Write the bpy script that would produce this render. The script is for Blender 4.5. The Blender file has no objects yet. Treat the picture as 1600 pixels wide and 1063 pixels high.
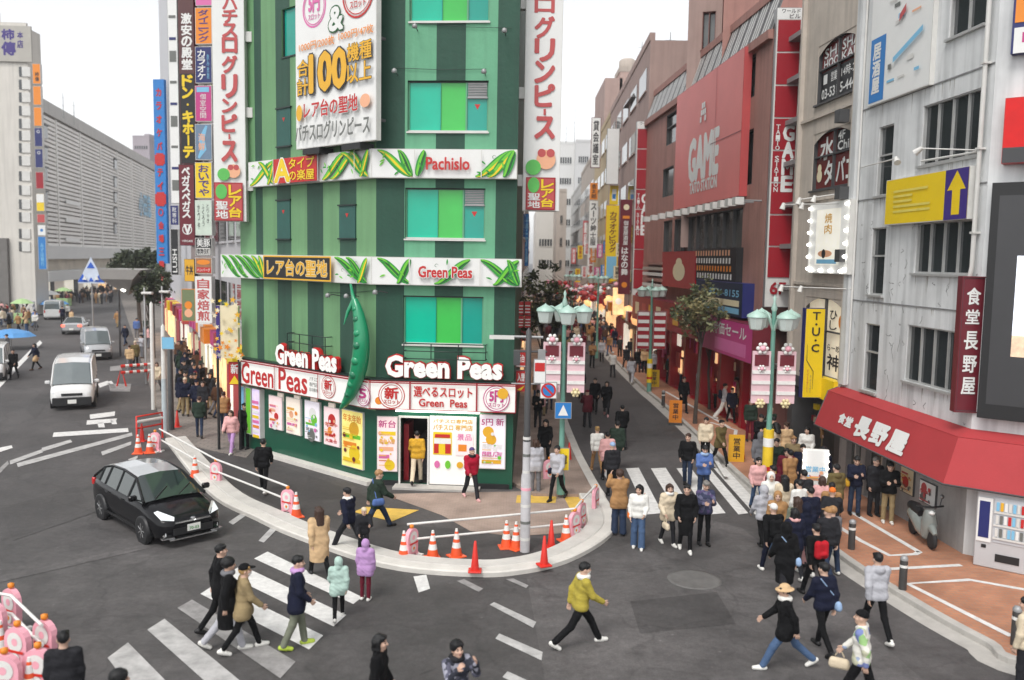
import bpy, math, random
import numpy as np
from mathutils import Matrix, Vector, Euler
rnd = random.Random(7)
R_ = math.radians
S = bpy.context.scene
COL = S.collection

# ------------------------------------------------------------------ camera, sky, sun, exposure
F, H, TILT, ROLL = 1340.0, 7.2, R_(5.37), R_(0.95)
CR = Matrix.Rotation(math.pi / 2 - TILT, 3, 'X') @ Matrix.Rotation(ROLL, 3, 'Z')
cd = bpy.data.cameras.new('camera'); cam = bpy.data.objects.new('camera', cd); COL.objects.link(cam)
cam.matrix_world = Matrix.Translation((0, 0, H)) @ CR.to_4x4()
cd.sensor_width = 36.0; cd.lens = F / 1600 * 36.0; cd.clip_start = 0.1; cd.clip_end = 6000
cd.dof.use_dof = True; cd.dof.focus_distance = 25.0; cd.dof.aperture_fstop = 0.62
S.camera = cam
W = bpy.data.worlds.new('World'); S.world = W; W.use_nodes = True
SUN_EL, SUN_AZ = 55, 206
wt = W.node_tree; wt.nodes.clear()
sky = wt.nodes.new('ShaderNodeTexSky'); sky.sky_type = 'NISHITA'; sky.sun_disc = False
sky.sun_elevation = R_(SUN_EL); sky.sun_rotation = R_(SUN_AZ); sky.dust_density = 1.5; sky.air_density = 1.0; sky.ozone_density = 1.0
hs = wt.nodes.new('ShaderNodeHueSaturation'); hs.inputs['Saturation'].default_value = 0.10
bg = wt.nodes.new('ShaderNodeBackground'); bg.inputs['Strength'].default_value = 0.15
wo = wt.nodes.new('ShaderNodeOutputWorld')
wt.links.new(sky.outputs[0], hs.inputs['Color']); wt.links.new(hs.outputs[0], bg.inputs['Color']); wt.links.new(bg.outputs[0], wo.inputs[0])
sl = bpy.data.lights.new('sun', 'SUN'); sl.energy = 1.2; sl.angle = R_(22); sl.color = (1, .97, .92)
so = bpy.data.objects.new('sun', sl); COL.objects.link(so)
so.rotation_euler = (R_(90 - SUN_EL), 0, R_(180 - SUN_AZ))
S.view_settings.view_transform = 'Standard'; S.view_settings.look = 'None'; S.view_settings.exposure = 0.68; S.view_settings.gamma = 1
S.cycles.max_bounces = 6; S.cycles.diffuse_bounces = 3; S.cycles.glossy_bounces = 3; S.cycles.transparent_max_bounces = 6
S.cycles.use_denoising = True; S.cycles.sample_clamp_indirect = 6.0

# ------------------------------------------------------------------ pixel of the photograph -> point in the place
def ray(u, v):
 return CR @ Vector(((u - 800) / F, -(v - 531.5) / F, -1.0))
def G(u, v, z=0.0):
 d = ray(u, v); t = (z - H) / d.z
 return Vector((0, 0, H)) + d * t
def dirvp(u):                       # horizontal direction towards a vanishing point on the horizon
 d = ray(u, 405.6 + (u - 800) * .0166); d.z = 0
 return d.normalized()

class Plane:                        # an upright plane: s runs to the right seen from outside, z up, o outwards
 def __init__(self, p, right):
  self.p = Vector((p[0], p[1], 0)); r = Vector((right[0], right[1], 0)).normalized()
  self.r = r; self.n = Vector((r.y, -r.x, 0))
 def at(self, s, z, o=0.0):
  return self.p + self.r * s + self.n * o + Vector((0, 0, z))
 def px(self, u, v, o=0.0):
  d = ray(u, v); p0 = self.p + self.n * o
  t = (p0 - Vector((0, 0, H))).dot(self.n) / d.dot(self.n)
  q = Vector((0, 0, H)) + d * t
  return (q - p0).dot(self.r), q.z
 def rect(self, u0, v0, u1, v1, o=0.0):   # left-bottom to right-top box around the pixel box's centre lines
  um, vm = (u0 + u1) / 2, (v0 + v1) / 2
  s0 = self.px(u0, vm, o)[0]; s1 = self.px(u1, vm, o)[0]; z1 = self.px(um, v0, o)[1]; z0 = self.px(um, v1, o)[1]
  return s0, s1, z0, z1
 def mat(self, s, z, o=0.0):
  m = Matrix.Identity(4); q = self.at(s, z, o)
  for i in range(3):
   m[i][0] = self.r[i]; m[i][1] = (0, 0, 1)[i]; m[i][2] = self.n[i]; m[i][3] = q[i]
  return m

# ------------------------------------------------------------------ materials
MATS = {}
def M(name, rgb, rough=.6, var=.12, scale=3.0, bump=0.0, bscale=40.0, metal=0.0, emit=0.0, coat=0.0, spec=.5, streak=0.0, objcol=False, alpha=None):
 if name in MATS: return MATS[name]
 m = bpy.data.materials.new(name); m.use_nodes = True; nt = m.node_tree; N = nt.nodes; L = nt.links
 b = N['Principled BSDF']; b.inputs['Roughness'].default_value = rough; b.inputs['Metallic'].default_value = metal
 b.inputs['Specular IOR Level'].default_value = spec; b.inputs['Coat Weight'].default_value = coat; b.inputs['Coat Roughness'].default_value = .04
 tc = N.new('ShaderNodeTexCoord')
 if objcol:
  oi = N.new('ShaderNodeObjectInfo'); src = oi.outputs['Color']
 else:
  rg = N.new('ShaderNodeRGB'); rg.outputs[0].default_value = (*rgb, 1); src = rg.outputs[0]
 if var > 0:
  n = N.new('ShaderNodeTexNoise'); n.inputs['Scale'].default_value = scale; n.inputs['Detail'].default_value = 6; n.inputs['Roughness'].default_value = .65
  L.new(tc.outputs['Object'], n.inputs['Vector'])
  mr = N.new('ShaderNodeMapRange'); mr.inputs[1].default_value = .25; mr.inputs[2].default_value = .75
  mr.inputs[3].default_value = 1 - var; mr.inputs[4].default_value = 1 + var
  L.new(n.outputs[0], mr.inputs[0])
  fac = mr.outputs[0]
  if streak > 0:                # rain streaks: noise stretched upright
   mp = N.new('ShaderNodeMapping'); mp.inputs['Scale'].default_value = (2.2, 2.2, .12); L.new(tc.outputs['Object'], mp.inputs[0])
   n3 = N.new('ShaderNodeTexNoise'); n3.inputs['Scale'].default_value = 1.6; n3.inputs['Detail'].default_value = 7; L.new(mp.outputs[0], n3.inputs['Vector'])
   m3 = N.new('ShaderNodeMapRange'); m3.inputs[1].default_value = .45; m3.inputs[2].default_value = .72; m3.inputs[3].default_value = 1; m3.inputs[4].default_value = 1 - streak
   L.new(n3.outputs[0], m3.inputs[0])
   mm = N.new('ShaderNodeMath'); mm.operation = 'MULTIPLY'; L.new(fac, mm.inputs[0]); L.new(m3.outputs[0], mm.inputs[1]); fac = mm.outputs[0]
  vm = N.new('ShaderNodeVectorMath'); vm.operation = 'SCALE'; L.new(src, vm.inputs[0]); L.new(fac, vm.inputs['Scale']); src = vm.outputs[0]
 L.new(src, b.inputs['Base Color'])
 if emit > 0:
  L.new(src, b.inputs['Emission Color']); b.inputs['Emission Strength'].default_value = emit
 if bump > 0:
  n2 = N.new('ShaderNodeTexNoise'); n2.inputs['Scale'].default_value = bscale; n2.inputs['Detail'].default_value = 4
  L.new(tc.outputs['Object'], n2.inputs['Vector'])
  bp = N.new('ShaderNodeBump'); bp.inputs['Strength'].default_value = bump; bp.inputs['Distance'].default_value = .02
  L.new(n2.outputs[0], bp.inputs['Height']); L.new(bp.outputs[0], b.inputs['Normal'])
 if alpha is not None: b.inputs['Alpha'].default_value = alpha
 MATS[name] = m
 return m
def C(h):                            # sRGB 0..255 triple -> linear
 return tuple(((c / 255 / 12.92) if c <= 10 else ((c / 255 + .055) / 1.055) ** 2.4) for c in h)
def paint(name, srgb, k=1.0, **kw):
 return M(name, tuple(x * k for x in C(srgb)), **kw)

def asphalt():
 m = bpy.data.materials.new('asphalt'); m.use_nodes = True; N = m.node_tree.nodes; L = m.node_tree.links; b = N['Principled BSDF']
 tc = N.new('ShaderNodeTexCoord')
 def noise(sc, det=6, r=.6):
  n = N.new('ShaderNodeTexNoise'); n.inputs['Scale'].default_value = sc; n.inputs['Detail'].default_value = det; n.inputs['Roughness'].default_value = r
  L.new(tc.outputs['Object'], n.inputs['Vector']); return n.outputs[0]
 big, mid, fine = noise(.18, 5), noise(1.3, 8, .7), noise(60, 3)
 def mul(a, lo, hi, f0=.3, f1=.7):
  r = N.new('ShaderNodeMapRange'); r.inputs[1].default_value = f0; r.inputs[2].default_value = f1; r.inputs[3].default_value = lo; r.inputs[4].default_value = hi
  L.new(a, r.inputs[0]); return r.outputs[0]
 def times(a, c):
  q = N.new('ShaderNodeMath'); q.operation = 'MULTIPLY'; L.new(a, q.inputs[0]); L.new(c, q.inputs[1]); return q.outputs[0]
 f = times(times(mul(big, .62, 1.42), mul(mid, .70, 1.28)), mul(fine, .75, 1.25))
 f = times(f, mul(noise(7, 4, .75), .80, 1.2))
 # dried stains and cracks
 vo = N.new('ShaderNodeTexVoronoi'); vo.feature = 'DISTANCE_TO_EDGE'; vo.inputs['Scale'].default_value = .34
 mx = N.new('ShaderNodeVectorMath'); mx.operation = 'MULTIPLY_ADD'; wn = N.new('ShaderNodeTexNoise'); wn.inputs['Scale'].default_value = .8; wn.inputs['Detail'].default_value = 6
 L.new(tc.outputs['Object'], wn.inputs['Vector']); L.new(wn.outputs['Color'], mx.inputs[0]); mx.inputs[1].default_value = (2.2, 2.2, 0); L.new(tc.outputs['Object'], mx.inputs[2])
 L.new(mx.outputs[0], vo.inputs['Vector'])
 f = times(f, mul(vo.outputs['Distance'], .80, 1.0, 0.0, .022))
 sp = N.new('ShaderNodeTexVoronoi'); sp.inputs['Scale'].default_value = 1.7; L.new(tc.outputs['Object'], sp.inputs['Vector'])
 f = times(f, mul(sp.outputs['Distance'], 1.55, 1.0, .035, .06))
 vm = N.new('ShaderNodeVectorMath'); vm.operation = 'SCALE'; vm.inputs[0].default_value = ASPHALT; L.new(f, vm.inputs['Scale']); L.new(vm.outputs[0], b.inputs['Base Color'])
 L.new(mul(mid, .62, .9), b.inputs['Roughness'])
 bp = N.new('ShaderNodeBump'); bp.inputs['Strength'].default_value = .35; bp.inputs['Distance'].default_value = .01; L.new(fine, bp.inputs['Height']); L.new(bp.outputs[0], b.inputs['Normal'])
 return m
ASPHALT = (.069, .064, .063)

def brick_mat(name, c1, c2, mortar, scale, rough=.8, w=.5, h=.25, msize=.02):
 m = bpy.data.materials.new(name); m.use_nodes = True; N = m.node_tree.nodes; L = m.node_tree.links; b = N['Principled BSDF']; b.inputs['Roughness'].default_value = rough
 tc = N.new('ShaderNodeTexCoord'); br = N.new('ShaderNodeTexBrick'); br.inputs['Scale'].default_value = scale
 br.inputs['Color1'].default_value = (*c1, 1); br.inputs['Color2'].default_value = (*c2, 1); br.inputs['Mortar'].default_value = (*mortar, 1)
 br.inputs['Mortar Size'].default_value = msize; br.inputs['Brick Width'].default_value = w; br.inputs['Row Height'].default_value = h
 L.new(tc.outputs['Object'], br.inputs['Vector'])
 n = N.new('ShaderNodeTexNoise'); n.inputs['Scale'].default_value = .9; n.inputs['Detail'].default_value = 8; L.new(tc.outputs['Object'], n.inputs['Vector'])
 r = N.new('ShaderNodeMapRange'); r.inputs[1].default_value = .3; r.inputs[2].default_value = .7; r.inputs[3].default_value = .72; r.inputs[4].default_value = 1.2; L.new(n.outputs[0], r.inputs[0])
 vm = N.new('ShaderNodeVectorMath'); vm.operation = 'SCALE'; L.new(br.outputs['Color'], vm.inputs[0]); L.new(r.outputs[0], vm.inputs['Scale']); L.new(vm.outputs[0], b.inputs['Base Color'])
 return m

# ------------------------------------------------------------------ mesh building
OFF = {}
class MB:
 def __init__(self): self.v = []; self.f = []; self.m = []; self.sm = []; self.mats = []
 def mi(self, mat):
  if mat not in self.mats: self.mats.append(mat)
  return self.mats.index(mat)
 def add(self, vs, fs, mat, smooth=False):
  o = len(self.v); k = self.mi(mat); self.v.extend([tuple(p) for p in vs])
  for f in fs: self.f.append([i + o for i in f]); self.m.append(k); self.sm.append(smooth)
  return self
 def quad(self, pts, mat): return self.add(pts, [list(range(len(pts)))], mat)
 def box(self, c, s, mat, rot=None, bev=0.0):
  x, y, z = s[0] / 2, s[1] / 2, s[2] / 2; c = Vector(c)
  if bev > 0:
   bx, by, bz = x - bev, y - bev, z - bev; vs = []; fs = []
   for sx in (-1, 1):
    for sy in (-1, 1):
     for sz in (-1, 1):
      vs += [(sx * x, sy * by, sz * bz), (sx * bx, sy * y, sz * bz), (sx * bx, sy * by, sz * z)]
   i = lambda sx, sy, sz, k: ((sx > 0) * 4 + (sy > 0) * 2 + (sz > 0)) * 3 + k
   for s_ in (-1, 1):
    fs += [[i(s_, -1, -1, 0), i(s_, 1, -1, 0), i(s_, 1, 1, 0), i(s_, -1, 1, 0)], [i(-1, s_, -1, 1), i(1, s_, -1, 1), i(1, s_, 1, 1), i(-1, s_, 1, 1)], [i(-1, -1, s_, 2), i(1, -1, s_, 2), i(1, 1, s_, 2), i(-1, 1, s_, 2)]]
    for t_ in (-1, 1):
     fs += [[i(s_, t_, -1, 0), i(s_, t_, 1, 0), i(s_, t_, 1, 1), i(s_, t_, -1, 1)], [i(s_, -1, t_, 0), i(s_, 1, t_, 0), i(s_, 1, t_, 2), i(s_, -1, t_, 2)], [i(-1, s_, t_, 1), i(1, s_, t_, 1), i(1, s_, t_, 2), i(-1, s_, t_, 2)]]
     for q in (-1, 1): fs.append([i(s_, t_, q, 0), i(s_, t_, q, 1), i(s_, t_, q, 2)])
  else:
   vs = [(-x, -y, -z), (x, -y, -z), (x, y, -z), (-x, y, -z), (-x, -y, z), (x, -y, z), (x, y, z), (-x, y, z)]
   fs = [[0, 3, 2, 1], [4, 5, 6, 7], [0, 1, 5, 4], [1, 2, 6, 5], [2, 3, 7, 6], [3, 0, 4, 7]]
  if rot is not None: vs = [rot @ Vector(p) for p in vs]
  return self.add([c + Vector(p) for p in vs], fs, mat)
 def pbox(self, P, s0, s1, z0, z1, o0, o1, mat, bev=0.0):      # box on an upright plane
  rot = Matrix((P.r, P.n, Vector((0, 0, 1)))).transposed()
  return self.box(P.at((s0 + s1) / 2, (z0 + z1) / 2, (o0 + o1) / 2), (abs(s1 - s0), abs(o1 - o0), abs(z1 - z0)), mat, rot, bev)
 def prism(self, poly, z0, z1, mat, top=None):                  # poly: list of (x, y)
  n = len(poly); a = sum(poly[i][0] * poly[(i + 1) % n][1] - poly[(i + 1) % n][0] * poly[i][1] for i in range(n))
  if a < 0: poly = poly[::-1]
  vs = [(p[0], p[1], z0) for p in poly] + [(p[0], p[1], z1) for p in poly]
  self.add(vs, [[i, (i + 1) % n, n + (i + 1) % n, n + i] for i in range(n)], mat)
  self.add([(p[0], p[1], z1) for p in poly], [list(range(n))], top or mat); return self
 def tube(self, path, r, mat, seg=8, caps=True, smooth=True):
  path = [Vector(p) for p in path]; rs = r if isinstance(r, (list, tuple)) else [r] * len(path)
  vs = []; fs = []; ref = None
  for i, p in enumerate(path):
   d = (path[min(i + 1, len(path) - 1)] - path[max(i - 1, 0)]).normalized()
   if ref is None: ref = Vector((0, 0, 1)) if abs(d.z) < .9 else Vector((1, 0, 0))
   a = d.cross(ref).normalized(); b2 = d.cross(a).normalized()
   for k in range(seg):
    t = 2 * math.pi * k / seg; vs.append(p + (a * math.cos(t) + b2 * math.sin(t)) * rs[i])
  for i in range(len(path) - 1):
   for k in range(seg):
    k2 = (k + 1) % seg; fs.append([i * seg + k, i * seg + k2, (i + 1) * seg + k2, (i + 1) * seg + k])
  self.add(vs, fs, mat, smooth)
  if caps:
   n = len(path) - 1; self.add(vs[:seg], [list(range(seg))], mat); self.add(vs[n * seg:], [list(range(seg))[::-1]], mat)
  return self
 def lathe(self, prof, c, mat, seg=16, smooth=True, rot=None, sx=1.0):   # prof: (r, z)
  vs = []; fs = []; c = Vector(c)
  for r, z in prof:
   for k in range(seg):
    t = 2 * math.pi * (k + .5) / seg; p = Vector((r * math.cos(t) * sx, r * math.sin(t), z)); vs.append(c + (rot @ p if rot is not None else p))
  for i in range(len(prof) - 1):
   for k in range(seg):
    k2 = (k + 1) % seg; fs.append([i * seg + k, i * seg + k2, (i + 1) * seg + k2, (i + 1) * seg + k])
  self.add(vs, fs, mat, smooth)
  n = len(prof) - 1
  if prof[0][0] > 1e-4: self.add(vs[:seg], [list(range(seg))[::-1]], mat)
  if prof[-1][0] > 1e-4: self.add(vs[n * seg:], [list(range(seg))], mat)
  return self
 def wall(self, P, s0, s1, z0, z1, holes, mat, depth=.15, o=0.0, splits=None, revmat=None):  # facade sheet with openings; splits: [(s, mat)] changes of paint
  S_ = sorted(set([s0, s1] + [x for h in holes for x in h[:2] if s0 < x < s1] + ([x[0] for x in splits if s0 < x[0] < s1] if splits else [])))
  Z_ = sorted(set([z0, z1] + [x for h in holes for x in h[2:4] if z0 < x < z1]))
  for i in range(len(S_) - 1):
   sm = (S_[i] + S_[i + 1]) / 2; mt = mat
   if splits:
    for x, mm in splits:
     if sm > x: mt = mm
   for j in range(len(Z_) - 1):
    zm = (Z_[j] + Z_[j + 1]) / 2
    if any(h[0] < sm < h[1] and h[2] < zm < h[3] for h in holes): continue
    self.quad([P.at(S_[i], Z_[j], o), P.at(S_[i + 1], Z_[j], o), P.at(S_[i + 1], Z_[j + 1], o), P.at(S_[i], Z_[j + 1], o)], mt)
  for h in holes:
   a, b, c, d = h[:4]; rm = revmat or mat
   for (p, q) in (((a, c), (b, c)), ((b, c), (b, d)), ((b, d), (a, d)), ((a, d), (a, c))):
    self.quad([P.at(*p, o), P.at(*q, o), P.at(*q, o - depth), P.at(*p, o - depth)], rm)
  return self
 def build(self, name, parent=None, loc=None, world=True, bevel=0.0, subd=0):
  off = Vector((0, 0, 0))
  if parent is not None and world: off = OFF.get(parent.name, Vector((0, 0, 0)))
  elif loc is not None: off = Vector(loc)
  me = bpy.data.meshes.new(name)
  nv = len(self.v)
  va = np.array(self.v, dtype=np.float32).reshape(-1, 3) - np.array(off, dtype=np.float32)
  me.vertices.add(nv); me.vertices.foreach_set('co', va.ravel())
  ls = [len(f) for f in self.f]; me.loops.add(sum(ls)); me.polygons.add(len(ls))
  me.loops.foreach_set('vertex_index', [i for f in self.f for i in f])
  me.polygons.foreach_set('loop_start', np.concatenate(([0], np.cumsum(ls)[:-1])).astype(np.int32) if ls else [])
  me.polygons.foreach_set('loop_total', ls)
  for mt in self.mats: me.materials.append(mt)
  me.polygons.foreach_set('material_index', self.m); me.polygons.foreach_set('use_smooth', self.sm)
  me.update(calc_edges=True); me.validate()
  o = bpy.data.objects.new(name, me); COL.objects.link(o)
  if parent is not None: o.parent = parent; OFF[o.name] = off
  elif loc is not None: o.location = loc; OFF[o.name] = off
  if bevel > 0:
   bm = o.modifiers.new('edge', 'BEVEL'); bm.width = bevel; bm.segments = 2; bm.limit_method = 'ANGLE'
  if subd: sm = o.modifiers.new('soft', 'SUBSURF'); sm.levels = sm.render_levels = subd
  return o

def tag(o, label=None, cat=None, group=None, kind=None):
 if label: o['label'] = label
 if cat: o['category'] = cat
 if group: o['group'] = group
 if kind: o['kind'] = kind
 return o
def thing(name, label, cat, loc, rz=0.0, group=None):
 o = bpy.data.objects.new(name, None); COL.objects.link(o); o.location = loc; o.rotation_euler = (0, 0, rz); o.empty_display_size = .2
 OFF[o.name] = Vector(loc)
 return tag(o, label, cat, group)
def copy_tree(o, loc=None, rz=None, label=None, kids=None):
 c = o.copy(); COL.objects.link(c)
 if loc is not None: c.location = loc
 if rz is not None: c.rotation_euler = (0, 0, rz)
 if label: c['label'] = label
 def rec(a, b):
  for ch in list(a.children):
   d = ch.copy(); COL.objects.link(d); d.parent = b; rec(ch, d)
 rec(o, c)
 return c

# ------------------------------------------------------------------ lettering
TXT = {}
def text_geo(body, bold=0.0):
 k = (body, bold)
 if k in TXT: return TXT[k]
 cu = bpy.data.curves.new('lettering', 'FONT'); cu.body = body; cu.size = 1.0; cu.resolution_u = 2; cu.offset = bold; cu.fill_mode = 'FRONT'
 ob = bpy.data.objects.new('lettering', cu); COL.objects.link(ob)
 dg = bpy.context.evaluated_depsgraph_get(); ev = ob.evaluated_get(dg); me = ev.to_mesh()
 vs = [(v.co.x, v.co.y) for v in me.vertices]; fs = [list(p.vertices) for p in me.polygons]
 ev.to_mesh_clear(); bpy.data.objects.remove(ob); bpy.data.curves.remove(cu)
 if not vs: TXT[k] = ([(0, 0), (1, 0), (1, 1)], []); return TXT[k]
 xs = [v[0] for v in vs]; ys = [v[1] for v in vs]; x0, x1, y0, y1 = min(xs), max(xs), min(ys), max(ys)
 w = max(x1 - x0, 1e-3); h = max(y1 - y0, 1e-3)
 TXT[k] = ([((x - x0) / w, (y - y0) / h) for x, y in vs], fs, w, h)
 return TXT[k]
class Print:                          # flat lettering and shapes laid on a panel, each layer 3 mm proud of the last
 def __init__(self, m, o=.004, step=.003): self.M = m; self.o = o; self.step = step; self.mb = MB(); self.k = 0
 def _p(self, x, y): return self.M @ Vector((x, y, self.o + self.k * self.step))
 def text(self, body, x0, y0, x1, y1, mat, bold=.02, outline=None, ow=.05, keep=False, skew=0.0):
  if outline is not None:
   self.text(body, x0, y0, x1, y1, outline, bold + ow, keep=keep, skew=skew)
  g = text_geo(body, 0.0)
  if len(g) < 4: return self
  if keep:
   a = g[2] / g[3]; w = x1 - x0; h = y1 - y0
   if w / h > a: d = (w - h * a) / 2; x0 += d; x1 -= d
   else: d = (h - w / a) / 2; y0 += d; y1 -= d
  self.k += 1
  dirs = [(0, 0)]; b = bold * (y1 - y0) / g[3] * .8
  if bold > .012:
   nd = 8 if bold > .045 else 4
   dirs = [(math.cos(2 * math.pi * (i + .5) / nd), math.sin(2 * math.pi * (i + .5) / nd)) for i in range(nd)] + [(0, 0)]
  k0 = self.k
  for i, (dx, dy) in enumerate(dirs):      # heavier strokes: copies shifted sideways, each half a millimetre proud
   self.k = k0 + i * .16
   self.mb.add([self._p(x0 + vx * (x1 - x0) + dx * b, y0 + vy * (y1 - y0) + skew * vx + dy * b) for vx, vy in g[0]], g[1], mat)
  self.k = k0 + (1 if len(dirs) > 6 else 0)
  return self
 def vtext(self, body, x0, y0, x1, y1, mat, bold=.02, outline=None, gap=.12, ow=.05):
  n = len(body); ch = (y1 - y0) / n
  for i, c in enumerate(body):
   if c == ' ': continue
   yb = y1 - (i + 1) * ch + ch * gap / 2; yt = y1 - i * ch - ch * gap / 2
   k0 = self.k
   if c in 'ー―':
    xm = (x0 + x1) / 2; hw = (x1 - x0) * .09; self.rect(xm - hw, yb, xm + hw, yt, mat)
   elif c in '・.':
    xm = (x0 + x1) / 2; ym = (yb + yt) / 2; self.disc(xm, ym, (x1 - x0) * .11, mat, 8)
   else: self.text(c, x0, yb, x1, yt, mat, bold, outline, ow)
   if i < n - 1: self.k = k0
  return self
 def rect(self, x0, y0, x1, y1, mat):
  self.k += 1; self.mb.quad([self._p(x0, y0), self._p(x1, y0), self._p(x1, y1), self._p(x0, y1)], mat); return self
 def poly(self, pts, mat):
  self.k += 1; self.mb.quad([self._p(*p) for p in pts], mat); return self
 def disc(self, x, y, r, mat, n=20, ry=None):
  ry = ry or r
  return self.poly([(x + r * math.cos(2 * math.pi * i / n), y + ry * math.sin(2 * math.pi * i / n)) for i in range(n)], mat)
 def ring(self, x, y, r, t, mat, n=24):
  self.k += 1
  for i in range(n):
   a, b = 2 * math.pi * i / n, 2 * math.pi * (i + 1) / n
   self.mb.quad([self._p(x + r * math.cos(a), y + r * math.sin(a)), self._p(x + r * math.cos(b), y + r * math.sin(b)), self._p(x + (r - t) * math.cos(b), y + (r - t) * math.sin(b)), self._p(x + (r - t) * math.cos(a), y + (r - t) * math.sin(a))], mat)
  return self
 def ribbon(self, pts, w, mat):     # curved band of varying width through points (x, y)
  self.k += 1; n = len(pts); L = []; Rr = []
  for i in range(n):
   a = pts[max(i - 1, 0)]; b = pts[min(i + 1, n - 1)]; dx, dy = b[0] - a[0], b[1] - a[1]; l = math.hypot(dx, dy) or 1
   ww = w * math.sin(math.pi * (i + .35) / (n - .3)) if n > 3 else w
   L.append((pts[i][0] - dy / l * ww, pts[i][1] + dx / l * ww)); Rr.append((pts[i][0] + dy / l * ww, pts[i][1] - dx / l * ww))
  for i in range(n - 1): self.mb.quad([self._p(*Rr[i]), self._p(*Rr[i + 1]), self._p(*L[i + 1]), self._p(*L[i])], mat)
  return self

def slab_sign(name, label, cat, P, s0, s1, z0, z1, o0, o1, face, side, draw=None, group=None, frame=None, parent=None, pname=None):
 """panel standing on plane P between o0 and o1, printed on its front"""
 base = P.at((s0 + s1) / 2, z0, o0)
 t = parent if parent is not None else thing(name, label, cat, base, 0, group)
 mb = MB(); mb.pbox(P, s0, s1, z0, z1, o0, o1, side)
 mb.quad([P.at(s0 + .02, z0 + .02, o1 + .004), P.at(s1 - .02, z0 + .02, o1 + .004), P.at(s1 - .02, z1 - .02, o1 + .004), P.at(s0 + .02, z1 - .02, o1 + .004)], face)
 pn = mb.build(pname or 'panel', t)
 if frame is not None:
  fb = MB(); w = max(.03, min(s1 - s0, z1 - z0) * .035)
  fb.pbox(P, s0 - w, s0, z0 - w, z1 + w, o0, o1 + .03, frame); fb.pbox(P, s1, s1 + w, z0 - w, z1 + w, o0, o1 + .03, frame)
  fb.pbox(P, s0, s1, z1, z1 + w, o0, o1 + .03, frame); fb.pbox(P, s0, s1, z0 - w, z0, o0, o1 + .03, frame); fb.build('frame', t if parent is None else pn)
 if draw is not None:
  pr = Print(P.mat(s0, z0, o1 + .004)); draw(pr, s1 - s0, z1 - z0)
  if pr.mb.f: pr.mb.build('lettering', t if parent is None else pn)
 return t
# ------------------------------------------------------------------ the ground
def cat(pts, n=6, closed=False):     # smooth curve through points
 P_ = [Vector(p) for p in pts]; out = []
 for i in range(len(P_) - 1):
  p0 = P_[max(i - 1, 0)]; p1 = P_[i]; p2 = P_[i + 1]; p3 = P_[min(i + 2, len(P_) - 1)]
  for k in range(n):
   t = k / n; out.append(.5 * ((2 * p1) + (p2 - p0) * t + (2 * p0 - 5 * p1 + 4 * p2 - p3) * t * t + (3 * p1 - p0 - 3 * p2 + p3) * t ** 3))
 return out + [P_[-1]]
def offs(path, d):                   # offset a ground path to its right by d
 out = []
 for i, p in enumerate(path):
  t = (path[min(i + 1, len(path) - 1)] - path[max(i - 1, 0)]); t.z = 0; t.normalize(); out.append(p + Vector((t.y, -t.x, 0)) * d)
 return out
def strip(mb, path, prof, mat, mats=None):   # sweep a profile [(offset, z)] along a ground path
 rails = [[Vector((q.x, q.y, z)) for q in offs(path, d)] for d, z in prof]
 for k in range(len(rails) - 1):
  for i in range(len(path) - 1):
   mb.quad([rails[k][i], rails[k][i + 1], rails[k + 1][i + 1], rails[k + 1][i]], (mats[k] if mats else mat))
 for e in (0, -1): mb.quad([r[e] for r in rails], mat)
ASP = asphalt()
g = MB(); g.quad([(-900, -60, 0), (900, -60, 0), (900, 1500, 0), (-900, 1500, 0)], ASP)
tag(g.build('road'), kind='structure')
conc = M('kerb_stone', (.42, .40, .37), .85, .18, 2.5, .3, 60)
white_conc = M('pale_kerb', (.60, .575, .53), .8, .14, 1.6, .25, 50)
white_conc2 = M('pale_gutter', (.53, .51, .475), .8, .16, 1.6, .25, 50)
line_w = M('road_paint', (.66, .65, .63), .7, .22, 5.0, .2, 80)
line_worn = M('worn_road_paint', (.27, .26, .255), .75, .38, 3.5, .2, 80)
line_mid = M('half_worn_road_paint', (.42, .41, .40), .75, .35, 3.0, .2, 80)
yellow_t = M('tactile_yellow', (.62, .40, .07), .75, .2, 4)
brick_o = brick_mat('brick_paving', (.46, .205, .112), (.40, .17, .095), (.30, .20, .145), 2.2)
brick_p = brick_mat('pale_paving', (.36, .265, .22), (.32, .235, .19), (.25, .21, .17), 3.0)
stone_p = brick_mat('stone_paving', (.24, .21, .185), (.20, .18, .16), (.13, .115, .11), 1.1)

def sheet(name, polys, mat, z, kind='structure', smooth=0):
 mb = MB()
 for p in polys: mb.quad([G(u, v, z) for u, v in p], mat)
 return tag(mb.build(name), kind=kind)
# resurfaced patches: other mixes of asphalt, real sheets 4 mm up
def asp2(name, k):
 m = ASP.copy(); m.name = name
 for n in m.node_tree.nodes:
  if n.type == 'VECT_MATH' and n.operation == 'SCALE': n.inputs[0].default_value = tuple(c * k for c in ASPHALT)
 return m
sheet('asphalt_patch', [[(612, 925), (765, 905), (830, 1063), (850, 1110), (480, 1110), (540, 1000)]], asp2('asphalt_dark', .93), .004)
sheet('asphalt_patch', [[(823, 903), (948, 860), (1110, 812), (1160, 826), (1262, 905), (1600, 1200), (860, 1110)]], asp2('asphalt_light', 1.28), .0055)
sheet('asphalt_patch', [[(620, 760 + 60), (760, 830), (870, 845), (905, 842), (860, 866), (740, 880), (640, 868), (545, 838)]], asp2('asphalt_black', .68), .007)
sheet('asphalt_patch', [[(395, 712), (560, 770), (620, 800), (600, 850), (480, 812), (330, 745), (300, 715)]], asp2('asphalt_black2', .8), .0045)

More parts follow.
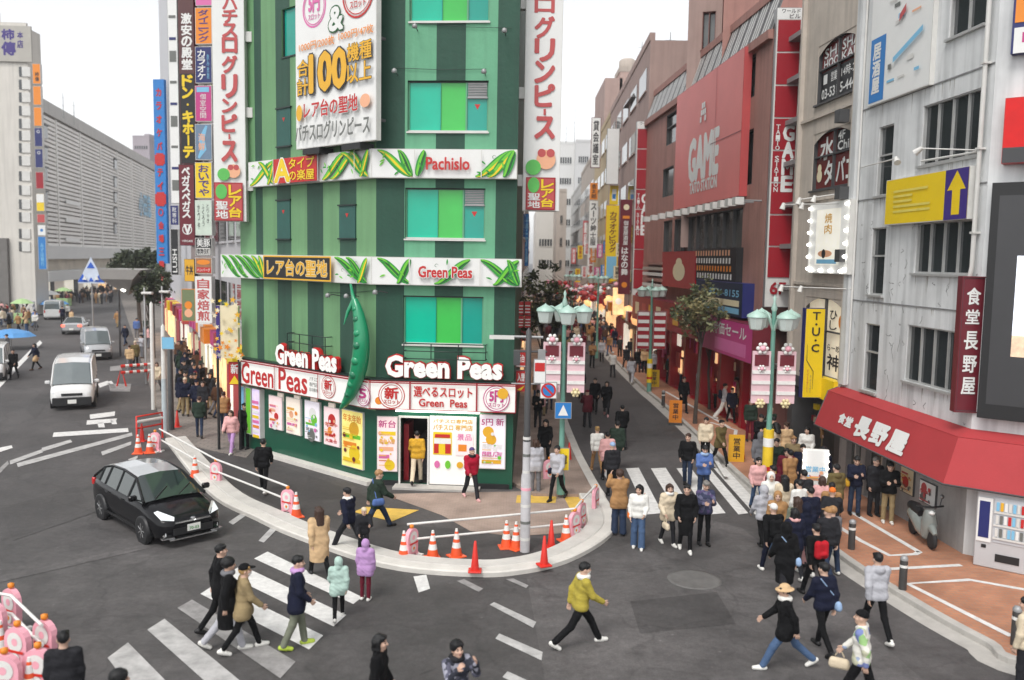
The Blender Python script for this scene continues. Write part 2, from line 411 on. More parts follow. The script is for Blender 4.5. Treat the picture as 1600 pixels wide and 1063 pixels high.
sheet('asphalt_patch', [[(0, 795), (120, 760), (150, 800), (20, 845)], [(560, 1005), (640, 980), (680, 1045), (590, 1080)], [(985, 940), (1120, 925), (1150, 975), (1000, 990)], [(930, 640), (985, 640), (1010, 690), (935, 690)], [(40, 640), (75, 600), (90, 610), (55, 655)]], asp2('asphalt_repair', .86), .009)
sheet('asphalt_patch', [[(850, 960), (862, 958), (905, 1110), (885, 1110)], [(1040, 1063), (1215, 965), (1222, 972), (1060, 1075)], [(0, 900), (230, 850), (236, 856), (0, 910)]], asp2('asphalt_trench', 1.22), .0075)
# right pavement
rk_px = [(985, 590), (1030, 630), (1085, 680), (1135, 730), (1185, 775), (1245, 822), (1300, 865), (1345, 897), (1405, 935), (1470, 974), (1540, 1012), (1610, 1048)]
rk = [G(u, v, 0) for u, v in rk_px]
rk = [Vector((rk[0].x + .2, 330, 0)), Vector((rk[0].x, 100, 0))] + rk + [rk[-1] + Vector((3.5, -1.9, 0)), rk[-1] + Vector((20, -4, 0))]
rks = cat(rk, 5)
mb = MB(); mb.prism([(p.x, p.y) for p in offs(rks, -.16)] + [(70, rks[-1].y), (70, 330)], -.2, .125, brick_o)
tag(mb.build('right_pavement'), kind='structure')
mb = MB(); strip(mb, rks, [(0, 0), (0, .11), (-.02, .128), (-.17, .131)], conc); tag(mb.build('right_kerb'), kind='structure')
mb = MB(); strip(mb, rks, [(.42, .005), (0, .006)], conc); tag(mb.build('right_gutter'), kind='structure')
mb = MB()
def pline(mb, px, w, z, mat):
 p = [G(u, v, z) for u, v in px]; strip(mb, p, [(-w / 2, z), (w / 2, z)], mat)
zp = .130
for px in ([(1296, 814), (1345, 845), (1390, 868), (1430, 866), (1437, 862)], [(1330, 800), (1437, 863)], [(1390, 889), (1502, 883)], [(1600, 921), (1515, 906), (1418, 912), (1580, 994)], [(1135, 745), (1100, 690)], [(1110, 660), (1150, 672), (1147, 690)], [(1040, 612), (1140, 668)]):
 pline(mb, px, .15, zp, line_w)
tag(mb.build('bicycle_bay_lines'), kind='structure')

# left pavement of the right street, and the paving in front of the green building
lk = [G(u, v) for u, v in [(903, 700), (880, 640), (868, 590)]]
lk = [Vector((lk[2].x, 320, 0)), Vector((lk[2].x, 90, 0)), lk[2], lk[1], lk[0], G(930, 752), G(946, 778)]
lks = cat(lk, 5)
mb = MB(); mb.prism([(p.x, p.y) for p in offs(lks, .16)] + [(lks[-1].x - 2.2, lks[-1].y), (-.6, 28.3), (-4.0, 28.3), (-9.5, 33.9), (-60, 320)], -.2, .10, brick_p)
tag(mb.build('street_pavement'), kind='structure')
mb = MB(); strip(mb, lks, [(0, 0), (0, .10), (.02, .112), (.3, .115)], white_conc); tag(mb.build('street_kerb'), kind='structure')
sheet('forecourt_paving', [[(598, 772), (812, 768), (905, 762), (938, 800), (905, 832), (800, 838), (735, 830), (690, 805)]], brick_p, .0095)
mb = MB()
for p in ([(552, 800), (572, 792), (655, 797), (612, 815)], [(808, 774), (870, 774), (868, 786), (806, 786)], [(884, 756), (908, 756), (930, 792), (893, 800), (880, 775)]):
 mb.quad([G(u, v, .014) for u, v in p], yellow_t)
tag(mb.build('tactile_paving'), kind='structure')
# left pavement (beyond the green building, along the left street)
dl = dirvp(165)
p0 = G(262, 690)
mb = MB(); mb.prism([(p0.x, p0.y), (p0.x + dl.x * 250, p0.y + dl.y * 250), (p0.x + dl.x * 250 + 60, p0.y + dl.y * 250), (G(400, 700).x, G(400, 700).y), (G(385, 716).x, G(385, 716).y)], -.1, .02, stone_p)
tag(mb.build('left_pavement'), kind='structure')
# pale concrete kerb round the closed-off corner
ik = cat([G(u, v) for u, v in [(258, 690), (325, 772), (400, 814), (470, 845), (600, 888), (740, 902), (820, 897), (885, 881), (938, 853), (962, 828), (958, 803), (944, 778)]], 6)
mb = MB(); strip(mb, ik, [(0, 0), (0, .10), (-.04, .13), (-.30, .14), (-.33, .118), (-.36, .14), (-.74, .15), (-.78, .12), (-.78, 0)], white_conc, [white_conc, white_conc, white_conc, white_conc2, white_conc2, white_conc2, white_conc, white_conc])
tag(mb.build('island_kerb'), kind='structure')

# painted road markings
mb = MB()
def pq(px, mat, z=.012): mb.quad([G(u, v, z) for u, v in px], mat)
pq([(397, 873), (418, 862), (566, 933), (552, 944)], line_w); pq([(352, 897), (378, 884), (541, 961), (521, 979)], line_w); pq([(313, 928), (338, 912), (505, 993), (483, 1015)], line_w)
pq([(277, 950), (300, 937), (462, 1034), (438, 1060)], line_worn); pq([(230, 984), (257, 967), (395, 1080), (360, 1100)], line_mid); pq([(168, 1028), (200, 1004), (290, 1095), (230, 1110)], line_mid)
pq([(646, 901), (666, 898), (672, 920), (654, 926)], line_w)
pq([(765, 945), (772, 941), (838, 972), (833, 981)], line_mid); pq([(774, 998), (780, 990), (848, 1019), (846, 1032)], line_mid); pq([(785, 1058), (793, 1049), (850, 1075), (850, 1090)], line_mid); pq([(714, 908), (725, 905), (755, 920), (748, 925)], line_worn); pq([(790, 905), (802, 904), (826, 915), (822, 919)], line_worn)
for x0, x1 in ((978, 998), (1017, 1040), (1057, 1079), (1094, 1108), (1115, 1133)):
 vp = 826
 f = lambda x, v: vp + (x - vp) * (v - 409) / (732 - 409)
 pq([(x0, 732), (x1, 731), (f(x1, 802), 802), (f(x0, 804), 804)], line_w)
pq([(940, 735), (955, 735), (967, 752), (950, 752)], line_w)
pq([(84, 676), (200, 669), (201, 675), (82, 683)], line_w)
pq([(-2, 700), (18, 696), (20, 700), (-2, 707)], line_w); pq([(65, 700), (110, 687), (113, 691), (66, 706)], line_mid); pq([(15, 720), (66, 702), (67, 707), (16, 726)], line_mid); pq([(-10, 740), (12, 720), (14, 725), (-10, 750)], line_worn)
pq([(26, 724), (206, 676), (207, 681), (28, 730)], line_mid); pq([(158, 706), (205, 690), (205, 695), (160, 712)], line_mid); pq([(200, 718), (215, 712), (215, 716), (203, 722)], line_mid)
pq([(-5, 611), (-5, 600), (62, 532), (66, 536)], line_w)
pq([(404, 845), (425, 823), (434, 826), (412, 848)], line_mid); pq([(357, 816), (376, 803), (384, 806), (364, 820)], line_mid)
# worn arrows and characters painted on the far lane
for q in ([(140, 648), (180, 643), (179, 650), (141, 655)], [(136, 657), (183, 654), (180, 660), (135, 664)], [(152, 661), (162, 660), (164, 668), (154, 668)], [(172, 655), (180, 654), (183, 663), (175, 663)], [(153, 600), (168, 595), (172, 600), (156, 606)], [(166, 597), (174, 595), (182, 606), (175, 608)]): pq(q, line_w)
for q in ([(170, 600), (205, 600), (203, 612), (172, 612)], [(172, 573), (190, 571), (190, 579), (172, 580)]): pq(q, line_worn)
tag(mb.build('road_markings'), kind='structure')
mb = MB(); c0 = G(1085, 906, .0)
mb.lathe([(.62, 0), (.62, .004), (.52, .006)], (c0.x, c0.y, .007), M('manhole_ring', (.12, .115, .11), .7, .3), 32); mb.lathe([(.52, 0), (.52, .005)], (c0.x, c0.y, .007), M('manhole_iron', (.062, .06, .058), .5, .25, 8, .4, 30), 32)
tag(mb.build('manhole_cover', loc=(c0.x, c0.y, 0)), 'round iron manhole cover set in the light asphalt of the junction', 'manhole cover')
# ------------------------------------------------------------------ colours
K = .86
gd_l = paint('dark_green_paint', (42, 80, 64), K, var=.10, scale=.8, bump=.25, bscale=9, streak=.2)
gl_l = paint('light_green_paint', (112, 158, 112), K, var=.07, scale=.8, bump=.25, bscale=9, streak=.2)
gd_r = paint('deep_green_render', (24, 74, 56), K, var=.12, scale=1.2, bump=.5, bscale=7, streak=.2)
gl_r = paint('mint_green_render', (104, 172, 134), K, var=.07, scale=1.2, bump=.4, bscale=7, streak=.2)
g_low = paint('bottle_green_panel', (16, 84, 62), K, rough=.35, var=.1)
g_dk = paint('green_black_metal', (22, 44, 38), K, rough=.4)
white = M('white_panel', (.74, .74, .72), .45, .04, 1.5)
white_lit = M('lit_white_panel', (.78, .775, .74), .4, .03, 1.5, emit=.10)
offw = M('off_white_metal', (.62, .61, .58), .5, .1, 2)
grey_m = M('grey_metal', (.30, .30, .30), .45, .12, 3, metal=.3)
dgrey = M('dark_grey_metal', (.06, .06, .062), .5, .15, 3)
black = M('black_paint', (.012, .012, .013), .5, .1, 3)
red = paint('sign_red', (196, 38, 36), .9, rough=.45, var=.04)
redd = paint('deep_red', (158, 16, 34), .9, rough=.45, var=.06)
coral = paint('faded_red_print', (188, 78, 78), .95, rough=.5, var=.04)
pink = paint('print_pink', (222, 112, 172), .9, rough=.5, var=.04)
magenta = paint('print_magenta', (196, 62, 132), .9, rough=.5, var=.04)
yellow = paint('print_yellow', (240, 206, 30), .9, rough=.45, var=.04)
gold = paint('print_gold', (232, 176, 40), .9, rough=.45, var=.04)
orange = paint('print_orange', (236, 140, 36), .9, rough=.45, var=.04)
blue = paint('print_blue', (40, 124, 196), .9, rough=.45, var=.04)
navy = paint('print_navy', (32, 40, 104), .9, rough=.45, var=.04)
purple = paint('print_purple', (66, 48, 128), .9, rough=.45, var=.04)
maroon = paint('sign_maroon', (108, 26, 40), .9, rough=.45, var=.06)
lime = paint('print_lime', (112, 200, 50), .9, rough=.45, var=.06)
leafg = paint('print_leaf_green', (40, 150, 52), .9, rough=.45, var=.06)
darkg = paint('print_dark_green', (22, 92, 40), .9, rough=.45, var=.06)
ink = paint('print_ink', (40, 38, 42), .9, rough=.5, var=.04)
greyp = paint('print_grey', (110, 112, 108), .9, rough=.5, var=.04)
skyb = paint('print_sky_blue', (128, 190, 224), .9, rough=.5, var=.04)
cream = paint('print_cream', (240, 226, 190), .9, rough=.5, var=.04)
peach = paint('print_peach', (240, 178, 140), .9, rough=.5, var=.04)
teal = paint('teal_window_film', (0, 186, 152), .9, rough=.07, var=.12, scale=.5)
teal2 = paint('blue_teal_window_film', (22, 158, 140), .9, rough=.07, var=.12, scale=.5)
vivid = paint('vivid_green_window_film', (66, 190, 84), .9, rough=.07, var=.12, scale=.5)
glass = M('dark_window_glass', (.030, .034, .036), .06, .25, .7, spec=.8)
glass2 = M('curtained_window_glass', (.085, .09, .088), .12, .35, 1.1, spec=.7)
glow = M('warm_shop_light', (.95, .58, .28), .5, .45, 1.7, emit=.6)
glow_w = M('white_shop_light', (.9, .84, .72), .5, .3, 1.7, emit=.38)
lamp_on = M('lit_bulb', (1, .97, .9), .4, 0, emit=4.0)
interior = M('dim_interior', (.05, .045, .04), .8, .3, 2)
GB = G(587, 757); GC = G(800, 765)
P_ch = Plane(GB, GC - GB); L405 = G(405, 705); P_gl = Plane(GB, GB - L405)
chw = (GC - GB).length
P_gr = Plane(GC, dirvp(830))
TOPZ = 22.0

def px_on(P, o, s0, z0):
 def q(u, v):
  s, z = P.px(u, v, o); return s - s0, z - z0
 return q
def T(pr, q, body, u0, v0, u1, v1, mat, **k):      # text between two pixel corners (left-top, right-bottom), laid on the panel
 um, vm = (u0 + u1) / 2, (v0 + v1) / 2
 x0 = q(u0, vm)[0]; x1 = q(u1, vm)[0]; y1 = q(um, v0)[1]; y0 = q(um, v1)[1]
 pr.text(body, x0, y0, x1, y1, mat, **k)
def RT(pr, q, u0, v0, u1, v1, mat):
 um, vm = (u0 + u1) / 2, (v0 + v1) / 2
 pr.rect(q(u0, vm)[0], q(um, v1)[1], q(u1, vm)[0], q(um, v0)[1], mat)
def text3d(mb, Mx, body, x0, y0, x1, y1, depth, face, side, bold=.04):
 g = text_geo(body, bold); vs = [(x0 + a * (x1 - x0), y0 + b * (y1 - y0)) for a, b in g[0]]
 mb.add([Mx @ Vector((a, b, depth)) for a, b in vs], g[1], face)
 cnt = {}
 for f in g[1]:
  for i in range(len(f)): e = (f[i], f[(i + 1) % len(f)]); k = tuple(sorted((tuple(np.round(vs[e[0]], 5)), tuple(np.round(vs[e[1]], 5))))); cnt.setdefault(k, []).append(e)
 for k, es in cnt.items():
  if len(es) == 1:
   a, b = vs[es[0][0]], vs[es[0][1]]
   mb.quad([Mx @ Vector((*a, 0)), Mx @ Vector((*b, 0)), Mx @ Vector((*b, depth)), Mx @ Vector((*a, depth))], side)

# ------------------------------------------------------------------ the green corner building
gb = thing('corner_building', 'green striped corner building with two leafy sign bands round it', 'building', GB)
win_px = [(640, -30, 765, 34), (637, 126, 763, 206), (633, 294, 758, 374), (630, 463, 755, 539)]
holes = [P_ch.rect(*w) for w in win_px]
door = P_ch.rect(626, 653, 668, 757)
xs = [P_ch.px(u, 340)[0] for u in (632, 680, 725, 774)]
mb = MB(); zsh = P_ch.px(700, 646)[1]
mb.wall(P_ch, 0, chw, zsh, TOPZ, holes, gd_r, .16, splits=[(xs[0], gl_r), (xs[1], gd_r), (xs[2], gl_r), (xs[3], gd_r)])
SL = [P_gl.px(u, 350)[0] for u in (400, 411, 433, 455, 480, 505, 531, 557)]
sL0 = P_gl.px(380, 350)[0] - .2
lw_px = [(440, 12, 462, 90), (440, 325, 456, 372)]
lholes = [P_gl.rect(*lw_px[0])]
mb.wall(P_gl, sL0, 0, zsh, TOPZ, lholes, gl_l, .14, splits=[(SL[0], gd_l), (SL[1], gl_l), (SL[2], gd_l), (SL[3], gl_l), (SL[4], gd_l), (SL[5], gl_l), (SL[6], gd_l), (SL[7], gl_l)])
mb.wall(P_gr, 0, 18, 0, TOPZ, [], gd_r, .1)
# back sides close the block
pb = P_gl.at(sL0, 0); pr_ = P_gr.at(18, 0); back = Vector((pb.x + 6, pb.y + 10, 0))
for a, b in ((pb, back), (back, pr_)): mb.quad([a, b, b + Vector((0, 0, TOPZ)), a + Vector((0, 0, TOPZ))], gd_l)
mb.build('wall', gb)
mb = MB(); mb.quad([P_ch.at(0, TOPZ), P_ch.at(chw, TOPZ), pr_ + Vector((0, 0, TOPZ)), back + Vector((0, 0, TOPZ)), pb + Vector((0, 0, TOPZ))], grey_m); mb.build('roof', gb)
mb = MB()
mb.wall(P_ch, 0, chw, 0, zsh, [door], g_low, .2, o=.0)
mb.wall(P_gl, sL0, 0, 0, zsh, [], g_low, .1, o=.0)
sp0 = P_gl.px(425, 700)[0]
mb.build('shopfront', gb)
mb = MB(); mb.pbox(P_gl, sp0, -.02, 0, .13, 0.003, .34, white_conc); mb.pbox(P_ch, .1, door[0] - .05, 0.0, .16, .003, .05, black); mb.pbox(P_ch, door[1] + .05, chw - .1, 0, .16, .003, .05, black); mb.build('plinth', gb)
mb = MB(); mb.pbox(P_ch, door[0] - .15, door[1] + 1.7, .004, .07, .01, .55, conc); mb.build('doorstep', gb)
# doorway with a lit room behind
mb = MB()
d0, d1, dz0, dz1 = door
for pts in (((d0 - .5, 0.06, -.2), (d1 + .5, 0.06, -.2), (d1 + .5, .06, -3), (d0 - .5, .06, -3)), ((d0 - .5, .06, -3), (d1 + .5, .06, -3), (d1 + .5, 2.7, -3), (d0 - .5, 2.7, -3)), ((d0 - .5, .06, -.2), (d0 - .5, .06, -3), (d0 - .5, 2.7, -3), (d0 - .5, 2.7, -.2)), ((d1 + .5, .06, -.2), (d1 + .5, .06, -3), (d1 + .5, 2.7, -3), (d1 + .5, 2.7, -.2)), ((d0 - .5, 2.7, -.2), (d1 + .5, 2.7, -.2), (d1 + .5, 2.7, -3), (d0 - .5, 2.7, -3))):
 mb.quad([P_ch.at(*p) for p in pts], interior)
mb.pbox(P_ch, d0 + .02, d0 + .18, .07, 1.9, -1.2, -.4, redd); mb.pbox(P_ch, d1 - .5, d1 + .1, .07, 1.3, -2.4, -1.2, dgrey)
for i in range(24):
 x, z = rnd.uniform(d0 + .1, d1 + .1), rnd.uniform(1.4, 2.4); mb.pbox(P_ch, x, x + .1, z, z + .05, -2.97, -2.9, rnd.choice([glow_w, glow, gold, grey_m]))
mb.build('entrance_room', gb)
mb = MB()
for a, b in ((d0 - .06, d0), (d1, d1 + .06)): mb.pbox(P_ch, a, b, .07, dz1 + .06, -.1, .05, offw)
mb.pbox(P_ch, d0, d1, dz1, dz1 + .06, -.1, .05, offw); mb.build('door_frame', gb)
# windows
for i, (h, w) in enumerate(zip(holes, win_px)):
 s0, s1, z0, z1 = h; wd = s1 - s0
 wb = MB(); t_ = .045
 for a, b in ((s0, s0 + t_), (s1 - t_, s1), (s0 + wd * .715, s0 + wd * .715 + .05), (s0 + wd * .40, s0 + wd * .40 + .02)): wb.pbox(P_ch, a, b, z0 + t_, z1 - t_, -.15, -.085, gl_r if b - a > .03 else teal2)
 wb.pbox(P_ch, s0, s1, z0, z0 + t_, -.16, -.06, offw); wb.pbox(P_ch, s0, s1, z1 - t_, z1, -.16, -.09, g_dk)
 wb.pbox(P_ch, s0 - .03, s1 + .03, z0 - .05, z0 - .004, .003, .06, offw)
 wo_ = wb.build('window', gb)
 pb_ = MB(); o = -.13
 def pq_(a, b, c, d, m): pb_.quad([P_ch.at(a, c, o), P_ch.at(b, c, o), P_ch.at(b, d, o), P_ch.at(a, d, o)], m)
 pq_(s0, s0 + wd * .40, z0, z1, teal); pq_(s0 + wd * .40, s0 + wd * .715, z0, z1, vivid); pq_(s0 + wd * .715, s1, z0, z1, teal2)
 if i in (1, 2):
  xm = s0 + wd * .86; zm = z0 + (z1 - z0) * .5; pb_.quad([P_ch.at(xm - .09, zm + .08, o + .004), P_ch.at(xm, zm - .08, o + .004), P_ch.at(xm + .09, zm + .08, o + .004)], red)
 pb_.build('pane', wo_)
 if i in (1, 2):
  lb = MB(); zz = z0 + (z1 - z0) * .66
  lb.pbox(P_ch, s0 + wd * .74, s1 - .02, zz, zz + .04, -.12, -.05, grey_m)
  for k in range(9):
   zk = zz + .04 + k * (z1 - zz - .08) / 9; lb.pbox(P_ch, s0 + wd * .745, s1 - .05, zk, zk + .03, -.12, -.06, grey_m)
  lb.build('louvre', wo_)
s0, s1, z0, z1 = lholes[0]
wb = MB(); wb.pbox(P_gl, s0, s1, z0, z0 + .05, -.13, .03, g_dk); wb.pbox(P_gl, s0, s0 + .05, z0 + .05, z1, -.13, -.05, g_dk); wb.pbox(P_gl, s1 - .05, s1, z0 + .05, z1, -.13, -.05, g_dk); wo_ = wb.build('window', gb)
pb_ = MB(); pb_.quad([P_gl.at(s0, z0, -.1), P_gl.at(s1, z0, -.1), P_gl.at(s1, z1, -.1), P_gl.at(s0, z1, -.1)], teal2); pb_.build('pane', wo_)
def painted_shutter(u0, v0, u1, v1):
 s0, s1, z0, z1 = P_gl.rect(u0, v0, u1, v1); b = MB(); b.pbox(P_gl, s0, s1, z0, z1, .003, .03, paint('blue_green_shutter', (44, 92, 84), K)); b.pbox(P_gl, s0 - .05, s1 + .05, z0 - .05, z0 - .003, .003, .07, g_dk); b.pbox(P_gl, s0 - .05, s1 + .05, z1 + .003, z1 + .05, .003, .07, g_dk)
 zm = z0 + (z1 - z0) * .7; xm = (s0 + s1) / 2; b.quad([P_gl.at(xm - .08, zm + .07, .034), P_gl.at(xm, zm - .07, .034), P_gl.at(xm + .08, zm + .07, .034)], red)
 b.build('shutter', gb)
painted_shutter(434, 170, 455, 228); painted_shutter(434, 314, 454, 373); painted_shutter(531, 322, 556, 372)
# wires, spot lamps and small iron balconies
def arm(P, u, v, L=.45):
 mb = MB(); s, z = P.px(u, v, L); mb.tube([P.at(s, z - .02, 0), P.at(s, z + .03, L * .6), P.at(s, z, L)], .014, dgrey, 6)
 mb.lathe([(.02, .08), (.07, .05), (.085, -.03), (.06, -.06)], P.at(s, z, L), grey_m, 10); mb.build('spot_lamp', gb)
for u, v in ((648, 41), (788, 48), (616, 111), (756, 112)): arm(P_ch, u, v)
for u, v in ((512, 462), (541, 463), (586, 457)): arm(P_gl, u, v, .5)
for P, a, b in ((P_ch, (648, 36), (800, 44)), (P_ch, (616, 106), (760, 108)), (P_gl, (512, 457), (588, 454))):
 mb = MB(); p = P.at(*P.px(*a, .05), .05); q = P.at(*P.px(*b, .05), .05); m_ = (p + q) / 2 - Vector((0, 0, .04)); mb.tube([p, m_, q], .008, g_dk, 5); mb.build('wire', gb)
def rail(P, u0, u1, v0, v1, o=.35):
 s0, s1, z0, z1 = P.rect(u0, v0, u1, v1, o); mb = MB()
 for z in (z1, (z0 + z1) / 2, z0): mb.tube([P.at(s0, z, .02), P.at(s0, z, o), P.at(s1, z, o), P.at(s1, z, .02)], .016, g_dk, 6)
 for k in range(4): s = s0 + (s1 - s0) * k / 3; mb.tube([P.at(s, z0, o), P.at(s, z1, o)], .018, g_dk, 6)
 mb.build('window_railing', gb)
rail(P_ch, 631, 759, 538, 562); rail(P_gl, 449, 508, 524, 552, .3)

# ------------------------------------------------------------------ sign bands
def vine(pr, x0, x1, h, seed, dense=1.0):
 r = random.Random(seed); w = x1 - x0
 for k in range(max(1, int(w / .72 * dense))):
  a = x0 + w * (k + r.uniform(.02, .2)) / max(1, int(w / .72 * dense)); b = min(x1 - .03, a + r.uniform(1.2, 2.1)); up = r.choice((-1, 1))
  lo, hi = (.06 * h, .94 * h) if up > 0 else (.94 * h, .06 * h)
  pts = [(a + (b - a) * t, lo + (hi - lo) * (3 * t * t - 2 * t ** 3)) for t in [i / 9 for i in range(10)]]
  pts = [(min(max(x, x0 + .1), x1 - .1), y) for x, y in pts]
  pr.ribbon(pts, .15 * min(h, 1), leafg); pr.ribbon([(x, y + .02) for x, y in pts], .08 * min(h, 1), lime); pr.ribbon([(x + .03, y - .02) for x, y in pts], .035, r.choice((darkg, yellow)))
 for k in range(int(w * 3 * dense)):
  x, y, a = r.uniform(x0 + .12, x1 - .12), r.uniform(.15 * h, .85 * h), r.uniform(0, 3.1); dx, dy = math.cos(a) * .09, math.sin(a) * .09
  pr.ribbon([(x - dx, y - dy), (x - dx * .3, y - dy * .3 + .01), (x + dx * .3, y + dy * .3 + .01), (x + dx, y + dy)], .028, r.choice((lime, leafg)))
 for k in range(int(w * 1.2)):
  x, y = r.uniform(x0 + .15, x1 - .15), r.uniform(.3 * h, .8 * h)
  pr.ribbon([(x + .07 * math.cos(t) * (1 - t / 9), y + .07 * math.sin(t) * (1 - t / 9)) for t in [i * .7 for i in range(9)]], .008, darkg)
def band(label, uL, yC0, yC1, uR, words_l, words_r, seed, lit=white):
 zt = P_ch.px(700, yC0, .25)[1]; zb = P_ch.px(700, yC1, .25)[1]; sl_ = P_gl.px(uL, (yC0 + yC1) / 2, .25)[0]; sr = P_ch.px(uR, (yC0 + yC1) / 2, .25)[0]
 t = thing('fascia_sign', label, 'sign', P_ch.at(0, zb, 0), 0, 'leafy sign bands round the green building')
 qa = px_on(P_gl, .25, sl_, zb); qb = px_on(P_ch, .25, -.1, zb)
 slab_sign('', '', '', P_gl, sl_, .10, zb, zt, .003, .25, lit, offw, lambda pr, w, h: words_l(pr, qa, w, h), parent=t)
 slab_sign('', '', '', P_ch, -.10, sr, zb + .003, zt - .003, .003, .25, lit, offw, lambda pr, w, h: words_r(pr, qb, w, h), parent=t)
 return t
def b2l(pr, q, w, h):
 vine(pr, 0, q(432, 270)[0], h, 3, 1.4); vine(pr, q(503, 260)[0], w, h, 4, 1.5)
 x0, x1 = q(433, 265)[0], q(501, 265)[0]; pr.rect(x0, .03, x1, h - .03, red)
 d = x1 - x0; pr.text('A', x0 + .04 * d, .1 * h, x0 + .38 * d, .92 * h, yellow, bold=.05, outline=white); pr.text('タイプ', x0 + .38 * d, .55 * h, x0 + .95 * d, .92 * h, yellow, bold=.03); pr.text('の楽屋', x0 + .38 * d, .1 * h, x0 + .95 * d, .48 * h, yellow, bold=.03)
 for u in (433, 503, 560): pr.rect(q(u, 260)[0], .01, q(u, 260)[0] + .03, h - .01, offw)
def b2r(pr, q, w, h):
 vine(pr, .1, q(648, 255)[0], h, 5, 1.5); vine(pr, q(738, 255)[0], w, h, 6, 1.6); vine(pr, q(648, 255)[0], q(668, 255)[0], h, 16, 1)
 T(pr, q, 'Pachislo', 667, 247, 734, 266, red, bold=.035)
 for u in (648, 752): pr.rect(q(u, 260)[0], .01, q(u, 260)[0] + .03, h - .01, offw)
def b3l(pr, q, w, h):
 x0, x1 = q(418, 422)[0], q(524, 422)[0]; vine(pr, 0, x0, h, 7, 1.6); vine(pr, x1, w, h, 8, 1.5)
 pr.rect(x0, .03, x1, h - .02, gold); pr.rect(x0 + .06, .08, x1 - .06, h - .07, black); pr.text('レア台の聖地', x0 + .25, .2 * h, x1 - .2, .82 * h, gold, bold=.035, outline=cream, ow=.03)
def b3r(pr, q, w, h):
 vine(pr, .1, q(645, 425)[0], h, 9, 1.3); vine(pr, q(745, 425)[0], w, h, 10, 1.7); vine(pr, q(672, 425)[0], q(740, 425)[0], h, 12, .9)
 T(pr, q, 'Green Peas', 655, 417, 738, 434, red, bold=.04, outline=white, ow=.05)
 for u in (640, 750): pr.rect(q(u, 425)[0], .01, q(u, 425)[0] + .03, h - .01, offw)
band('upper white sign band with green vines reading Pachislo', 388, 233, 279, 808, b2l, b2r, 1)
band('lower white sign band with green vines reading Green Peas and a black gold plate', 345, 403, 447, 815, b3l, b3r, 2)
# shop fascia
def badge(pr, x, y, r, word, m1, m2, sub=None):
 pr.disc(x, y, r, m1); pr.disc(x, y, r * .93, white_lit); pr.ring(x, y, r * .82, r * .05, m1)
 pr.text(word, x - r * .5, y - r * .25, x + r * .5, y + r * .6, m2, bold=.05, outline=white if m2 is not white else None)
 if sub: pr.text(sub, x - r * .6, y - r * .62, x + r * .6, y - r * .32, m1, bold=.03)
def sfl(pr, q, w, h):
 T(pr, q, 'Green', 378, 570, 427, 602, red, bold=.025); T(pr, q, 'Peas', 436, 578, 480, 612, red, bold=.025)
 for k in range(3): pr.text(('パチスロ', '専門店', '年中無休')[k], q(484, 600)[0], .62 * h - k * .2 * h, q(497, 600)[0], .78 * h - k * .2 * h, greyp, bold=.01)
 x = q(514, 606)[0]; badge(pr, x, .52 * h, .42 * h, '新', red, red, 'スロット'); x = q(569, 622)[0]; badge(pr, x, .45 * h, .38 * h, '5', magenta, magenta, '円スロ')
 for u in (431, 499): pr.rect(q(u, 600)[0], .01, q(u, 600)[0] + .04, h - .01, redd)
 pr.rect(0, h - .07, w, h - .02, redd)
def sfr(pr, q, w, h):
 x = q(612, 620)[0]; pr.disc(q(586, 620)[0] + .12, .3 * h, .12, orange); badge(pr, x, .5 * h, .47 * h, '新', red, red, 'スロット')
 T(pr, q, '選べるスロット', 647, 605, 738, 621, red, bold=.03); T(pr, q, 'Green  Peas', 655, 624, 730, 636, red, bold=.035)
 badge(pr, q(776, 620)[0], .5 * h, .46 * h, '5円', magenta, magenta, 'スロット'); pr.disc(q(786, 614)[0], .68 * h, .17, gold)
 for u in (640, 744): pr.rect(q(u, 620)[0], .01, q(u, 620)[0] + .05, h - .01, redd)
 pr.rect(.02, h - .06, w, h - .02, redd); pr.rect(.02, .01, w, .04, redd)
zt = P_ch.px(700, 598, .35)[1]; zb = P_ch.px(700, 643, .35)[1]
t = thing('shop_fascia', 'lit white shop fascia with red Green Peas lettering above the posters', 'sign', P_ch.at(0, zb, 0))
sl_ = P_gl.px(374, 585, .35)[0]; sr = P_ch.px(806, 620, .35)[0]
qa = px_on(P_gl, .35, sl_, zb); qb = px_on(P_ch, .35, -.145, zb)
slab_sign('', '', '', P_gl, sl_, .145, zb, zt, .003, .35, white_lit, redd, lambda pr, w, h: sfl(pr, qa, w, h), parent=t)
slab_sign('', '', '', P_ch, -.145, sr, zb + .003, zt - .003, .003, .35, white_lit, redd, lambda pr, w, h: sfr(pr, qb, w, h), parent=t)
mb = MB(); mb.pbox(P_ch, -.1, sr - .02, zt + .002, zt + .05, .003, .32, g_dk); mb.pbox(P_gl, sl_, .09, zt + .004, zt + .05, .003, .32, g_dk); mb.build('top_cap', t)
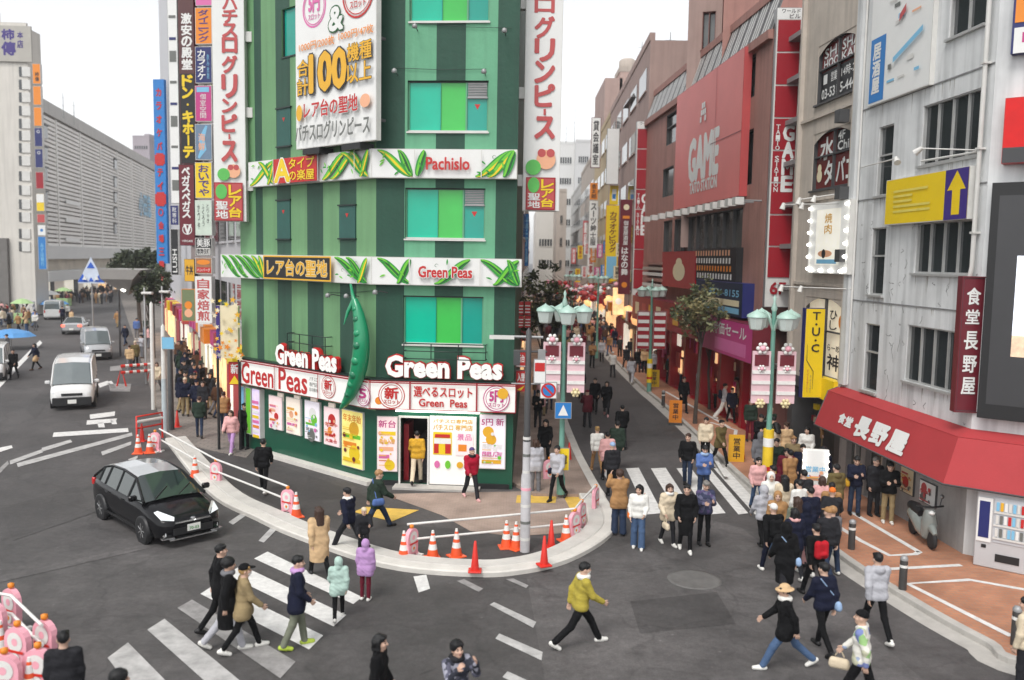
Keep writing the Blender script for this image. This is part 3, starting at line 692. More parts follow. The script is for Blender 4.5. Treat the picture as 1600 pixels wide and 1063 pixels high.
# raised channel letters
for P, (u0, v0, u1, v1), lab in ((P_ch, (602, 557, 785, 592), 'big white raised Green Peas letters over the entrance fascia'), (P_gl, (430, 540, 526, 580), 'white raised Green Peas letters with red sides left of the pea pod')):
 s0, s1, z0, z1 = P.rect(u0, v0, u1, v1, .35);
 if P is P_gl: z0, z1 = P.px(478, 576, .35)[1], P.px(478, 543, .35)[1]
 mb = MB(); Mx = P.mat(s0, z0, .18); text3d(mb, Mx, 'Green Peas', -.03, -.03, s1 - s0 + .03, z1 - z0 + .03, .10, red, red, .075); text3d(mb, Mx, 'Green Peas', 0, 0, s1 - s0, z1 - z0, .17, white_lit, red, .045)
 for k in range(5): x = (s1 - s0) * (k + .5) / 5; mb.tube([Mx @ Vector((x, .1, 0.02)), Mx @ Vector((x, .1, -.18))], .02, dgrey, 6)
 tag(mb.build('channel_letters', loc=P.at(s0, z0, .18)), lab, 'sign letters', 'raised Green Peas letters')
# the pea pod
t = thing('pea_pod_sculpture', 'giant green pea pod hanging at the corner of the building', 'sculpture', P_gl.at(*P_gl.px(550, 640, .55), .55))
pp = cat([P_gl.at(*P_gl.px(u, v, .55), .55) for u, v in ((554, 468), (561, 495), (565, 530), (562, 568), (554, 600), (543, 624), (531, 640))], 8)
podm = paint('pod_green', (18, 142, 96), .9, rough=.28, var=.08, coat=.3); pead = paint('pod_dark_green', (10, 112, 76), .9, rough=.3, var=.08, coat=.3)
n = len(pp); rad = [max(.02,   .275 * math.sin(math.pi * min(1, .07 + .93 * i / (n - 1)) ** .85) ** .7 * (.72 + .28 * min(1, i / n * 2))) for i in range(n)]
mb = MB(); mb.tube(pp, rad, podm, 14); mb.build('pod', t)
mb = MB()
for k in range(9):
 mb = MB(); i = int(5 + (n - 12) * k / 8); c = pp[i] + P_gl.n * rad[i] * .60 + P_gl.r * rad[i] * .05; r = rad[i] * .62
 mb.lathe([(r * math.sin(a * math.pi / 8), -r * math.cos(a * math.pi / 8)) for a in range(9)], c, pead if k % 2 else podm, 12); mb.build('pea_bump', t)
mb = MB(); a = P_gl.at(*P_gl.px(553, 470, .55), .55); mb.tube([a, P_gl.at(*P_gl.px(550, 455, .5), .5), P_gl.at(*P_gl.px(548, 445, .3), .3)], [.07, .05, .04], podm, 8); mb.tube([P_gl.at(*P_gl.px(560, 500, .4), .4), P_gl.at(*P_gl.px(560, 500, 0), 0)], .03, dgrey, 6)
for k in (-1, 1): mb.tube([a, a + Vector((k * .18, -.05, -.35)), a + Vector((k * .3, -.08, -.75))], [.09, .06, .01], podm, 7)
mb.build('stem', t)

# billboard on the long face
o_ = .5; s0 = P_gl.px(463, 234, o_)[0]; s1 = P_gl.px(588, 214, o_)[0]; z0 = P_gl.px(463, 234, o_)[1]; z1 = 16.6
def draw_bb(pr, w, h):
 q = px_on(P_gl, o_ + .004, s0, z0)
 for (u, v, r, m, wd) in ((491, 12, .62, pink, '5円'), (560, -12, .75, red, '新')):
  x, y = q(u, v); pr.ring(x, y, r, .06, m, 28); pr.ring(x, y, r * .86, .03, m, 28); pr.text(wd, x - r * .45, y - r * .2, x + r * .45, y + r * .7, m, bold=.05); pr.text('スロット', x - r * .5, y - r * .6, x + r * .5, y - r * .3, m, bold=.02)
 T(pr, q, '&', 516, 12, 537, 47, white, bold=.05, outline=darkg, ow=.06)
 T(pr, q, '1000円/200枚', 469, 62, 524, 76, orange, bold=.015); T(pr, q, '1000円/47枚', 531, 44, 585, 58, orange, bold=.015)
 for m_, ow in ((gold, ink),):
  T(pr, q, '合', 467, 95, 484, 120, m_, bold=.03, outline=ink, ow=.04); T(pr, q, '計', 467, 124, 484, 150, m_, bold=.03, outline=ink, ow=.04)
  T(pr, q, '100', 487, 82, 543, 140, m_, bold=.05, outline=ink, ow=.04)
  T(pr, q, '機種', 546, 66, 584, 94, m_, bold=.03, outline=ink, ow=.03); T(pr, q, '以上', 546, 98, 584, 128, m_, bold=.03, outline=ink, ow=.03)
 T(pr, q, 'レア台の聖地', 479, 154, 563, 180, red, bold=.03, outline=white, ow=.03); T(pr, q, 'パチスログリンピース', 466, 188, 582, 216, greyp, bold=.03)
 x, y = q(472, 178); pr.disc(x, y, .16, gold, ry=.26); x, y = q(575, 158); pr.disc(x, y, .24, peach, ry=.2)
t = slab_sign('billboard', 'tall white billboard with gold 100 and red characters on the green wall', 'billboard', P_gl, s0, s1, z0, z1, .32, o_, white, offw, draw_bb)
for f in (.12, .62): mb = MB(); mb.pbox(P_gl, s0 + (s1 - s0) * f, s0 + (s1 - s0) * (f + .22), z0 - .22, z0 - .03, .05, .6, black); mb.build('lamp_housing', t)
for f in (.05, .5, .95):
 for z in (z0 + .6, z0 + 3, z0 + 6): mb = MB(); mb.pbox(P_gl, s0 + (s1 - s0) * f - .04, s0 + (s1 - s0) * f + .04, z, z + .08, 0, .32, dgrey); mb.build('bracket', t)

# posters
def art(seed, bgm, pal, head=None, headm=None):
 def d(pr, w, h):
  r = random.Random(seed)
  pr.rect(.03, .03, w - .03, h - .03, bgm)
  if head: pr.text(head, .08 * w, .80 * h, .92 * w, .93 * h, headm, bold=.03)
  for k in range(5):
   y = h * (.70 - k * .14)
   c = r.random()
   if c < .4: pr.rect(w * .1, y - h * .04, w * r.uniform(.5, .92), y + h * .03, r.choice(pal))
   elif c < .75: pr.disc(w * r.uniform(.3, .7), y - .02 * h, w * r.uniform(.14, .26), r.choice(pal), 14)
   else: pr.text(r.choice(['新台入替', 'スロット', '営業中', '開店', '大集合']), w * .12, y - h * .05, w * .88, y + h * .04, r.choice(pal), bold=.03)
  for k in range(8):
   x, y = r.uniform(.15, .85) * w, r.uniform(.08, .7) * h; pr.disc(x, y, w * r.uniform(.03, .09), r.choice(pal), 10)
  for k in range(6): y = h * r.uniform(.06, .72); pr.rect(w * .12, y, w * r.uniform(.4, .88), y + h * .012, r.choice(pal))
 return d
pal1 = [peach, orange, gold, pink, white, red, cream]; pal2 = [skyb, pink, white, peach, lime, greyp]
lit_c = M('lit_cream_poster', (.82, .72, .62), .4, .1, 2, emit=.14); lit_y = M('lit_yellow_poster', (.86, .74, .22), .4, .12, 2, emit=.14); lit_p = M('lit_pink_poster', (.85, .66, .66), .4, .1, 2, emit=.14); lit_l = M('lit_lilac_poster', (.78, .74, .80), .4, .1, 2, emit=.14)
for (P, u0, v0, u1, v1, bgm, pal, sd, hd, hm, lab) in (
 (P_gl, 420, 619, 441, 671, lit_p, pal1, 31, None, None, 'small pink poster on the green wall, farthest from the corner'),
 (P_gl, 447, 622, 469.5, 679, lit_c, pal1, 32, None, None, 'small cream poster with an orange picture on the green wall'),
 (P_gl, 476, 627, 499.5, 688, lit_l, pal2, 33, None, None, 'small lilac grey poster between the cream and red pictured ones'),
 (P_gl, 506, 637, 530.5, 697, lit_p, [red, orange, peach, white], 34, None, None, 'small pale poster with red figures under the pea pod tip'),
 (P_gl, 534, 642, 567, 731, lit_y, [yellow, gold, orange, maroon, lime], 35, '年末年始', orange, 'big lit yellow poster at the end of the long wall'),
 (P_ch, 589, 651, 621, 737, lit_p, [pink, gold, yellow, peach], 36, '新台', magenta, 'tall pink and yellow poster left of the entrance door'),
 (P_ch, 749, 648, 790, 733, lit_l, [gold, lime, white, pink], 37, '5円 新', magenta, 'white poster with gold and lime fruits right of the entrance')):
 s0, s1, z0, z1 = P.rect(u0, v0, u1, v1, .08)
 slab_sign('poster', lab, 'poster', P, s0, s1, z0, z1, .003, .08, bgm, offw, art(sd, bgm, pal, hd, hm), group='lit posters on the green building')
for k, (u, v) in enumerate(((436, 612), (462, 616), (488, 620), (516, 628))):
 s, z = P_gl.px(u, v + 8, .1); mb = MB(); mb.pbox(P_gl, s - .16, s + .16, z - .16, z + .12, .003, .06, lit_c);
 tag(mb.build('wall_lamp', loc=P_gl.at(s, z)), 'glowing cream card above the ' + ('pink poster', 'cream poster', 'lilac grey poster', 'red figured poster')[k] + ' on the long wall', 'card')
s0, s1, z0, z1 = P_ch.rect(671, 651, 744, 758, .06)
def dd(pr, w, h):
 pr.text('パチスロ専門店', .08 * w, .90 * h, .92 * w, .96 * h, gold, bold=.02); pr.text('パチスロ', .08 * w, .80 * h, .5 * w, .88 * h, gold, bold=.02); pr.text('専門店', .55 * w, .80 * h, .92 * w, .88 * h, gold, bold=.02)
 pr.rect(.08 * w, .44 * h, .48 * w, .77 * h, yellow); pr.rect(.10 * w, .60 * h, .46 * w, .68 * h, white); pr.rect(.10 * w, .46 * h, .2 * w, .60 * h, red); pr.rect(.34 * w, .46 * h, .46 * w, .60 * h, red); pr.rect(.12 * w, .69 * h, .44 * w, .74 * h, red)
 pr.rect(.56 * w, .44 * h, .94 * w, .77 * h, lit_p); pr.text('景品', .60 * w, .66 * h, .9 * w, .75 * h, pink, bold=.02); pr.rect(.62 * w, .5 * h, .8 * w, .6 * h, orange)
 pr.disc(.17 * w, .30 * h, .06 * w, pink, ry=.08 * w); pr.disc(.40 * w, .30 * h, .06 * w, lime, ry=.09 * w); pr.disc(.66 * w, .30 * h, .07 * w, gold)
slab_sign('sliding_door', 'white lit sliding door covered in notices beside the dark doorway', 'door', P_ch, s0, s1, z0, z1, .003, .06, M('lit_door_white', (.8, .78, .74), .35, .05, 2, emit=.12), offw, dd)
mb = MB(); mb.pbox(P_ch, door[0] - .1, s1 + .1, zb - .06, zb - .01, .05, .3, lamp_on)
tag(mb.build('strip_light', loc=P_ch.at(door[0], zb - .06)), 'bright strip light under the fascia over the doors', 'light')

# tall projecting banners at both ends
def projecting(label, u0, v0, u1, v1, base, draw, face=white, side=offw, depth=.35, top=16.8, name='projecting_sign', group='tall pachinko banner signs', y=None, frame=None):
 P = Plane(base, (1, -.0 + 0.02)); s0, s1, zz0, zz1 = P.rect(u0, max(v0, 0), u1, v1)
 zb_ = P.px((u0 + u1) / 2, v1)[1]; zt_ = top if v0 <= 0 else P.px((u0 + u1) / 2, v0)[1]
 q = px_on(P, .004, s0, zb_)
 return slab_sign(name, label, 'sign', P, s0, s1, zb_, zt_, -depth, 0, face, side, (lambda pr, w, h: draw(pr, q, w, h)) if draw else None, group, frame), P, s0, s1
mint_blob = paint('print_pea_green', (96, 190, 90), .9)
def lower_badge(pr, q, u0, u1, v0, v1):
 a, b = q(u0, v1); c, d = q(u1, v0); w = c - a; h = d - b
 pr.rect(a, b, c, d, redd); pr.rect(a + .04, b + .04, c - .04, d - .04, coral); pr.vtext('レア台', a + w * .52, b + .08 * h, c - .06, d - .05 * h, yellow, bold=.05, outline=redd)
 pr.vtext('聖地', a + .07, b + .05 * h, a + w * .48, b + .52 * h, white, bold=.04); pr.disc(a + w * .26, b + h * .76, w * .2, mint_blob, ry=w * .26)
def ban_l(pr, q, w, h):
 for k, (c, v0, v1) in enumerate((('ハ', -60, -38), ('チ', -33, -8), ('パ', -1, 14), ('チ', 16, 36), ('ス', 38, 58), ('ロ', 60, 82), ('グ', 88, 114), ('リ', 118, 152), ('ン', 156, 176), ('ピ', 180, 206), ('ー', 210, 218), ('ス', 222, 252))):
  if k < 2: continue
  if k in (2,): c = 'ハ'
  a, b = q(348, v1); c2, d = q(370, v0)
  if c == 'ー': pr.rect(a + (c2 - a) * .44, b, a + (c2 - a) * .56, d, coral)
  else: pr.text(c, a, b, c2, d, coral, bold=.05)
 lower_badge(pr, q, 336, 380, 286, 345)
 x, y = q(366, 268); pr.disc(x, y, .24, peach); pr.disc(x - .1, y + .13, .1, coral); pr.disc(x + .1, y + .13, .1, coral); pr.disc(x - .35, y - .12, .22, mint_blob)
bL = P_gl.at(sL0 - .1, 0, 1.1); tL, PL_, _, _ = projecting('white banner of faded red characters at the left end of the green building', 333, 0, 383, 346, bL, ban_l)
for v in (56, 175, 290):
 mb = MB(); z = PL_.px(380, v)[1]; mb.box(PL_.at(PL_.rect(333, 0, 383, 346)[1] + .12, z, -.2), (.22, .2, .35), offw); mb.build('bracket', tL)
def ban_r(pr, q, w, h):
 for c, v0, v1 in (('ロ', -2, 19), ('グ', 27, 59), ('リ', 62, 95), ('ン', 97, 129), ('ピ', 133, 166), ('ー', 171, 180), ('ス', 184, 216)):
  a, b = q(836, v1); c2, d = q(866, v0)
  if c == 'ー': pr.rect(a + (c2 - a) * .44, b, a + (c2 - a) * .56, d, coral)
  else: pr.text(c, a, b, c2, d, coral, bold=.05)
 lower_badge(pr, q, 821, 868, 278, 328)
 x, y = q(853, 250); pr.disc(x, y, .30, peach); pr.disc(x - .14, y + .2, .13, coral); pr.disc(x + .14, y + .2, .13, coral); x, y = q(833, 262); pr.disc(x, y, .24, mint_blob)
tR, PR_, sR0, sR1 = projecting('white banner of faded red characters at the right side of the green building', 819, 0, 877, 330, P_gr.at(.9, 0, .15), ban_r)
for v in (4, 145, 282):
 mb = MB(); z = PR_.px(822, v)[1]; mb.box(PR_.at(sR0 - .12, z, -.17), (.5, .25, .35), offw); mb.build('bracket', tR)
# ------------------------------------------------------------------ right row of the street
wtile = M('pale_tile_wall', (.64, .65, .65), .55, .14, .9, .12, 14, streak=.34)
tilejoint = M('joint_dark_grey', (.20, .20, .20), .8, .3, 3)  # plain dark grey for the tile joints and the ledge strip
brown_c = M('brown_grey_render', (.50, .44, .38), .8, .12, 1.2, .3, 12, streak=.2)
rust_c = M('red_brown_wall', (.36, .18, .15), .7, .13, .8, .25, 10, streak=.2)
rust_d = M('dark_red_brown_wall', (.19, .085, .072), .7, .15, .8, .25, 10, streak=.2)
pinkb = M('dusty_pink_wall', (.38, .27, .24), .8, .10, .6, .2, 10, streak=.18)
sand_c = M('sand_wall', (.44, .38, .33), .8, .10, .6, .2, 10, streak=.18)
palegrey = M('pale_grey_wall', (.50, .49, .47), .8, .08, .5, streak=.15)
awn = paint('awning_red', (176, 54, 58), .85, rough=.75, var=.08, scale=1.5, bump=.15, bscale=30)
frame_al = M('aluminium_frame', (.52, .52, .51), .35, .1, 3, metal=.4)
W1 = G(1470, 853); D1 = dirvp(715)
P_r1 = Plane(W1, -D1)                       # n faces the street (left)
sc = P_r1.px(1529, 500)[0]; s29 = P_r1.px(1322, 500)[0]      # corner near, far end
CN = P_r1.at(sc, 0)
dn = dirvp(-900); P_r1c = Plane(CN, -dn)
w1 = thing('tiled_building', 'weathered pale tiled building with red awning at the right corner', 'building', CN)
def rects(P, lst, o=0): return [P.rect(*r, o) for r in lst]
hw1 = [P_r1.rect(1441, 152, 1533, 250), P_r1.rect(1430, 346, 1517, 428), P_r1.rect(1415, 513, 1500, 606), P_r1.rect(1371, 197, 1394, 305), P_r1.rect(1360, 356, 1382, 461), P_r1.rect(1350, 506, 1372, 612), P_r1.rect(1485, -20, 1541, 48)]
hw1 = [(a, min(b, sc - .12), c, d) for a, b, c, d in hw1]
zg = 3.0
hd = [(s29 + .5, s29 + 1.5, .13, 2.5), (s29 + 1.8, s29 + 3.6, .13, 2.5)]
mb = MB(); mb.wall(P_r1, s29, sc, zg, 20, hw1, wtile, .14); mb.wall(P_r1, s29, sc, .12, zg, hd, M('shop_wall_grey', (.34, .33, .32), .8, .2, 1.2, streak=.25), .2)
mb.wall(P_r1c, 0, 9, .12, 20, [], wtile, .1)
e0 = P_r1.at(s29, 0); e1 = e0 - P_r1.n * 9
mb.quad([e1, e0, e0 + Vector((0, 0, 20)), e1 + Vector((0, 0, 20))], wtile)
mb.build('wall', w1)
mb = MB(); q9 = P_r1c.at(9, 20); mb.quad([P_r1.at(s29, 20), P_r1.at(sc, 20), q9, e1 + Vector((4, 0, 20))], grey_m); mb.build('roof', w1)
mb = MB()                                   # joints, ledges, pilaster, pipes
zj = [P_r1.px(1440, v)[1] for v in (140, 300, 480)]
for z in zj: mb.pbox(P_r1, s29 + .02, sc - .02, z - .02, z + .02, .002, .02, tilejoint)
mb.build('joint', w1)
mb = MB(); mb.pbox(P_r1, s29 - .02, s29 + .32, zg + .35, 19.9, .003, .14, wtile); mb.pbox(P_r1, s29, sc, zg - .02, zg + .14, .003, .10, tilejoint); mb.build('pilaster', w1)
mb = MB()
rp = random.Random(5)
crk = M('crack_grey', (.13, .128, .125), .9, .3, 6)
for k in range(70):                         # crazed tile cracks with a shape of their own
 s, z = rp.uniform(s29 + .4, sc - .2), rp.uniform(zg + .3, 8.6)
 if any(a - .05 < s < b + .05 and c - .1 < z < d + .1 for a, b, c, d in hw1): continue
 pts = []; L_ = rp.uniform(.1, .7) * (1 if z < 6.5 else .6); v = rp.random() < .75
 n = 6
 for i in range(n): pts.append((s + (i * L_ / n if not v else rp.uniform(-.03, .03) + .06 * math.sin(i + k)), z - (i * L_ / n if v else rp.uniform(-.03, .03))))
 for i in range(n - 1):
  a, b = pts[i], pts[i + 1]; w_ = rp.uniform(.004, .011)
  if any(h[0] - .02 < p[0] < h[1] + .02 and h[2] - .05 < p[1] < h[3] + .05 for h in hw1 for p in (a, b)): continue
  nn = (b[1] - a[1], a[0] - b[0]); l = math.hypot(*nn) or 1; nn = (nn[0] / l * w_, nn[1] / l * w_)
  mb.quad([P_r1.at(a[0] - nn[0], a[1] - nn[1], .0035 + k * 1e-5), P_r1.at(b[0] - nn[0], b[1] - nn[1], .0035 + k * 1e-5), P_r1.at(b[0] + nn[0], b[1] + nn[1], .0035 + k * 1e-5), P_r1.at(a[0] + nn[0], a[1] + nn[1], .0035 + k * 1e-5)], crk)
mb.build('crack', w1)
mb = MB(); dirt = M('grime_streak', (.36, .345, .32), .9, .3, 4)
for k in range(90):
 h = rp.choice(hw1[:6]); s = rp.uniform(h[0] - .1, h[1] + .1); z = h[2] - .08 if k < 60 else rp.choice(zj) - .03; s = s if k < 60 else rp.uniform(s29 + .4, sc - .2); L_ = rp.uniform(.15, .8); w_ = rp.uniform(.008, .03)
 if any(a < s < b and z - L_ < d and z > c for a, b, c, d in hw1): continue
 mb.add([P_r1.at(s - w_, z, .0028 + k * 2e-6), P_r1.at(s + w_, z, .0028 + k * 2e-6), P_r1.at(s + w_ * .2, z - L_, .0028 + k * 2e-6)], [[0, 1, 2]], dirt)
mb.build('grime', w1)
def window(P, h, parent, mull=1, glassm=glass, depth=.12, sill=True, fm=None, cross=False):
 s0, s1, z0, z1 = h; fm = fm or frame_al; t_ = .04
 b = MB()
 for a, c in ((s0, s0 + t_), (s1 - t_, s1)): b.pbox(P, a, c, z0, z1, -depth, -.03, fm)
 b.pbox(P, s0 + t_, s1 - t_, z1 - t_, z1, -depth, -.03, fm); b.pbox(P, s0 + t_, s1 - t_, z0, z0 + t_, -depth, -.03, fm)
 for k in range(1, mull + 1):
  x = s0 + (s1 - s0) * k / (mull + 1); b.pbox(P, x - .022, x + .022, z0 + t_, z1 - t_, -depth, -.05, fm)
 if cross: zm = z0 + (z1 - z0) * .58; b.pbox(P, s0 + t_, s1 - t_, zm - .025, zm + .025, -depth, -.045, fm)
 if sill: b.pbox(P, s0 - .06, s1 + .06, z0 - .07, z0 - .004, .003, .09, fm)
 o = b.build('window', parent)
 g_ = MB(); g_.quad([P.at(s0, z0, -depth + .01), P.at(s1, z0, -depth + .01), P.at(s1, z1, -depth + .01), P.at(s0, z1, -depth + .01)], glassm); g_.build('pane', o)
 return o
for i, h in enumerate(hw1): window(P_r1, h, w1, 3 if i < 3 else (1 if i == 6 else 0), glass, cross=i in (3, 4, 5))
mb = MB(); s_ = P_r1.px(1541, 100)[0]; s_ = min(s_, sc - .08)
mb.tube([P_r1.at(sc - .22, 19.5, .12), P_r1.at(sc - .22, 7.2, .12), P_r1.at(sc - .3, 6.9, .12)], .055, offw, 10)
for z in (8, 10, 12): mb.pbox(P_r1, sc - .30, sc - .14, z, z + .05, .003, .19, offw)
mb.tube([P_r1.at(s29 + .45, 19.5, .06), P_r1.at(s29 + .45, zg + .4, .06)], .035, offw, 8); mb.build('drainpipe', w1)
# doors under the awning
mb = MB()
for a, b, c, d in hd: mb.quad([P_r1.at(a, c, -.19), P_r1.at(b, c, -.19), P_r1.at(b, d, -.19), P_r1.at(a, d, -.19)], glass2); mb.pbox(P_r1, (a + b) / 2 - .04, (a + b) / 2 + .04, c, d, -.18, -.06, frame_al)
mb.build('shop_door', w1)

# red awning: slanted canvas with a skirt along both faces
t = thing('awning', 'sloping red canvas awning with white characters round the tiled corner', 'awning', CN)
za = P_r1.px(1529, 672)[1]; zb_ = P_r1.px(1322, 607)[1]; za = (za + zb_) / 2
wd, dz, dk = .85, .16, 1.12
a0 = s29 - .1; cl = 9.0
# miter direction at the corner
mn = (P_r1.n + P_r1c.n).normalized(); ml = wd / mn.dot(P_r1.n)
A0, A1, A2 = P_r1.at(a0, za, .01), P_r1.at(sc, za, .01), P_r1c.at(cl, za, .01)
B0, B1, B2 = P_r1.at(a0, za - dz, wd * .5), CN + mn * ml * .5 + Vector((0, 0, za - dz)), P_r1c.at(cl, za - dz, wd * .5)
C0, C1, C2 = P_r1.at(a0 - .0, za - dz - dk, wd), CN + mn * ml + Vector((0, 0, za - dz - dk)), P_r1c.at(cl, za - dz - dk, wd)
mb = MB(); mb.quad([A0, B0, B1, A1], awn); mb.quad([A1, B1, B2, A2], awn); mb.quad([B0, C0, C1, B1], awn); mb.quad([B1, C1, C2, B2], awn)
mb.quad([A0, P_r1.at(a0, za - dz - dk, .01), C0, B0], awn)
mb.build('canvas', t)
mb = MB(); mb.tube([C0, C1, C2], .025, dgrey, 6); mb.tube([A0, B0, C0], .02, dgrey, 6); mb.tube([B0, B1, B2], .012, awn, 6)
for f in (.25, .5, .75): mb.tube([P_r1.at(a0 + (sc - a0) * f, za - dz - dk, .02), P_r1.at(a0 + (sc - a0) * f, za - dz - dk, wd - .02)], .02, dgrey, 6)
mb.build('awning_frame', t)
e1_ = (C1 - C0).normalized(); n_ = e1_.cross((B0 - C0)).normalized(); u_ = n_.cross(e1_)
if n_.y > 0: n_ = -n_; u_ = -u_
Mx = Matrix.Identity(4)
u_ = (B0 - C0) - e1_ * (B0 - C0).dot(e1_); u_.normalize(); n_ = e1_.cross(u_)
for i in range(3): Mx[i][0] = e1_[i]; Mx[i][1] = u_[i]; Mx[i][2] = n_[i]; Mx[i][3] = C0[i]
pr = Print(Mx, .01); L_ = (C1 - C0).length
pr.text('食', .19 * L_, .38, .245 * L_, .68, white, bold=.07); pr.text('堂', .255 * L_, .36, .31 * L_, .66, white, bold=.07)
for k, c in enumerate('長野屋'): pr.text(c, (.345 + .135 * k) * L_, .22, (.455 + .135 * k) * L_, .80, white, bold=.07)
pr.mb.build('lettering', t)

# things on the tiled wall
def on(P, name, label, cat_, u0, v0, u1, v1, o0, o1, face, side, draw=None, group=None, frame=None):
 s0, s1, z0, z1 = P.rect(u0, v0, u1, v1, o1); q = px_on(P, o1 + .004, s0, z0)
 return slab_sign(name, label, cat_, P, s0, s1, z0, z1, o0, o1, face, side, (lambda pr, w, h: draw(pr, q, w, h)) if draw else None, group, frame)
def d_map(pr, q, w, h):
 pr.rect(.02 * w, .02 * h, .28 * w, .52 * h, blue); pr.vtext('居酒屋', .07 * w, .08 * h, .2 * w, .48 * h, white, bold=.05)
 r = random.Random(3)
 for k in range(16): x, y = r.uniform(.3, .85) * w, r.uniform(.12, .9) * h; pr.rect(x, y, x + w * r.uniform(.03, .14), y + h * r.uniform(.01, .04), r.choice([skyb, skyb, peach, greyp, offw]))
 pr.poly([(.52 * w, .60 * h), (.62 * w, .66 * h), (.62 * w, .60 * h), (.52 * w, .55 * h)], coral); pr.poly([(.72 * w, .84 * h), (.95 * w, .96 * h), (.95 * w, .9 * h), (.72 * w, .78 * h)], peach)
 pr.poly([(.45 * w, .30 * h), (.9 * w, .44 * h), (.9 * w, .40 * h), (.45 * w, .26 * h)], skyb)
on(P_r1, 'map_board', 'white map board with a bright blue block high on the tiled wall', 'sign', 1362, -60, 1457, 148, .003, .14, white, offw, d_map)
def d_yel(pr, q, w, h):
 r = random.Random(2); x1 = w * .75
 pr.rect(x1, .01, w - .02, h - .02, purple); m = (x1 + w) / 2; a = w * .085
 pr.poly([(m - a * .5, .10 * h), (m + a * .5, .10 * h), (m + a * .5, .58 * h), (m + a * 1.15, .58 * h), (m, .95 * h), (m - a * 1.15, .58 * h), (m - a * .5, .58 * h)], yellow)
 for k in range(5): y = h * (.25 + .11 * k); pr.rect(.12 * w, y, w * r.uniform(.35, .6), y + h * .05, M('rubbed_yellow', (.72, .60, .12), .5, .1))
on(P_r1, 'arrow_sign', 'yellow sign with a white panel edge and yellow arrow on purple, below the map board', 'sign', 1384, 271, 1513, 347, .003, .22, yellow, offw, d_yel)
Pm = Plane(P_r1.at(sc - .02, 0, .4), (1, -.1))
def d_mar(pr, q, w, h):
 for c, v0, v1 in (('食', 450, 476), ('堂', 484, 506), ('長', 518, 546), ('野', 556, 582), ('屋', 590, 616)):
  a = q(1513, v1)[1]; b = q(1513, v0)[1]; pr.text(c, .2 * w, a, .8 * w, b, white, bold=.03)
s0, s1, z0, z1 = Pm.rect(1499, 434, 1534, 643); q = px_on(Pm, .004, s0, z0)
slab_sign('vertical_sign', 'narrow maroon sign of white characters hanging above the red awning', 'sign', Pm, s0, s1, z0, z1, -.25, 0, maroon, dgrey, lambda pr, w, h: d_mar(pr, q, w, h), None, maroon)
scr = M('dark_led_panel', (.045, .045, .048), .35, .05, 2)
def d_led(pr, q, w, h):
 x0 = q(1556, 400)[0]; pr.rect(x0, .35, w - .25, h - .3, scr)
 x1 = q(1590, 400)[0]; y0 = q(1595, 525)[1]; y1 = q(1595, 400)[1]; pr.rect(x1, y0, w - .3, y1, M('bright_screen', (.8, .85, .95), .4, .05, 1, emit=.5)); pr.rect(x1, y0 - .5, w - .3, y0, M('warm_screen', (.7, .5, .35), .4, .4, 3, emit=.3))
on(P_r1c, 'led_screen', 'huge black framed video screen at the right edge, mostly dark', 'screen', 1538, 283, 1720, 664, .003, .3, black, black, d_led)
def d_rb(pr, q, w, h): pr.rect(.01, .01, w, .24 * h, scr)
on(P_r1c, 'shop_sign', 'plain bright red sign with a black lower strip above the video screen', 'sign', 1568, 147, 1720, 252, .003, .35, paint('bright_red_sign', (214, 8, 8), .95), red, d_rb)
def d_or(pr, q, w, h): pr.rect(.05, .0, w, .30 * h, white); pr.rect(.13 * w, .12 * h, w, .24 * h, magenta); pr.rect(.05, .36 * h, w, h, orange)
on(P_r1c, 'shop_sign', 'orange and white sign with navy edging in the top right corner', 'sign', 1584, -60, 1720, 76, .003, .25, navy, navy, d_or)
mb = MB()
for (a, b) in (((1530, 235), (1440, 232)), ((1345, 262), (1400, 248))):
 p = P_r1.at(*P_r1.px(*a, .05), .05); q_ = P_r1.at(*P_r1.px(*b, .9), .9); mb.tube([p, q_], .018, offw, 6); d_ = (q_ - p).normalized(); mb.tube([q_ - d_ * .02 + Vector((0, 0, .02)), q_ + d_ * .16 - Vector((0, 0, .12))], [.05, .09], offw, 10)
p = P_r1.at(*P_r1.px(1490, 238, .05), .05); mb.tube([P_r1.at(*P_r1.px(1440, 252, .05), .05), P_r1.at(*P_r1.px(1530, 237, .05), .05)], .03, offw, 6)
tag(mb.build('floodlight_bar', loc=p), 'thin white floodlight arms reaching out over the yellow arrow sign', 'lights')
# shop clutter under the awning
def d_menu(pr, q, w, h):
 art(41, cream, [red, coral, gold, greyp])(pr, w, h)
s_ = s29 + 4.0
slab_sign('menu_board', 'small cream menu poster on the wall under the red awning', 'poster', P_r1, s_, s_ + .7, .9, 1.7, .003, .05, cream, dgrey, art(41, cream, [red, coral, gold, greyp]))
slab_sign('menu_board', 'white notice on the wall behind the parked scooter', 'poster', P_r1, s_ + 1.0, s_ + 1.8, .9, 1.5, .003, .05, white, dgrey, art(42, white, [coral, greyp]))

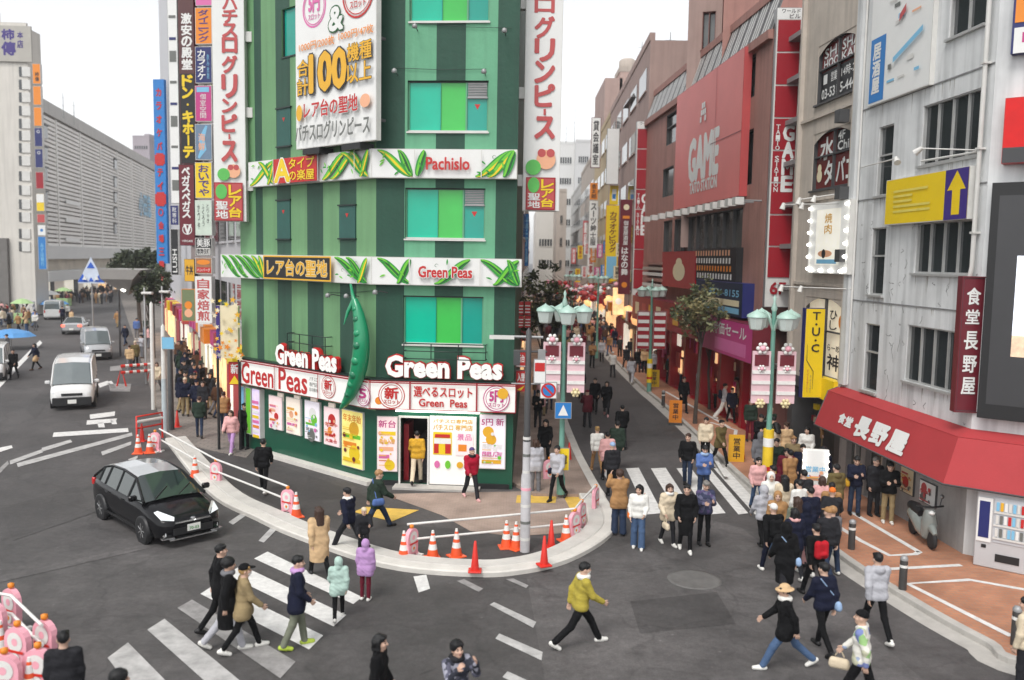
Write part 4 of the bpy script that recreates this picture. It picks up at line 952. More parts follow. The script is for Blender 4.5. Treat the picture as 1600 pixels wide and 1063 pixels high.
# vending machine on the corner face
s0, s1, z0, z1 = P_r1c.rect(1527, 775, 1600, 890, .75)
v0 = .35; vw = 1.15
t = thing('vending_machine', 'grey and white vending machine with a navy panel under the awning corner', 'vending machine', P_r1c.at(v0 + .5, .126, .4))
mb = MB(); mb.pbox(P_r1c, v0, v0 + vw, .13, 1.95, .05, .72, M('machine_grey', (.46, .46, .47), .35, .06), .02); mb.build('cabinet', t)
mb = MB(); mb.pbox(P_r1c, v0 + .03, v0 + .34, .75, 1.8, .72, .745, white); mb.pbox(P_r1c, v0 + .07, v0 + .29, .85, 1.72, .745, .755, navy); mb.build('advert_panel', t)
mb = MB(); mb.pbox(P_r1c, v0 + .38, v0 + 1.1, .78, 1.85, .72, .74, M('machine_window', (.5, .52, .55), .1, .1, 2))
rr = random.Random(9)
for r_ in range(3):
 for k in range(8):
  x = v0 + .42 + k * .085; z = .92 + r_ * .31; mb.pbox(P_r1c, x, x + .06, z, z + .2, .741, .765, rr.choice([white, offw, skyb, gold, offw, greyp, red, offw]));
 mb.pbox(P_r1c, v0 + .38, v0 + 1.1, .86 + r_ * .31, .90 + r_ * .31, .741, .77, offw)
mb.build('display', t)
mb = MB(); mb.pbox(P_r1c, v0 + .45, v0 + .95, .32, .5, .72, .735, black); mb.pbox(P_r1c, v0 + .15, v0 + .25, .6, .68, .72, .735, black); mb.build('delivery_flap', t)

# ------------------------------------------------------------------ brown building with the tall signs
P_r2 = Plane(P_r1.at(s29, 0, -.05), -D1); sR2 = P_r2.px(1241, 420)[0]
w2 = thing('brown_building', 'narrow brown concrete building with maroon lettered windows', 'building', P_r2.at(0, 0))
arch = []
hs2 = [P_r2.rect(1278, 55, 1344, 150), P_r2.rect(1270, 200, 1337, 292), P_r2.rect(1262, 318, 1328, 428), P_r2.rect(1256, 466, 1322, 590)]
hs2 = [(a, min(b, -.3), c, d) for a, b, c, d in hs2]
mb = MB(); mb.wall(P_r2, sR2, 0, 3.1, 18, hs2[:2] + hs2[3:], brown_c, .2); mb.wall(P_r2, sR2, 0, .12, 3.1, [(sR2 + .4, -.5, .13, 2.7)], dgrey, .9)
mb.quad([P_r2.at(sR2, 0, -8), P_r2.at(sR2, 0), P_r2.at(sR2, 18), P_r2.at(sR2, 18, -8)], brown_c)
mb.build('wall', w2); mb = MB(); mb.quad([P_r2.at(sR2, 18), P_r2.at(0, 18), P_r2.at(0, 18, -8), P_r2.at(sR2, 18, -8)], grey_m); mb.build('roof', w2)
mb = MB(); mb.quad([P_r2.at(sR2 + .4, .13, -.85), P_r2.at(-.5, .13, -.85), P_r2.at(-.5, 2.7, -.85), P_r2.at(sR2 + .4, 2.7, -.85)], interior)
for k in range(10): mb.pbox(P_r2, *(lambda x: (x, x + .3))(rnd.uniform(sR2 + .5, -1)), *(lambda z: (z, z + .2))(rnd.uniform(.5, 2.4)), -.84, -.7, rnd.choice([glow, redd, cream, yellow]))
mb.build('shop_interior', w2)
mb = MB()
for a, b in ((sR2, sR2 + .16), (-.16, 0)): mb.pbox(P_r2, a, b, 3.1, 17.9, .003, .16, brown_c)
for z in (P_r2.px(1300, 175)[1], P_r2.px(1300, 308)[1], P_r2.px(1290, 445)[1]): mb.pbox(P_r2, sR2 + .16, -.16, z - .05, z + .05, .003, .08, brown_c)
mb.build('pilaster', w2)
mar_film = paint('maroon_window_film', (122, 48, 46), .85, rough=.2, var=.08)
for i, h in enumerate(hs2):
 if i == 2: continue
 o = window(P_r2, h, w2, 1, mar_film if i < 2 else M('lit_paper_window', (.8, .7, .52), .4, .1, 2, emit=.25), .16, True, dgrey, cross=True)
 s0, s1, z0, z1 = h; w, hh = s1 - s0, z1 - z0
 pr = Print(P_r2.mat(s0, z0, -.138), .002)
 if i == 0:
  pr.text('SHI', .08 * w, .76 * hh, .46 * w, .92 * hh, white, bold=.03); pr.text('SHA', .54 * w, .76 * hh, .95 * w, .92 * hh, white, bold=.03); pr.text('HOO', .08 * w, .59 * hh, .46 * w, .73 * hh, white, bold=.03); pr.text('KAH', .54 * w, .59 * hh, .95 * w, .73 * hh, white, bold=.03)
  pr.rect(.03 * w, .02 * hh, .47 * w, .53 * hh, black); pr.rect(.53 * w, .02 * hh, .97 * w, .53 * hh, black)
  pr.text('03-531', .06 * w, .08 * hh, .46 * w, .24 * hh, white, bold=.03); pr.text('5-4441', .54 * w, .08 * hh, .95 * w, .24 * hh, white, bold=.03); pr.text('14時-24', .56 * w, .32 * hh, .95 * w, .48 * hh, white, bold=.02); pr.rect(.1 * w, .32 * hh, .2 * w, .48 * hh, white); pr.text('営業', .30 * w, .32 * hh, .45 * w, .48 * hh, white)
 elif i == 1:
  pr.text('水', .10 * w, .52 * hh, .45 * w, .90 * hh, white, bold=.04); pr.rect(.53 * w, .58 * hh, .97 * w, .96 * hh, black); pr.text('4F', .56 * w, .80 * hh, .72 * w, .94 * hh, white, bold=.04); pr.text('Chilli', .56 * w, .62 * hh, .95 * w, .77 * hh, white, bold=.04)
  pr.text('タ', .25 * w, .08 * hh, .46 * w, .48 * hh, white, bold=.04); pr.text('バコ', .56 * w, .10 * hh, .95 * w, .48 * hh, white, bold=.04); pr.disc(.12 * w, .25 * hh, .07 * w, cream); pr.disc(.12 * w, .38 * hh, .05 * w, cream)
 else:
  pr.text('らーめん', .55 * w, .34 * hh, .96 * w, .42 * hh, ink, bold=.02); pr.text('神', .56 * w, .1 * hh, .88 * w, .30 * hh, ink, bold=.03); pr.vtext('ひし', .58 * w, .6 * hh, .76 * w, .86 * hh, ink); pr.disc(.88 * w, .72 * hh, .08 * w, orange)
 pr.mb.build('lettering', o)
 # arched head of the opening
 am = MB(); n = 10
 for k in range(n):
  a, b = k / n, (k + 1) / n; ya = z1 - .42 * (2 * a - 1) ** 2 * .9 + .0; yb = z1 - .42 * (2 * b - 1) ** 2 * .9
  am.quad([P_r2.at(s0 + w * a, ya, -.02), P_r2.at(s0 + w * b, yb, -.02), P_r2.at(s0 + w * b, z1 + .002, -.02), P_r2.at(s0 + w * a, z1 + .002, -.02)], brown_c)
 am.build('arch', o)
# lit white sign with bulbs
def d_bulb(pr, q, w, h):
 pr.rect(.2 * w, .12 * h, .8 * w, .9 * h, M('lit_cream_sign', (.85, .82, .72), .4, .1, 2, emit=.25)); pr.disc(.45 * w, .28 * h, .18 * w, peach, ry=.05 * h); pr.disc(.42 * w, .28 * h, .05 * w, ink); pr.vtext('焼肉', .42 * w, .55 * h, .6 * w, .85 * h, gold); pr.rect(.25 * w, .14 * h, .75 * w, .2 * h, skyb)
t = on(P_r2, 'lit_sign', 'white lit sign edged with glowing bulbs on the brown building', 'sign', 1264, 316, 1326, 428, .003, .3, white_lit, offw, d_bulb)
s0, s1, z0, z1 = P_r2.rect(1264, 316, 1326, 428, .3); mb = MB()
for k in range(6):
 for s in (s0 + .12, s1 - .12): mb.lathe([(.0, -.06), (.05, -.03), (.06, .02), (.0, .06)], P_r2.at(s, z0 + .15 + (z1 - z0 - .3) * k / 5, .36), lamp_on, 8)
for k in range(4): mb.lathe([(.0, -.06), (.05, -.03), (.06, .02), (.0, .06)], P_r2.at(s0 + (s1 - s0) * (k + .5) / 4, z0 + .1, .36), lamp_on, 8)
mb.build('bulb', t)
mb = MB()
for (a, b) in (((1330, 318), (1225, 320)), ((1330, 452), (1222, 448)), ((1330, 300), (1250, 312))):
 p = P_r2.at(*P_r2.px(*a, .1), .1); q_ = P_r2.at(*P_r2.px(*b, 1.3), 1.3); mb.tube([p, q_], .02, offw, 6); mb.tube([q_ + Vector((0, 0, .06)), q_ - Vector((.06, .0, .16))], [.05, .1], offw, 10); mq = p.lerp(q_, .7); mb.tube([mq + Vector((0, 0, .05)), mq - Vector((.06, .0, .16))], [.05, .09], offw, 10)
tag(mb.build('floodlight_bar', loc=P_r2.at(0, 8)), 'white floodlight arms over the bulb edged sign of the brown building', 'lights')
for v, w_ in ((182, 'top'), (302, 'middle'), (400, 'lowest')): s, z = P_r2.px(1322, v, .2); mb = MB(); mb.pbox(P_r2, s - .18, s + .18, z - .2, z + .2, .17, .5, dgrey); tag(mb.build('wall_lantern', loc=P_r2.at(s, z)), w_ + ' dark box lantern on the edge of the brown building', 'lantern', 'box lanterns')
# the yellow projecting sign
Pt = Plane(P_r2.at(P_r2.px(1302, 500)[0], 0, .5), (1, .05)); s0, s1, z0, z1 = Pt.rect(1256, 482, 1287, 622); qt = px_on(Pt, .004, s0, z0)
def d_tuc(pr, w, h):
 for c, a, b in (('T', 488, 500), ('・', 505, 509), ('U', 512, 525), ('・', 530, 534), ('C', 538, 550)):
  y1, y0 = qt(1272, a)[1], qt(1272, b)[1]
  if c == '・': pr.disc(w * .55, (y0 + y1) / 2, .04, ink, 8)
  else: pr.text(c, .36 * w, y0, .74 * w, y1, ink, bold=.03)
 pr.ribbon([(.15 * w, h * .6), (.15 * w, h * .42), (.5 * w, h * .30), (.5 * w, h * .1)], .012, ink); pr.vtext('ティーユーシー', .18 * w, .06 * h, .28 * w, .32 * h, coral, bold=.0); pr.vtext('ティーユー', .34 * w, .06 * h, .42 * w, .26 * h, greyp, bold=.0)
slab_sign('projecting_sign', 'bright yellow projecting sign reading T U C above the crowd', 'sign', Pt, s0, s1, z0, z1, -.28, 0, yellow, navy, d_tuc)
s0, s1, z0, z1 = P_r2.rect(1272, 592, 1300, 626, .35); slab_sign('yellow_board', 'plain yellow board below the yellow letter sign', 'sign', P_r2, s0, s1, z0, z1, .003, .3, yellow, yellow)

# ------------------------------------------------------------------ the game arcade
sT1 = P_r2.px(1190, 400)[0]; P_t = Plane(P_r2.at(0, 0, .35), -D1); sT1 = P_t.px(1193, 405)[0]; sT0 = P_t.px(1004, 405)[0]
arc = thing('game_arcade', 'long red brown arcade building with pink billboard and ribbed roof edge', 'building', P_t.at(sT1, 0))
zr_a = P_t.px(1015, 207)[1]; zr_b = P_t.px(1165, 47)[1]; zr_ = (zr_a + zr_b) / 2
wT = [P_t.rect(1041, 176, 1059, 224), P_t.rect(1035, 262, 1052, 307), P_t.rect(1160, 90, 1180, 155), P_t.rect(1157, 205, 1176, 290), P_t.rect(1036, 345, 1050, 395)]
zT0 = P_t.px(1100, 394)[1]; zT1 = P_t.px(1105, 334)[1]
big = (P_t.px(1053, 360)[0], P_t.px(1160, 355)[0], zT0, zT1)
mb = MB(); zst = P_t.px(1100, 520)[1]
mb.wall(P_t, sT0, sT1, zst, zr_, wT + [big], rust_c, .25); mb.wall(P_t, sT0, sT1, .12, zst, [(sT0 + 2, sT1 - 1, .13, zst - .5)], redd, 1.2)
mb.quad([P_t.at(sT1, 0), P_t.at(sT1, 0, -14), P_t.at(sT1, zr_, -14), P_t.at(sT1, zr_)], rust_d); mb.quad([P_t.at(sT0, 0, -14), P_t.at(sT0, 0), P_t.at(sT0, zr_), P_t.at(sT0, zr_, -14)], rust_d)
mb.build('wall', arc)
mb = MB(); mb.quad([P_t.at(sT0, zr_ + .9, -2), P_t.at(sT1, zr_ + .9, -2), P_t.at(sT1, zr_ + .9, -14), P_t.at(sT0, zr_ + .9, -14)], grey_m)
mb.quad([P_t.at(sT0, zr_, .06), P_t.at(sT1, zr_, .06), P_t.at(sT1, zr_ + 1.6, -.5), P_t.at(sT0, zr_ + 1.6, -.5)], grey_m)
k = 0; s = sT0
while s < sT1 - .2: mb.quad([P_t.at(s, zr_ + .02, .08), P_t.at(s + .12, zr_ + .02, .08), P_t.at(s + .12, zr_ + 1.62, -.46), P_t.at(s, zr_ + 1.62, -.46)], white if k % 4 else dgrey); s += .33; k += 1
mb.pbox(P_t, sT0, sT1, zr_ - .35, zr_, .003, .2, rust_c); mb.pbox(P_t, sT0, sT1, zr_ + 1.6, zr_ + 1.95, -.75, -.4, rust_c); mb.build('roof', arc)
for i, h in enumerate(wT): window(P_t, h, arc, 0, glass if i == 3 else glass2, .2, False, dgrey, cross=i == 0)
window(P_t, big, arc, 7, M('tinted_shop_window', (.10, .095, .09), .2, .3, .8), .22, False, dgrey)
# ground floor shop, lit
mb = MB(); mb.quad([P_t.at(sT0 + 2, .13, -1.15), P_t.at(sT1 - 1, .13, -1.15), P_t.at(sT1 - 1, zst - .5, -1.15), P_t.at(sT0 + 2, zst - .5, -1.15)], M('shop_back_red', (.3, .03, .05), .6, .3, 1))
rr = random.Random(12)
for k in range(80): s = rr.uniform(sT0 + 2.2, sT1 - 2); z = rr.uniform(.4, zst - 1); a = rr.uniform(.3, 1.1); b_ = rr.uniform(.3, .9); o = -1.1 + k * .012; mb.pbox(P_t, s, s + a, z, z + b_, o - .05, o, rr.choice([glow, glow_w, redd, pink, cream, glow, magenta, coral]))
for s in np.arange(sT0 + 2, sT1 - 1, 3.1): mb.pbox(P_t, s, s + .35, .13, zst - .5, -.6, .05, redd)
mb.build('shop_interior', arc)
def d_game(pr, q, w, h):
 T(pr, q, 'GAME', 1077, 212, 1122, 276, white, bold=.06); T(pr, q, 'TAITO STATION', 1078, 281, 1120, 298, white, bold=.05)
 for f in (.66,): pr.rect(w * f, .30 * h, w * f + .05, h - .02, coral)
 pr.rect(w * .6, .44 * h, w, .445 * h, maroon)
 # plain blocky ornament above the word
 x, y = q(1100, 175); u = .32
 for dx, dy in ((-1, 0), (0, 0), (1, 0), (-.5, 1), (.5, 1), (-1.2, -1), (1.2, -1)): pr.rect(x + dx * u - u * .42, y + dy * u - u * .42, x + dx * u + u * .42, y + dy * u + u * .42, white)
on(P_t, 'billboard', 'huge faded pink red GAME billboard on the arcade front', 'billboard', 1056, 115, 1158, 317, .003, .35, paint('faded_pink_red', (226, 126, 122), .95, rough=.5, var=.08, scale=.4), coral, d_game)
t = thing('floodlight_row', 'row of grey floodlights on bars below the pink arcade billboard', 'lights', P_t.at(*P_t.px(1090, 330, .8), .8))
for u in range(1012, 1160, 12):
 mb = MB(); s, z = P_t.px(u, 342 - (u - 1012) * .20, .9); mb.tube([P_t.at(s, z, 0), P_t.at(s, z, .9)], .04, grey_m, 6); mb.pbox(P_t, s - .22, s + .22, z - .18, z + .12, .8, 1.15, offw if u % 24 else grey_m); mb.build('floodlight', t)
def d_prod(pr, q, w, h):
 for r_ in range(4):
  for k in range(13): x = w * (.06 + k * .07); y = h * (.08 + r_ * .23); pr.rect(x, y, x + w * .035, y + h * .16, (white, orange, white, peach)[r_ % 4])
on(P_t, 'product_board', 'dark board of four rows of white and orange bottles on the arcade', 'sign', 1087, 388, 1150, 440, .003, .3, ink, black, d_prod)
def d_redp(pr, q, w, h): pr.disc(.55 * w, .45 * h, .18 * w, cream, ry=.26 * h); pr.disc(.55 * w, .7 * h, .09 * w, cream, ry=.12 * h)
on(P_t, 'advert_board', 'square red panel with a pale droplet shape left of the bottle board', 'sign', 1034, 393, 1086, 450, .003, .35, paint('panel_red', (172, 60, 58), .9), redd, d_redp)
def d_bl(pr, q, w, h): T(pr, q, '5774-8155', 1108, 452, 1155, 462, skyb, bold=.03); pr.rect(.2 * w, .08 * h, .95 * w, .25 * h, skyb); pr.rect(.2 * w, .3 * h, .95 * w, .48 * h, cream)
on(P_t, 'blue_shop_sign', 'dark blue shop sign with a phone number under the bottle board', 'sign', 1087, 440, 1160, 490, .003, .5, paint('shop_navy', (26, 38, 64), .9), navy, d_bl)
mb = MB(); s0, s1, z0, z1 = P_t.rect(1004, 405, 1034, 448, .4)
for k in range(5): mb.pbox(P_t, s0, s1, z0 + (z1 - z0) * k / 5, z0 + (z1 - z0) * (k + .55) / 5, .003, .4, (white, rust_c, white, sand_c, rust_c)[k])
tag(mb.build('striped_sign', loc=P_t.at(s0, z0)), 'striped white and brown signboard beside the second red tower sign', 'sign')
s0, s1, z0, z1 = P_t.rect(1100, 500, 1180, 545, .8)
slab_sign('shop_fascia', 'magenta shop fascia over the arcade street front', 'sign', P_t, s0, s1, z0 - .3, z1, .003, .9, magenta, maroon, lambda pr, w, h: (pr.rect(.3 * w, .1 * h, .9 * w, .45 * h, pink), pr.text('大特価セール', .1 * w, .55 * h, .9 * w, .9 * h, white, bold=.03)))
slab_sign('shop_fascia', 'dark red shop fascia further along the arcade front', 'sign', P_t, sT0 + 1, s0 - .3, z0 - .1, z1 + .2, .003, .8, redd, maroon, lambda pr, w, h: [pr.rect(w * (.06 + .12 * k), .25 * h, w * (.13 + .12 * k), .75 * h, (cream, coral, gold)[k % 3]) for k in range(8)])

# red tower signs standing out from the arcade
def d_tower(pr, w, h, zf):
 cap = .038 * h if zf else .05 * h
 pr.rect(.02, h - cap, w - .02, h - .02, white); pr.text('ワールド', .2 * w, h - cap * .48, .9 * w, h - cap * .12, ink); pr.text('ビル', .5 * w, h - cap * .92, .9 * w, h - cap * .54, ink)
 n = 8; ph = (h - cap - .10 * h) / n
 for k in range(n):
  y1 = h - cap - k * ph; pr.rect(.07 * w, y1 - ph + .03, .93 * w, y1 - .03, redd)
 ya = h - cap - 3.2 * ph if True else 0
 yb = ya - 2.1 * ph
 pr.vtext('GAME', .46 * w, yb, .86 * w, ya, white, bold=.05); pr.vtext('TAITO STATION', .16 * w, yb, .32 * w, ya, white, bold=.02)
 pr.text('6F', .2 * w, .045 * h, .8 * w, .085 * h, redd, bold=.04)
for (u0, v0, u1, v1, s_, lab) in ((1197, 12, 1237, 480, sT1 + .25, 'tall red and white tower sign reading GAME at the near end of the arcade'), (989, 190, 1013, 480, sT0 + .2, 'smaller red tower sign reading GAME at the far end of the arcade')):
 Pq = Plane(P_t.at(s_, 0, .1), (1, -.04)); s1_ = -.0; q0 = Pq.px((u0 + u1) / 2, 400)[0]; w_ = Pq.px(u1, 300)[0] - Pq.px(u0, 300)[0]
 zt_ = Pq.px(u1, v0)[1]; zb2 = Pq.px(u0, v1)[1]
 t = slab_sign('tower_sign', lab, 'sign', Pq, q0 - w_ / 2, q0 + w_ / 2, zb2, zt_, -.5, 0, offw, grey_m, lambda pr, w, h: d_tower(pr, w, h, True), 'red tower signs')
 mb = MB()
 for f in (.1, .35, .6, .85): z = zb2 + (zt_ - zb2) * f; mb.box(Pq.at(q0 + w_ / 2 + .2, z, -.25), (.45, .2, .25), grey_m)
 mb.build('bracket', t)
# dark stair gap between arcade and brown building
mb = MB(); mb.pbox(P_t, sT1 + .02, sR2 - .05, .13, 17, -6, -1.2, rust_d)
for z in np.arange(3, 17, 1.6): mb.pbox(P_t, sT1 + .02, sR2 - .05, z, z + .18, -1.19, -.5, grey_m)
tag(mb.build('stair_tower', loc=P_t.at(sT1 + .5, .13, -2)), 'dark open stair tower between the arcade and the brown building', 'stair tower')
# ------------------------------------------------------------------ farther buildings
def zat(g, v):                      # height above ground point g seen at pixel row v
 q = CR.transposed() @ (Vector((g.x, g.y, 0)) - Vector((0, 0, H))); e = CR.transposed() @ Vector((0, 0, 1))
 k = (531.5 - v) / F                # (q.y + z e.y) = k * -(q.z + z e.z)
 return -(q.y + k * q.z) / (e.y + k * e.z)
def block(name, label, cat_, P, s0, s1, zt, depth, mat, rows=(), cols=0, z0=.12, gmat=None, roofm=None, group=None, shop=None, margin=.6):
 """building on plane P with window strips; every storey's row of windows is a part"""
 t = thing(name, label, cat_, P.at((s0 + s1) / 2, z0), 0, group)
 mb = MB(); mb.quad([P.at(s0, z0), P.at(s1, z0), P.at(s1, zt), P.at(s0, zt)], mat)
 for a in (s0, s1): mb.quad([P.at(a, z0), P.at(a, z0, -depth), P.at(a, zt, -depth), P.at(a, zt)], mat)
 mb.quad([P.at(s0, z0, -depth), P.at(s1, z0, -depth), P.at(s1, zt, -depth), P.at(s0, zt, -depth)], mat); mb.pbox(P, s0, s1, zt, zt + .5, -.3, .06, mat); mb.build('wall', t)
 mb = MB(); mb.quad([P.at(s0, zt + .01), P.at(s1, zt + .01), P.at(s1, zt + .01, -depth), P.at(s0, zt + .01, -depth)], roofm or grey_m)
 if s1 - s0 > 5: mb.pbox(P, s0 + (s1 - s0) * .3, s0 + (s1 - s0) * .6, zt + .02, zt + 2, -depth * .7, -depth * .3, mat)
 mb.build('roof', t)
 for za_, zb2 in rows:
  if cols:
   cw = (s1 - s0 - 2 * margin) / cols
   for k in range(cols):
    mb = MB(); a = s0 + margin + cw * (k + .14); b = s0 + margin + cw * (k + .86); mb.pbox(P, a, b, za_, zb2, .004, .03, gmat or glass); mb.pbox(P, a - .05, b + .05, za_ - .1, za_ - .004, .004, .1, mat); mb.build('window', t)
  else: mb = MB(); mb.pbox(P, s0 + margin, s1 - margin, za_, zb2, .004, .04, gmat or glass2); mb.build('window_band', t)
 if shop:
  mb = MB(); r = random.Random(sum(map(ord, label)))
  s = s0 + .3
  while s < s1 - .8:
   w_ = r.uniform(.8, 2.2); w_ = min(w_, s1 - s - .2); mb.pbox(P, s, s + w_, .3, r.uniform(2.0, 2.8), .004, .12, r.choice(shop)); mb.pbox(P, s, s + w_, 2.9, 3.6, .004, r.uniform(.3, .7), r.choice([redd, yellow, white, magenta, orange, navy, coral])); s += w_ + .15
  mb.build('shop_window', t)
 return t
Fd = dirvp(832)
P_f = Plane(P_t.at(sT0, 0, -.1), -Fd)
fs = lambda u: P_f.px(u, 420)[0]
fz = lambda u, v: P_f.px(u, v)[1]
shopg = [glow, glow_w, glow, redd, cream, coral]
def flrs(a, b, st, h=1.5): return [(z, z + h) for z in np.arange(a, b, st)]
block('street_building', 'pinkish tall building just past the arcade with a rooftop box', 'building', P_f, fs(948), -.05, fz(985, 122), 14, pinkb, flrs(5, fz(985, 140), 3.4), 5, shop=shopg)
block('street_building', 'sandy yellow building next along the right side of the street', 'building', P_f, fs(925), fs(948) - .05, fz(936, 215), 14, M('sandy_yellow_wall', (.46, .36, .22), .8, .1, .6), flrs(5, 20, 3.4), 4, shop=shopg)
block('street_building', 'beige building with grey upright characters far along the right side', 'building', P_f, fs(905), fs(925) - .05, fz(915, 265), 14, sand_c, flrs(5, 18, 3.6), 0, shop=shopg)
block('street_building', 'pale grey low building farthest along the right side of the street', 'building', P_f, fs(890), fs(905) - .05, fz(900, 300), 14, palegrey, flrs(5, 16, 3.6), 6, shop=shopg)
block('street_building', 'dull white end building closing the right side row', 'building', P_f, fs(876), fs(890) - .05, fz(885, 330), 14, palegrey, flrs(5, 14, 3.6), 6, shop=shopg)
# tower behind the arcade roof
Pb = Plane(P_t.at(sT1 - 9, 0, -7), (1, -.35)); s0, s1, z0, z1 = Pb.rect(1075, 0, 1128, 90)
t = thing('tower_block', 'dusty pink tower rising behind the arcade roof', 'building', Pb.at(s0, 8))
mb = MB(); hh = Pb.rect(1097, 18, 1118, 78); mb.wall(Pb, s0, s1, 8, 30, [hh], pinkb, .3)
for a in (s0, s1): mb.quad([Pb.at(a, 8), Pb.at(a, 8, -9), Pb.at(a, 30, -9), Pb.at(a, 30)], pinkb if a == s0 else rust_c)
mb.build('wall', t); mb = MB(); mb.quad([Pb.at(s0, 30), Pb.at(s1, 30), Pb.at(s1, 30, -9), Pb.at(s0, 30, -9)], grey_m); mb.build('roof', t); window(Pb, hh, t, 1, glass2, .28, True, rust_d)
t2 = P_t.at(sT1 - 4, 0, -8)
mb = MB(); Pb2 = Plane(t2, (1, -.3)); s0, s1, z0, z1 = Pb2.rect(1130, 0, 1185, 60); mb.pbox(Pb2, s0, s1 + 5, 10, 26, -8, 0, rust_c); tag(mb.build('roof_block', loc=Pb2.at(s0, 10)), 'red brown block standing on the arcade roof beside the pink tower', 'building')
# bits on the far roofs
Pk = Plane(Vector((P_f.at(fs(960), 0)).xy), (1, 0))
def boxpx(P, u0, v0, u1, v1, d, mat, mb, bottom=None):
 s0, s1, z0, z1 = P.rect(u0, v0, u1, v1); mb.pbox(P, s0, s1, z0 if bottom is None else bottom, z1, -d, 0, mat)
def rooftop(label, cat_, name, D, parts_):
 P = Plane((0, D), (1, 0)); mb = MB()
 for u0, v0, u1, v1, d, m in parts_: boxpx(P, u0, v0, u1, v1, d, m, mb)
 s0, s1, z0, z1 = P.rect(*parts_[0][:4])
 return tag(mb.build(name, loc=P.at((s0 + s1) / 2, z0)), label, cat_)
rooftop('pinkish slab building with a stepped top behind the street row', 'building', 'rear_building', 100, [(941, 122, 968, 470, 12, pinkb), (964, 112, 1000, 470, 12, M('pinkish_wall_light', (.42, .30, .265), .8, .1, .6)), (968, 104, 1000, 112.5, 5, sand_c)])
Pw = Plane((0, 101), (1, 0)); s0, s1, z0, z1 = Pw.rect(969, 95, 999, 104)
mb = MB(); mb.lathe([(.9, -.3), (1.0, 0), (1.0, 1.0), (.7, 1.25), (0, 1.3)], Pw.at((s0 + s1) / 2, z0, -2), sand_c, 14); mb.pbox(Pw, s0 + .1, s1 - .1, z0 - .5, z0 - .28, -3, -1, offw); tag(mb.build('water_tank', loc=Pw.at((s0 + s1) / 2, z0)), 'round sandy water tank on the pinkish slab building', 'water tank')
P = Plane((0, 66), (1, 0)); mb = MB(); q = [P.px(*a) for a in ((986, 152), (1006, 150), (1021, 103), (1017, 102))]
mb.add([P.at(*x) for x in q] + [P.at(*x, -5) for x in q], [[0, 1, 2, 3], [7, 6, 5, 4], [0, 4, 5, 1], [1, 5, 6, 2], [2, 6, 7, 3], [3, 7, 4, 0]], M('sloping_grey_roof', (.20, .19, .19), .6, .1, 1))
q = [P.px(*a) for a in ((1000, 470), (1022, 470), (1022, 104), (1004, 152), (1000, 152))]; mb.add([P.at(*x, -.1) for x in q], [[0, 1, 2, 3, 4]], sand_c)
mb.add([P.at(q[1][0], q[1][1], -.1), P.at(q[1][0], q[1][1], -5), P.at(q[2][0], q[2][1], -5), P.at(q[2][0], q[2][1], -.1)], [[0, 1, 2, 3]], sand_c)
tag(mb.build('gabled_building', loc=P.at(q[0][0], 8)), 'sandy building with a steep grey gable behind the arcade', 'building')
rooftop('pale grey roof plant room behind the arcade roof', 'plant room', 'plant_room', 64, [(1022, 121, 1062, 480, 6, palegrey), (1026, 114, 1052, 121, 3, grey_m)])
P = Plane((0, 62), (1, 0)); s0, s1, z0, z1 = P.rect(1010, 150, 1046, 176); slab_sign('roof_sign', 'orange framed pink rooftop sign beside the arcade roof', 'sign', P, s0, s1, z0, z1, -.4, 0, pink, orange, lambda pr, w, h: (pr.text('カラオケ', .1 * w, .5 * h, .9 * w, .85 * h, redd, bold=.02), pr.text('パーティ', .1 * w, .12 * h, .9 * w, .42 * h, white, bold=.02)), None, orange)
mb = MB(); s0, s1, z0, z1 = P.rect(1012, 176, 1044, 480)
for s in (s0, s1 - .2): mb.pbox(P, s, s + .2, 4, z1, -.3, -.1, dgrey)
tag(mb.build('sign_mast', loc=P.at(s0, 4)), 'dark posts carrying the orange framed roof sign', 'posts')
for k, (u, v0, v1, D) in enumerate(((1003.5, 65, 112, 79), (1048, 50, 116, 64), (899, 160, 224, 150), (885, 194, 224, 150), (98, 145, 185, 115), (115, 158, 195, 118))):
 P = Plane((0, D), (1, 0)); s, z1 = P.px(u, v0); _, z0 = P.px(u, v1); mb = MB(); mb.tube([P.at(s, z0), P.at(s, z1)], [.07, .03], grey_m, 5)
 for f in (.5, .8): mb.tube([P.at(s - .4, z0 + (z1 - z0) * f), P.at(s + .4, z0 + (z1 - z0) * f)], .02, grey_m, 4)
 tag(mb.build('roof_aerial', loc=P.at(s, z0)), ('thin aerial beside the round water tank', 'tall thin aerial on the pale plant room', 'tall thin aerial on the far white building', 'short aerial left of the taller one on the far white building', 'thin aerial mast at the top edge of the slatted building', 'short aerial behind the mast on the slatted building')[k], 'aerial', 'roof aerials')
# far end of the street
def farblock(label, D, u0, v0, u1, mat, rows, d=15, name='far_building', cols=5):
 P = Plane((0, D), (1, 0)); s0, s1, z0, z1 = P.rect(u0, v0, u1, 470)
 return block(name, label, 'building', P, s0, s1, P.px((u0 + u1) / 2, v0)[1], d, mat, flrs(6, P.px((u0 + u1) / 2, v0)[1] - 2.5, rows, 1.2), cols, roofm=palegrey)
fw = M('far_white_wall', (.62, .62, .61), .7, .05, .3)
farblock('broad white building at the far end of the street, left half', 170, 868, 225, 896, fw, 4)
farblock('ribbed white building at the far end of the street, right half', 168, 896.5, 222, 922, M('far_grey_wall', (.52, .52, .52), .7, .05, .3), 4)
farblock('pale low building straight ahead down the street', 150, 836, 330, 868, M('far_cream_wall', (.58, .56, .52), .7, .06, .3), 3.6)
farblock('dim beige building in the middle of the far street', 140, 868.5, 300, 884, sand_c, 3.6)
P_gr2 = Plane(P_gr.at(18.6, 0, 0), dirvp(831))
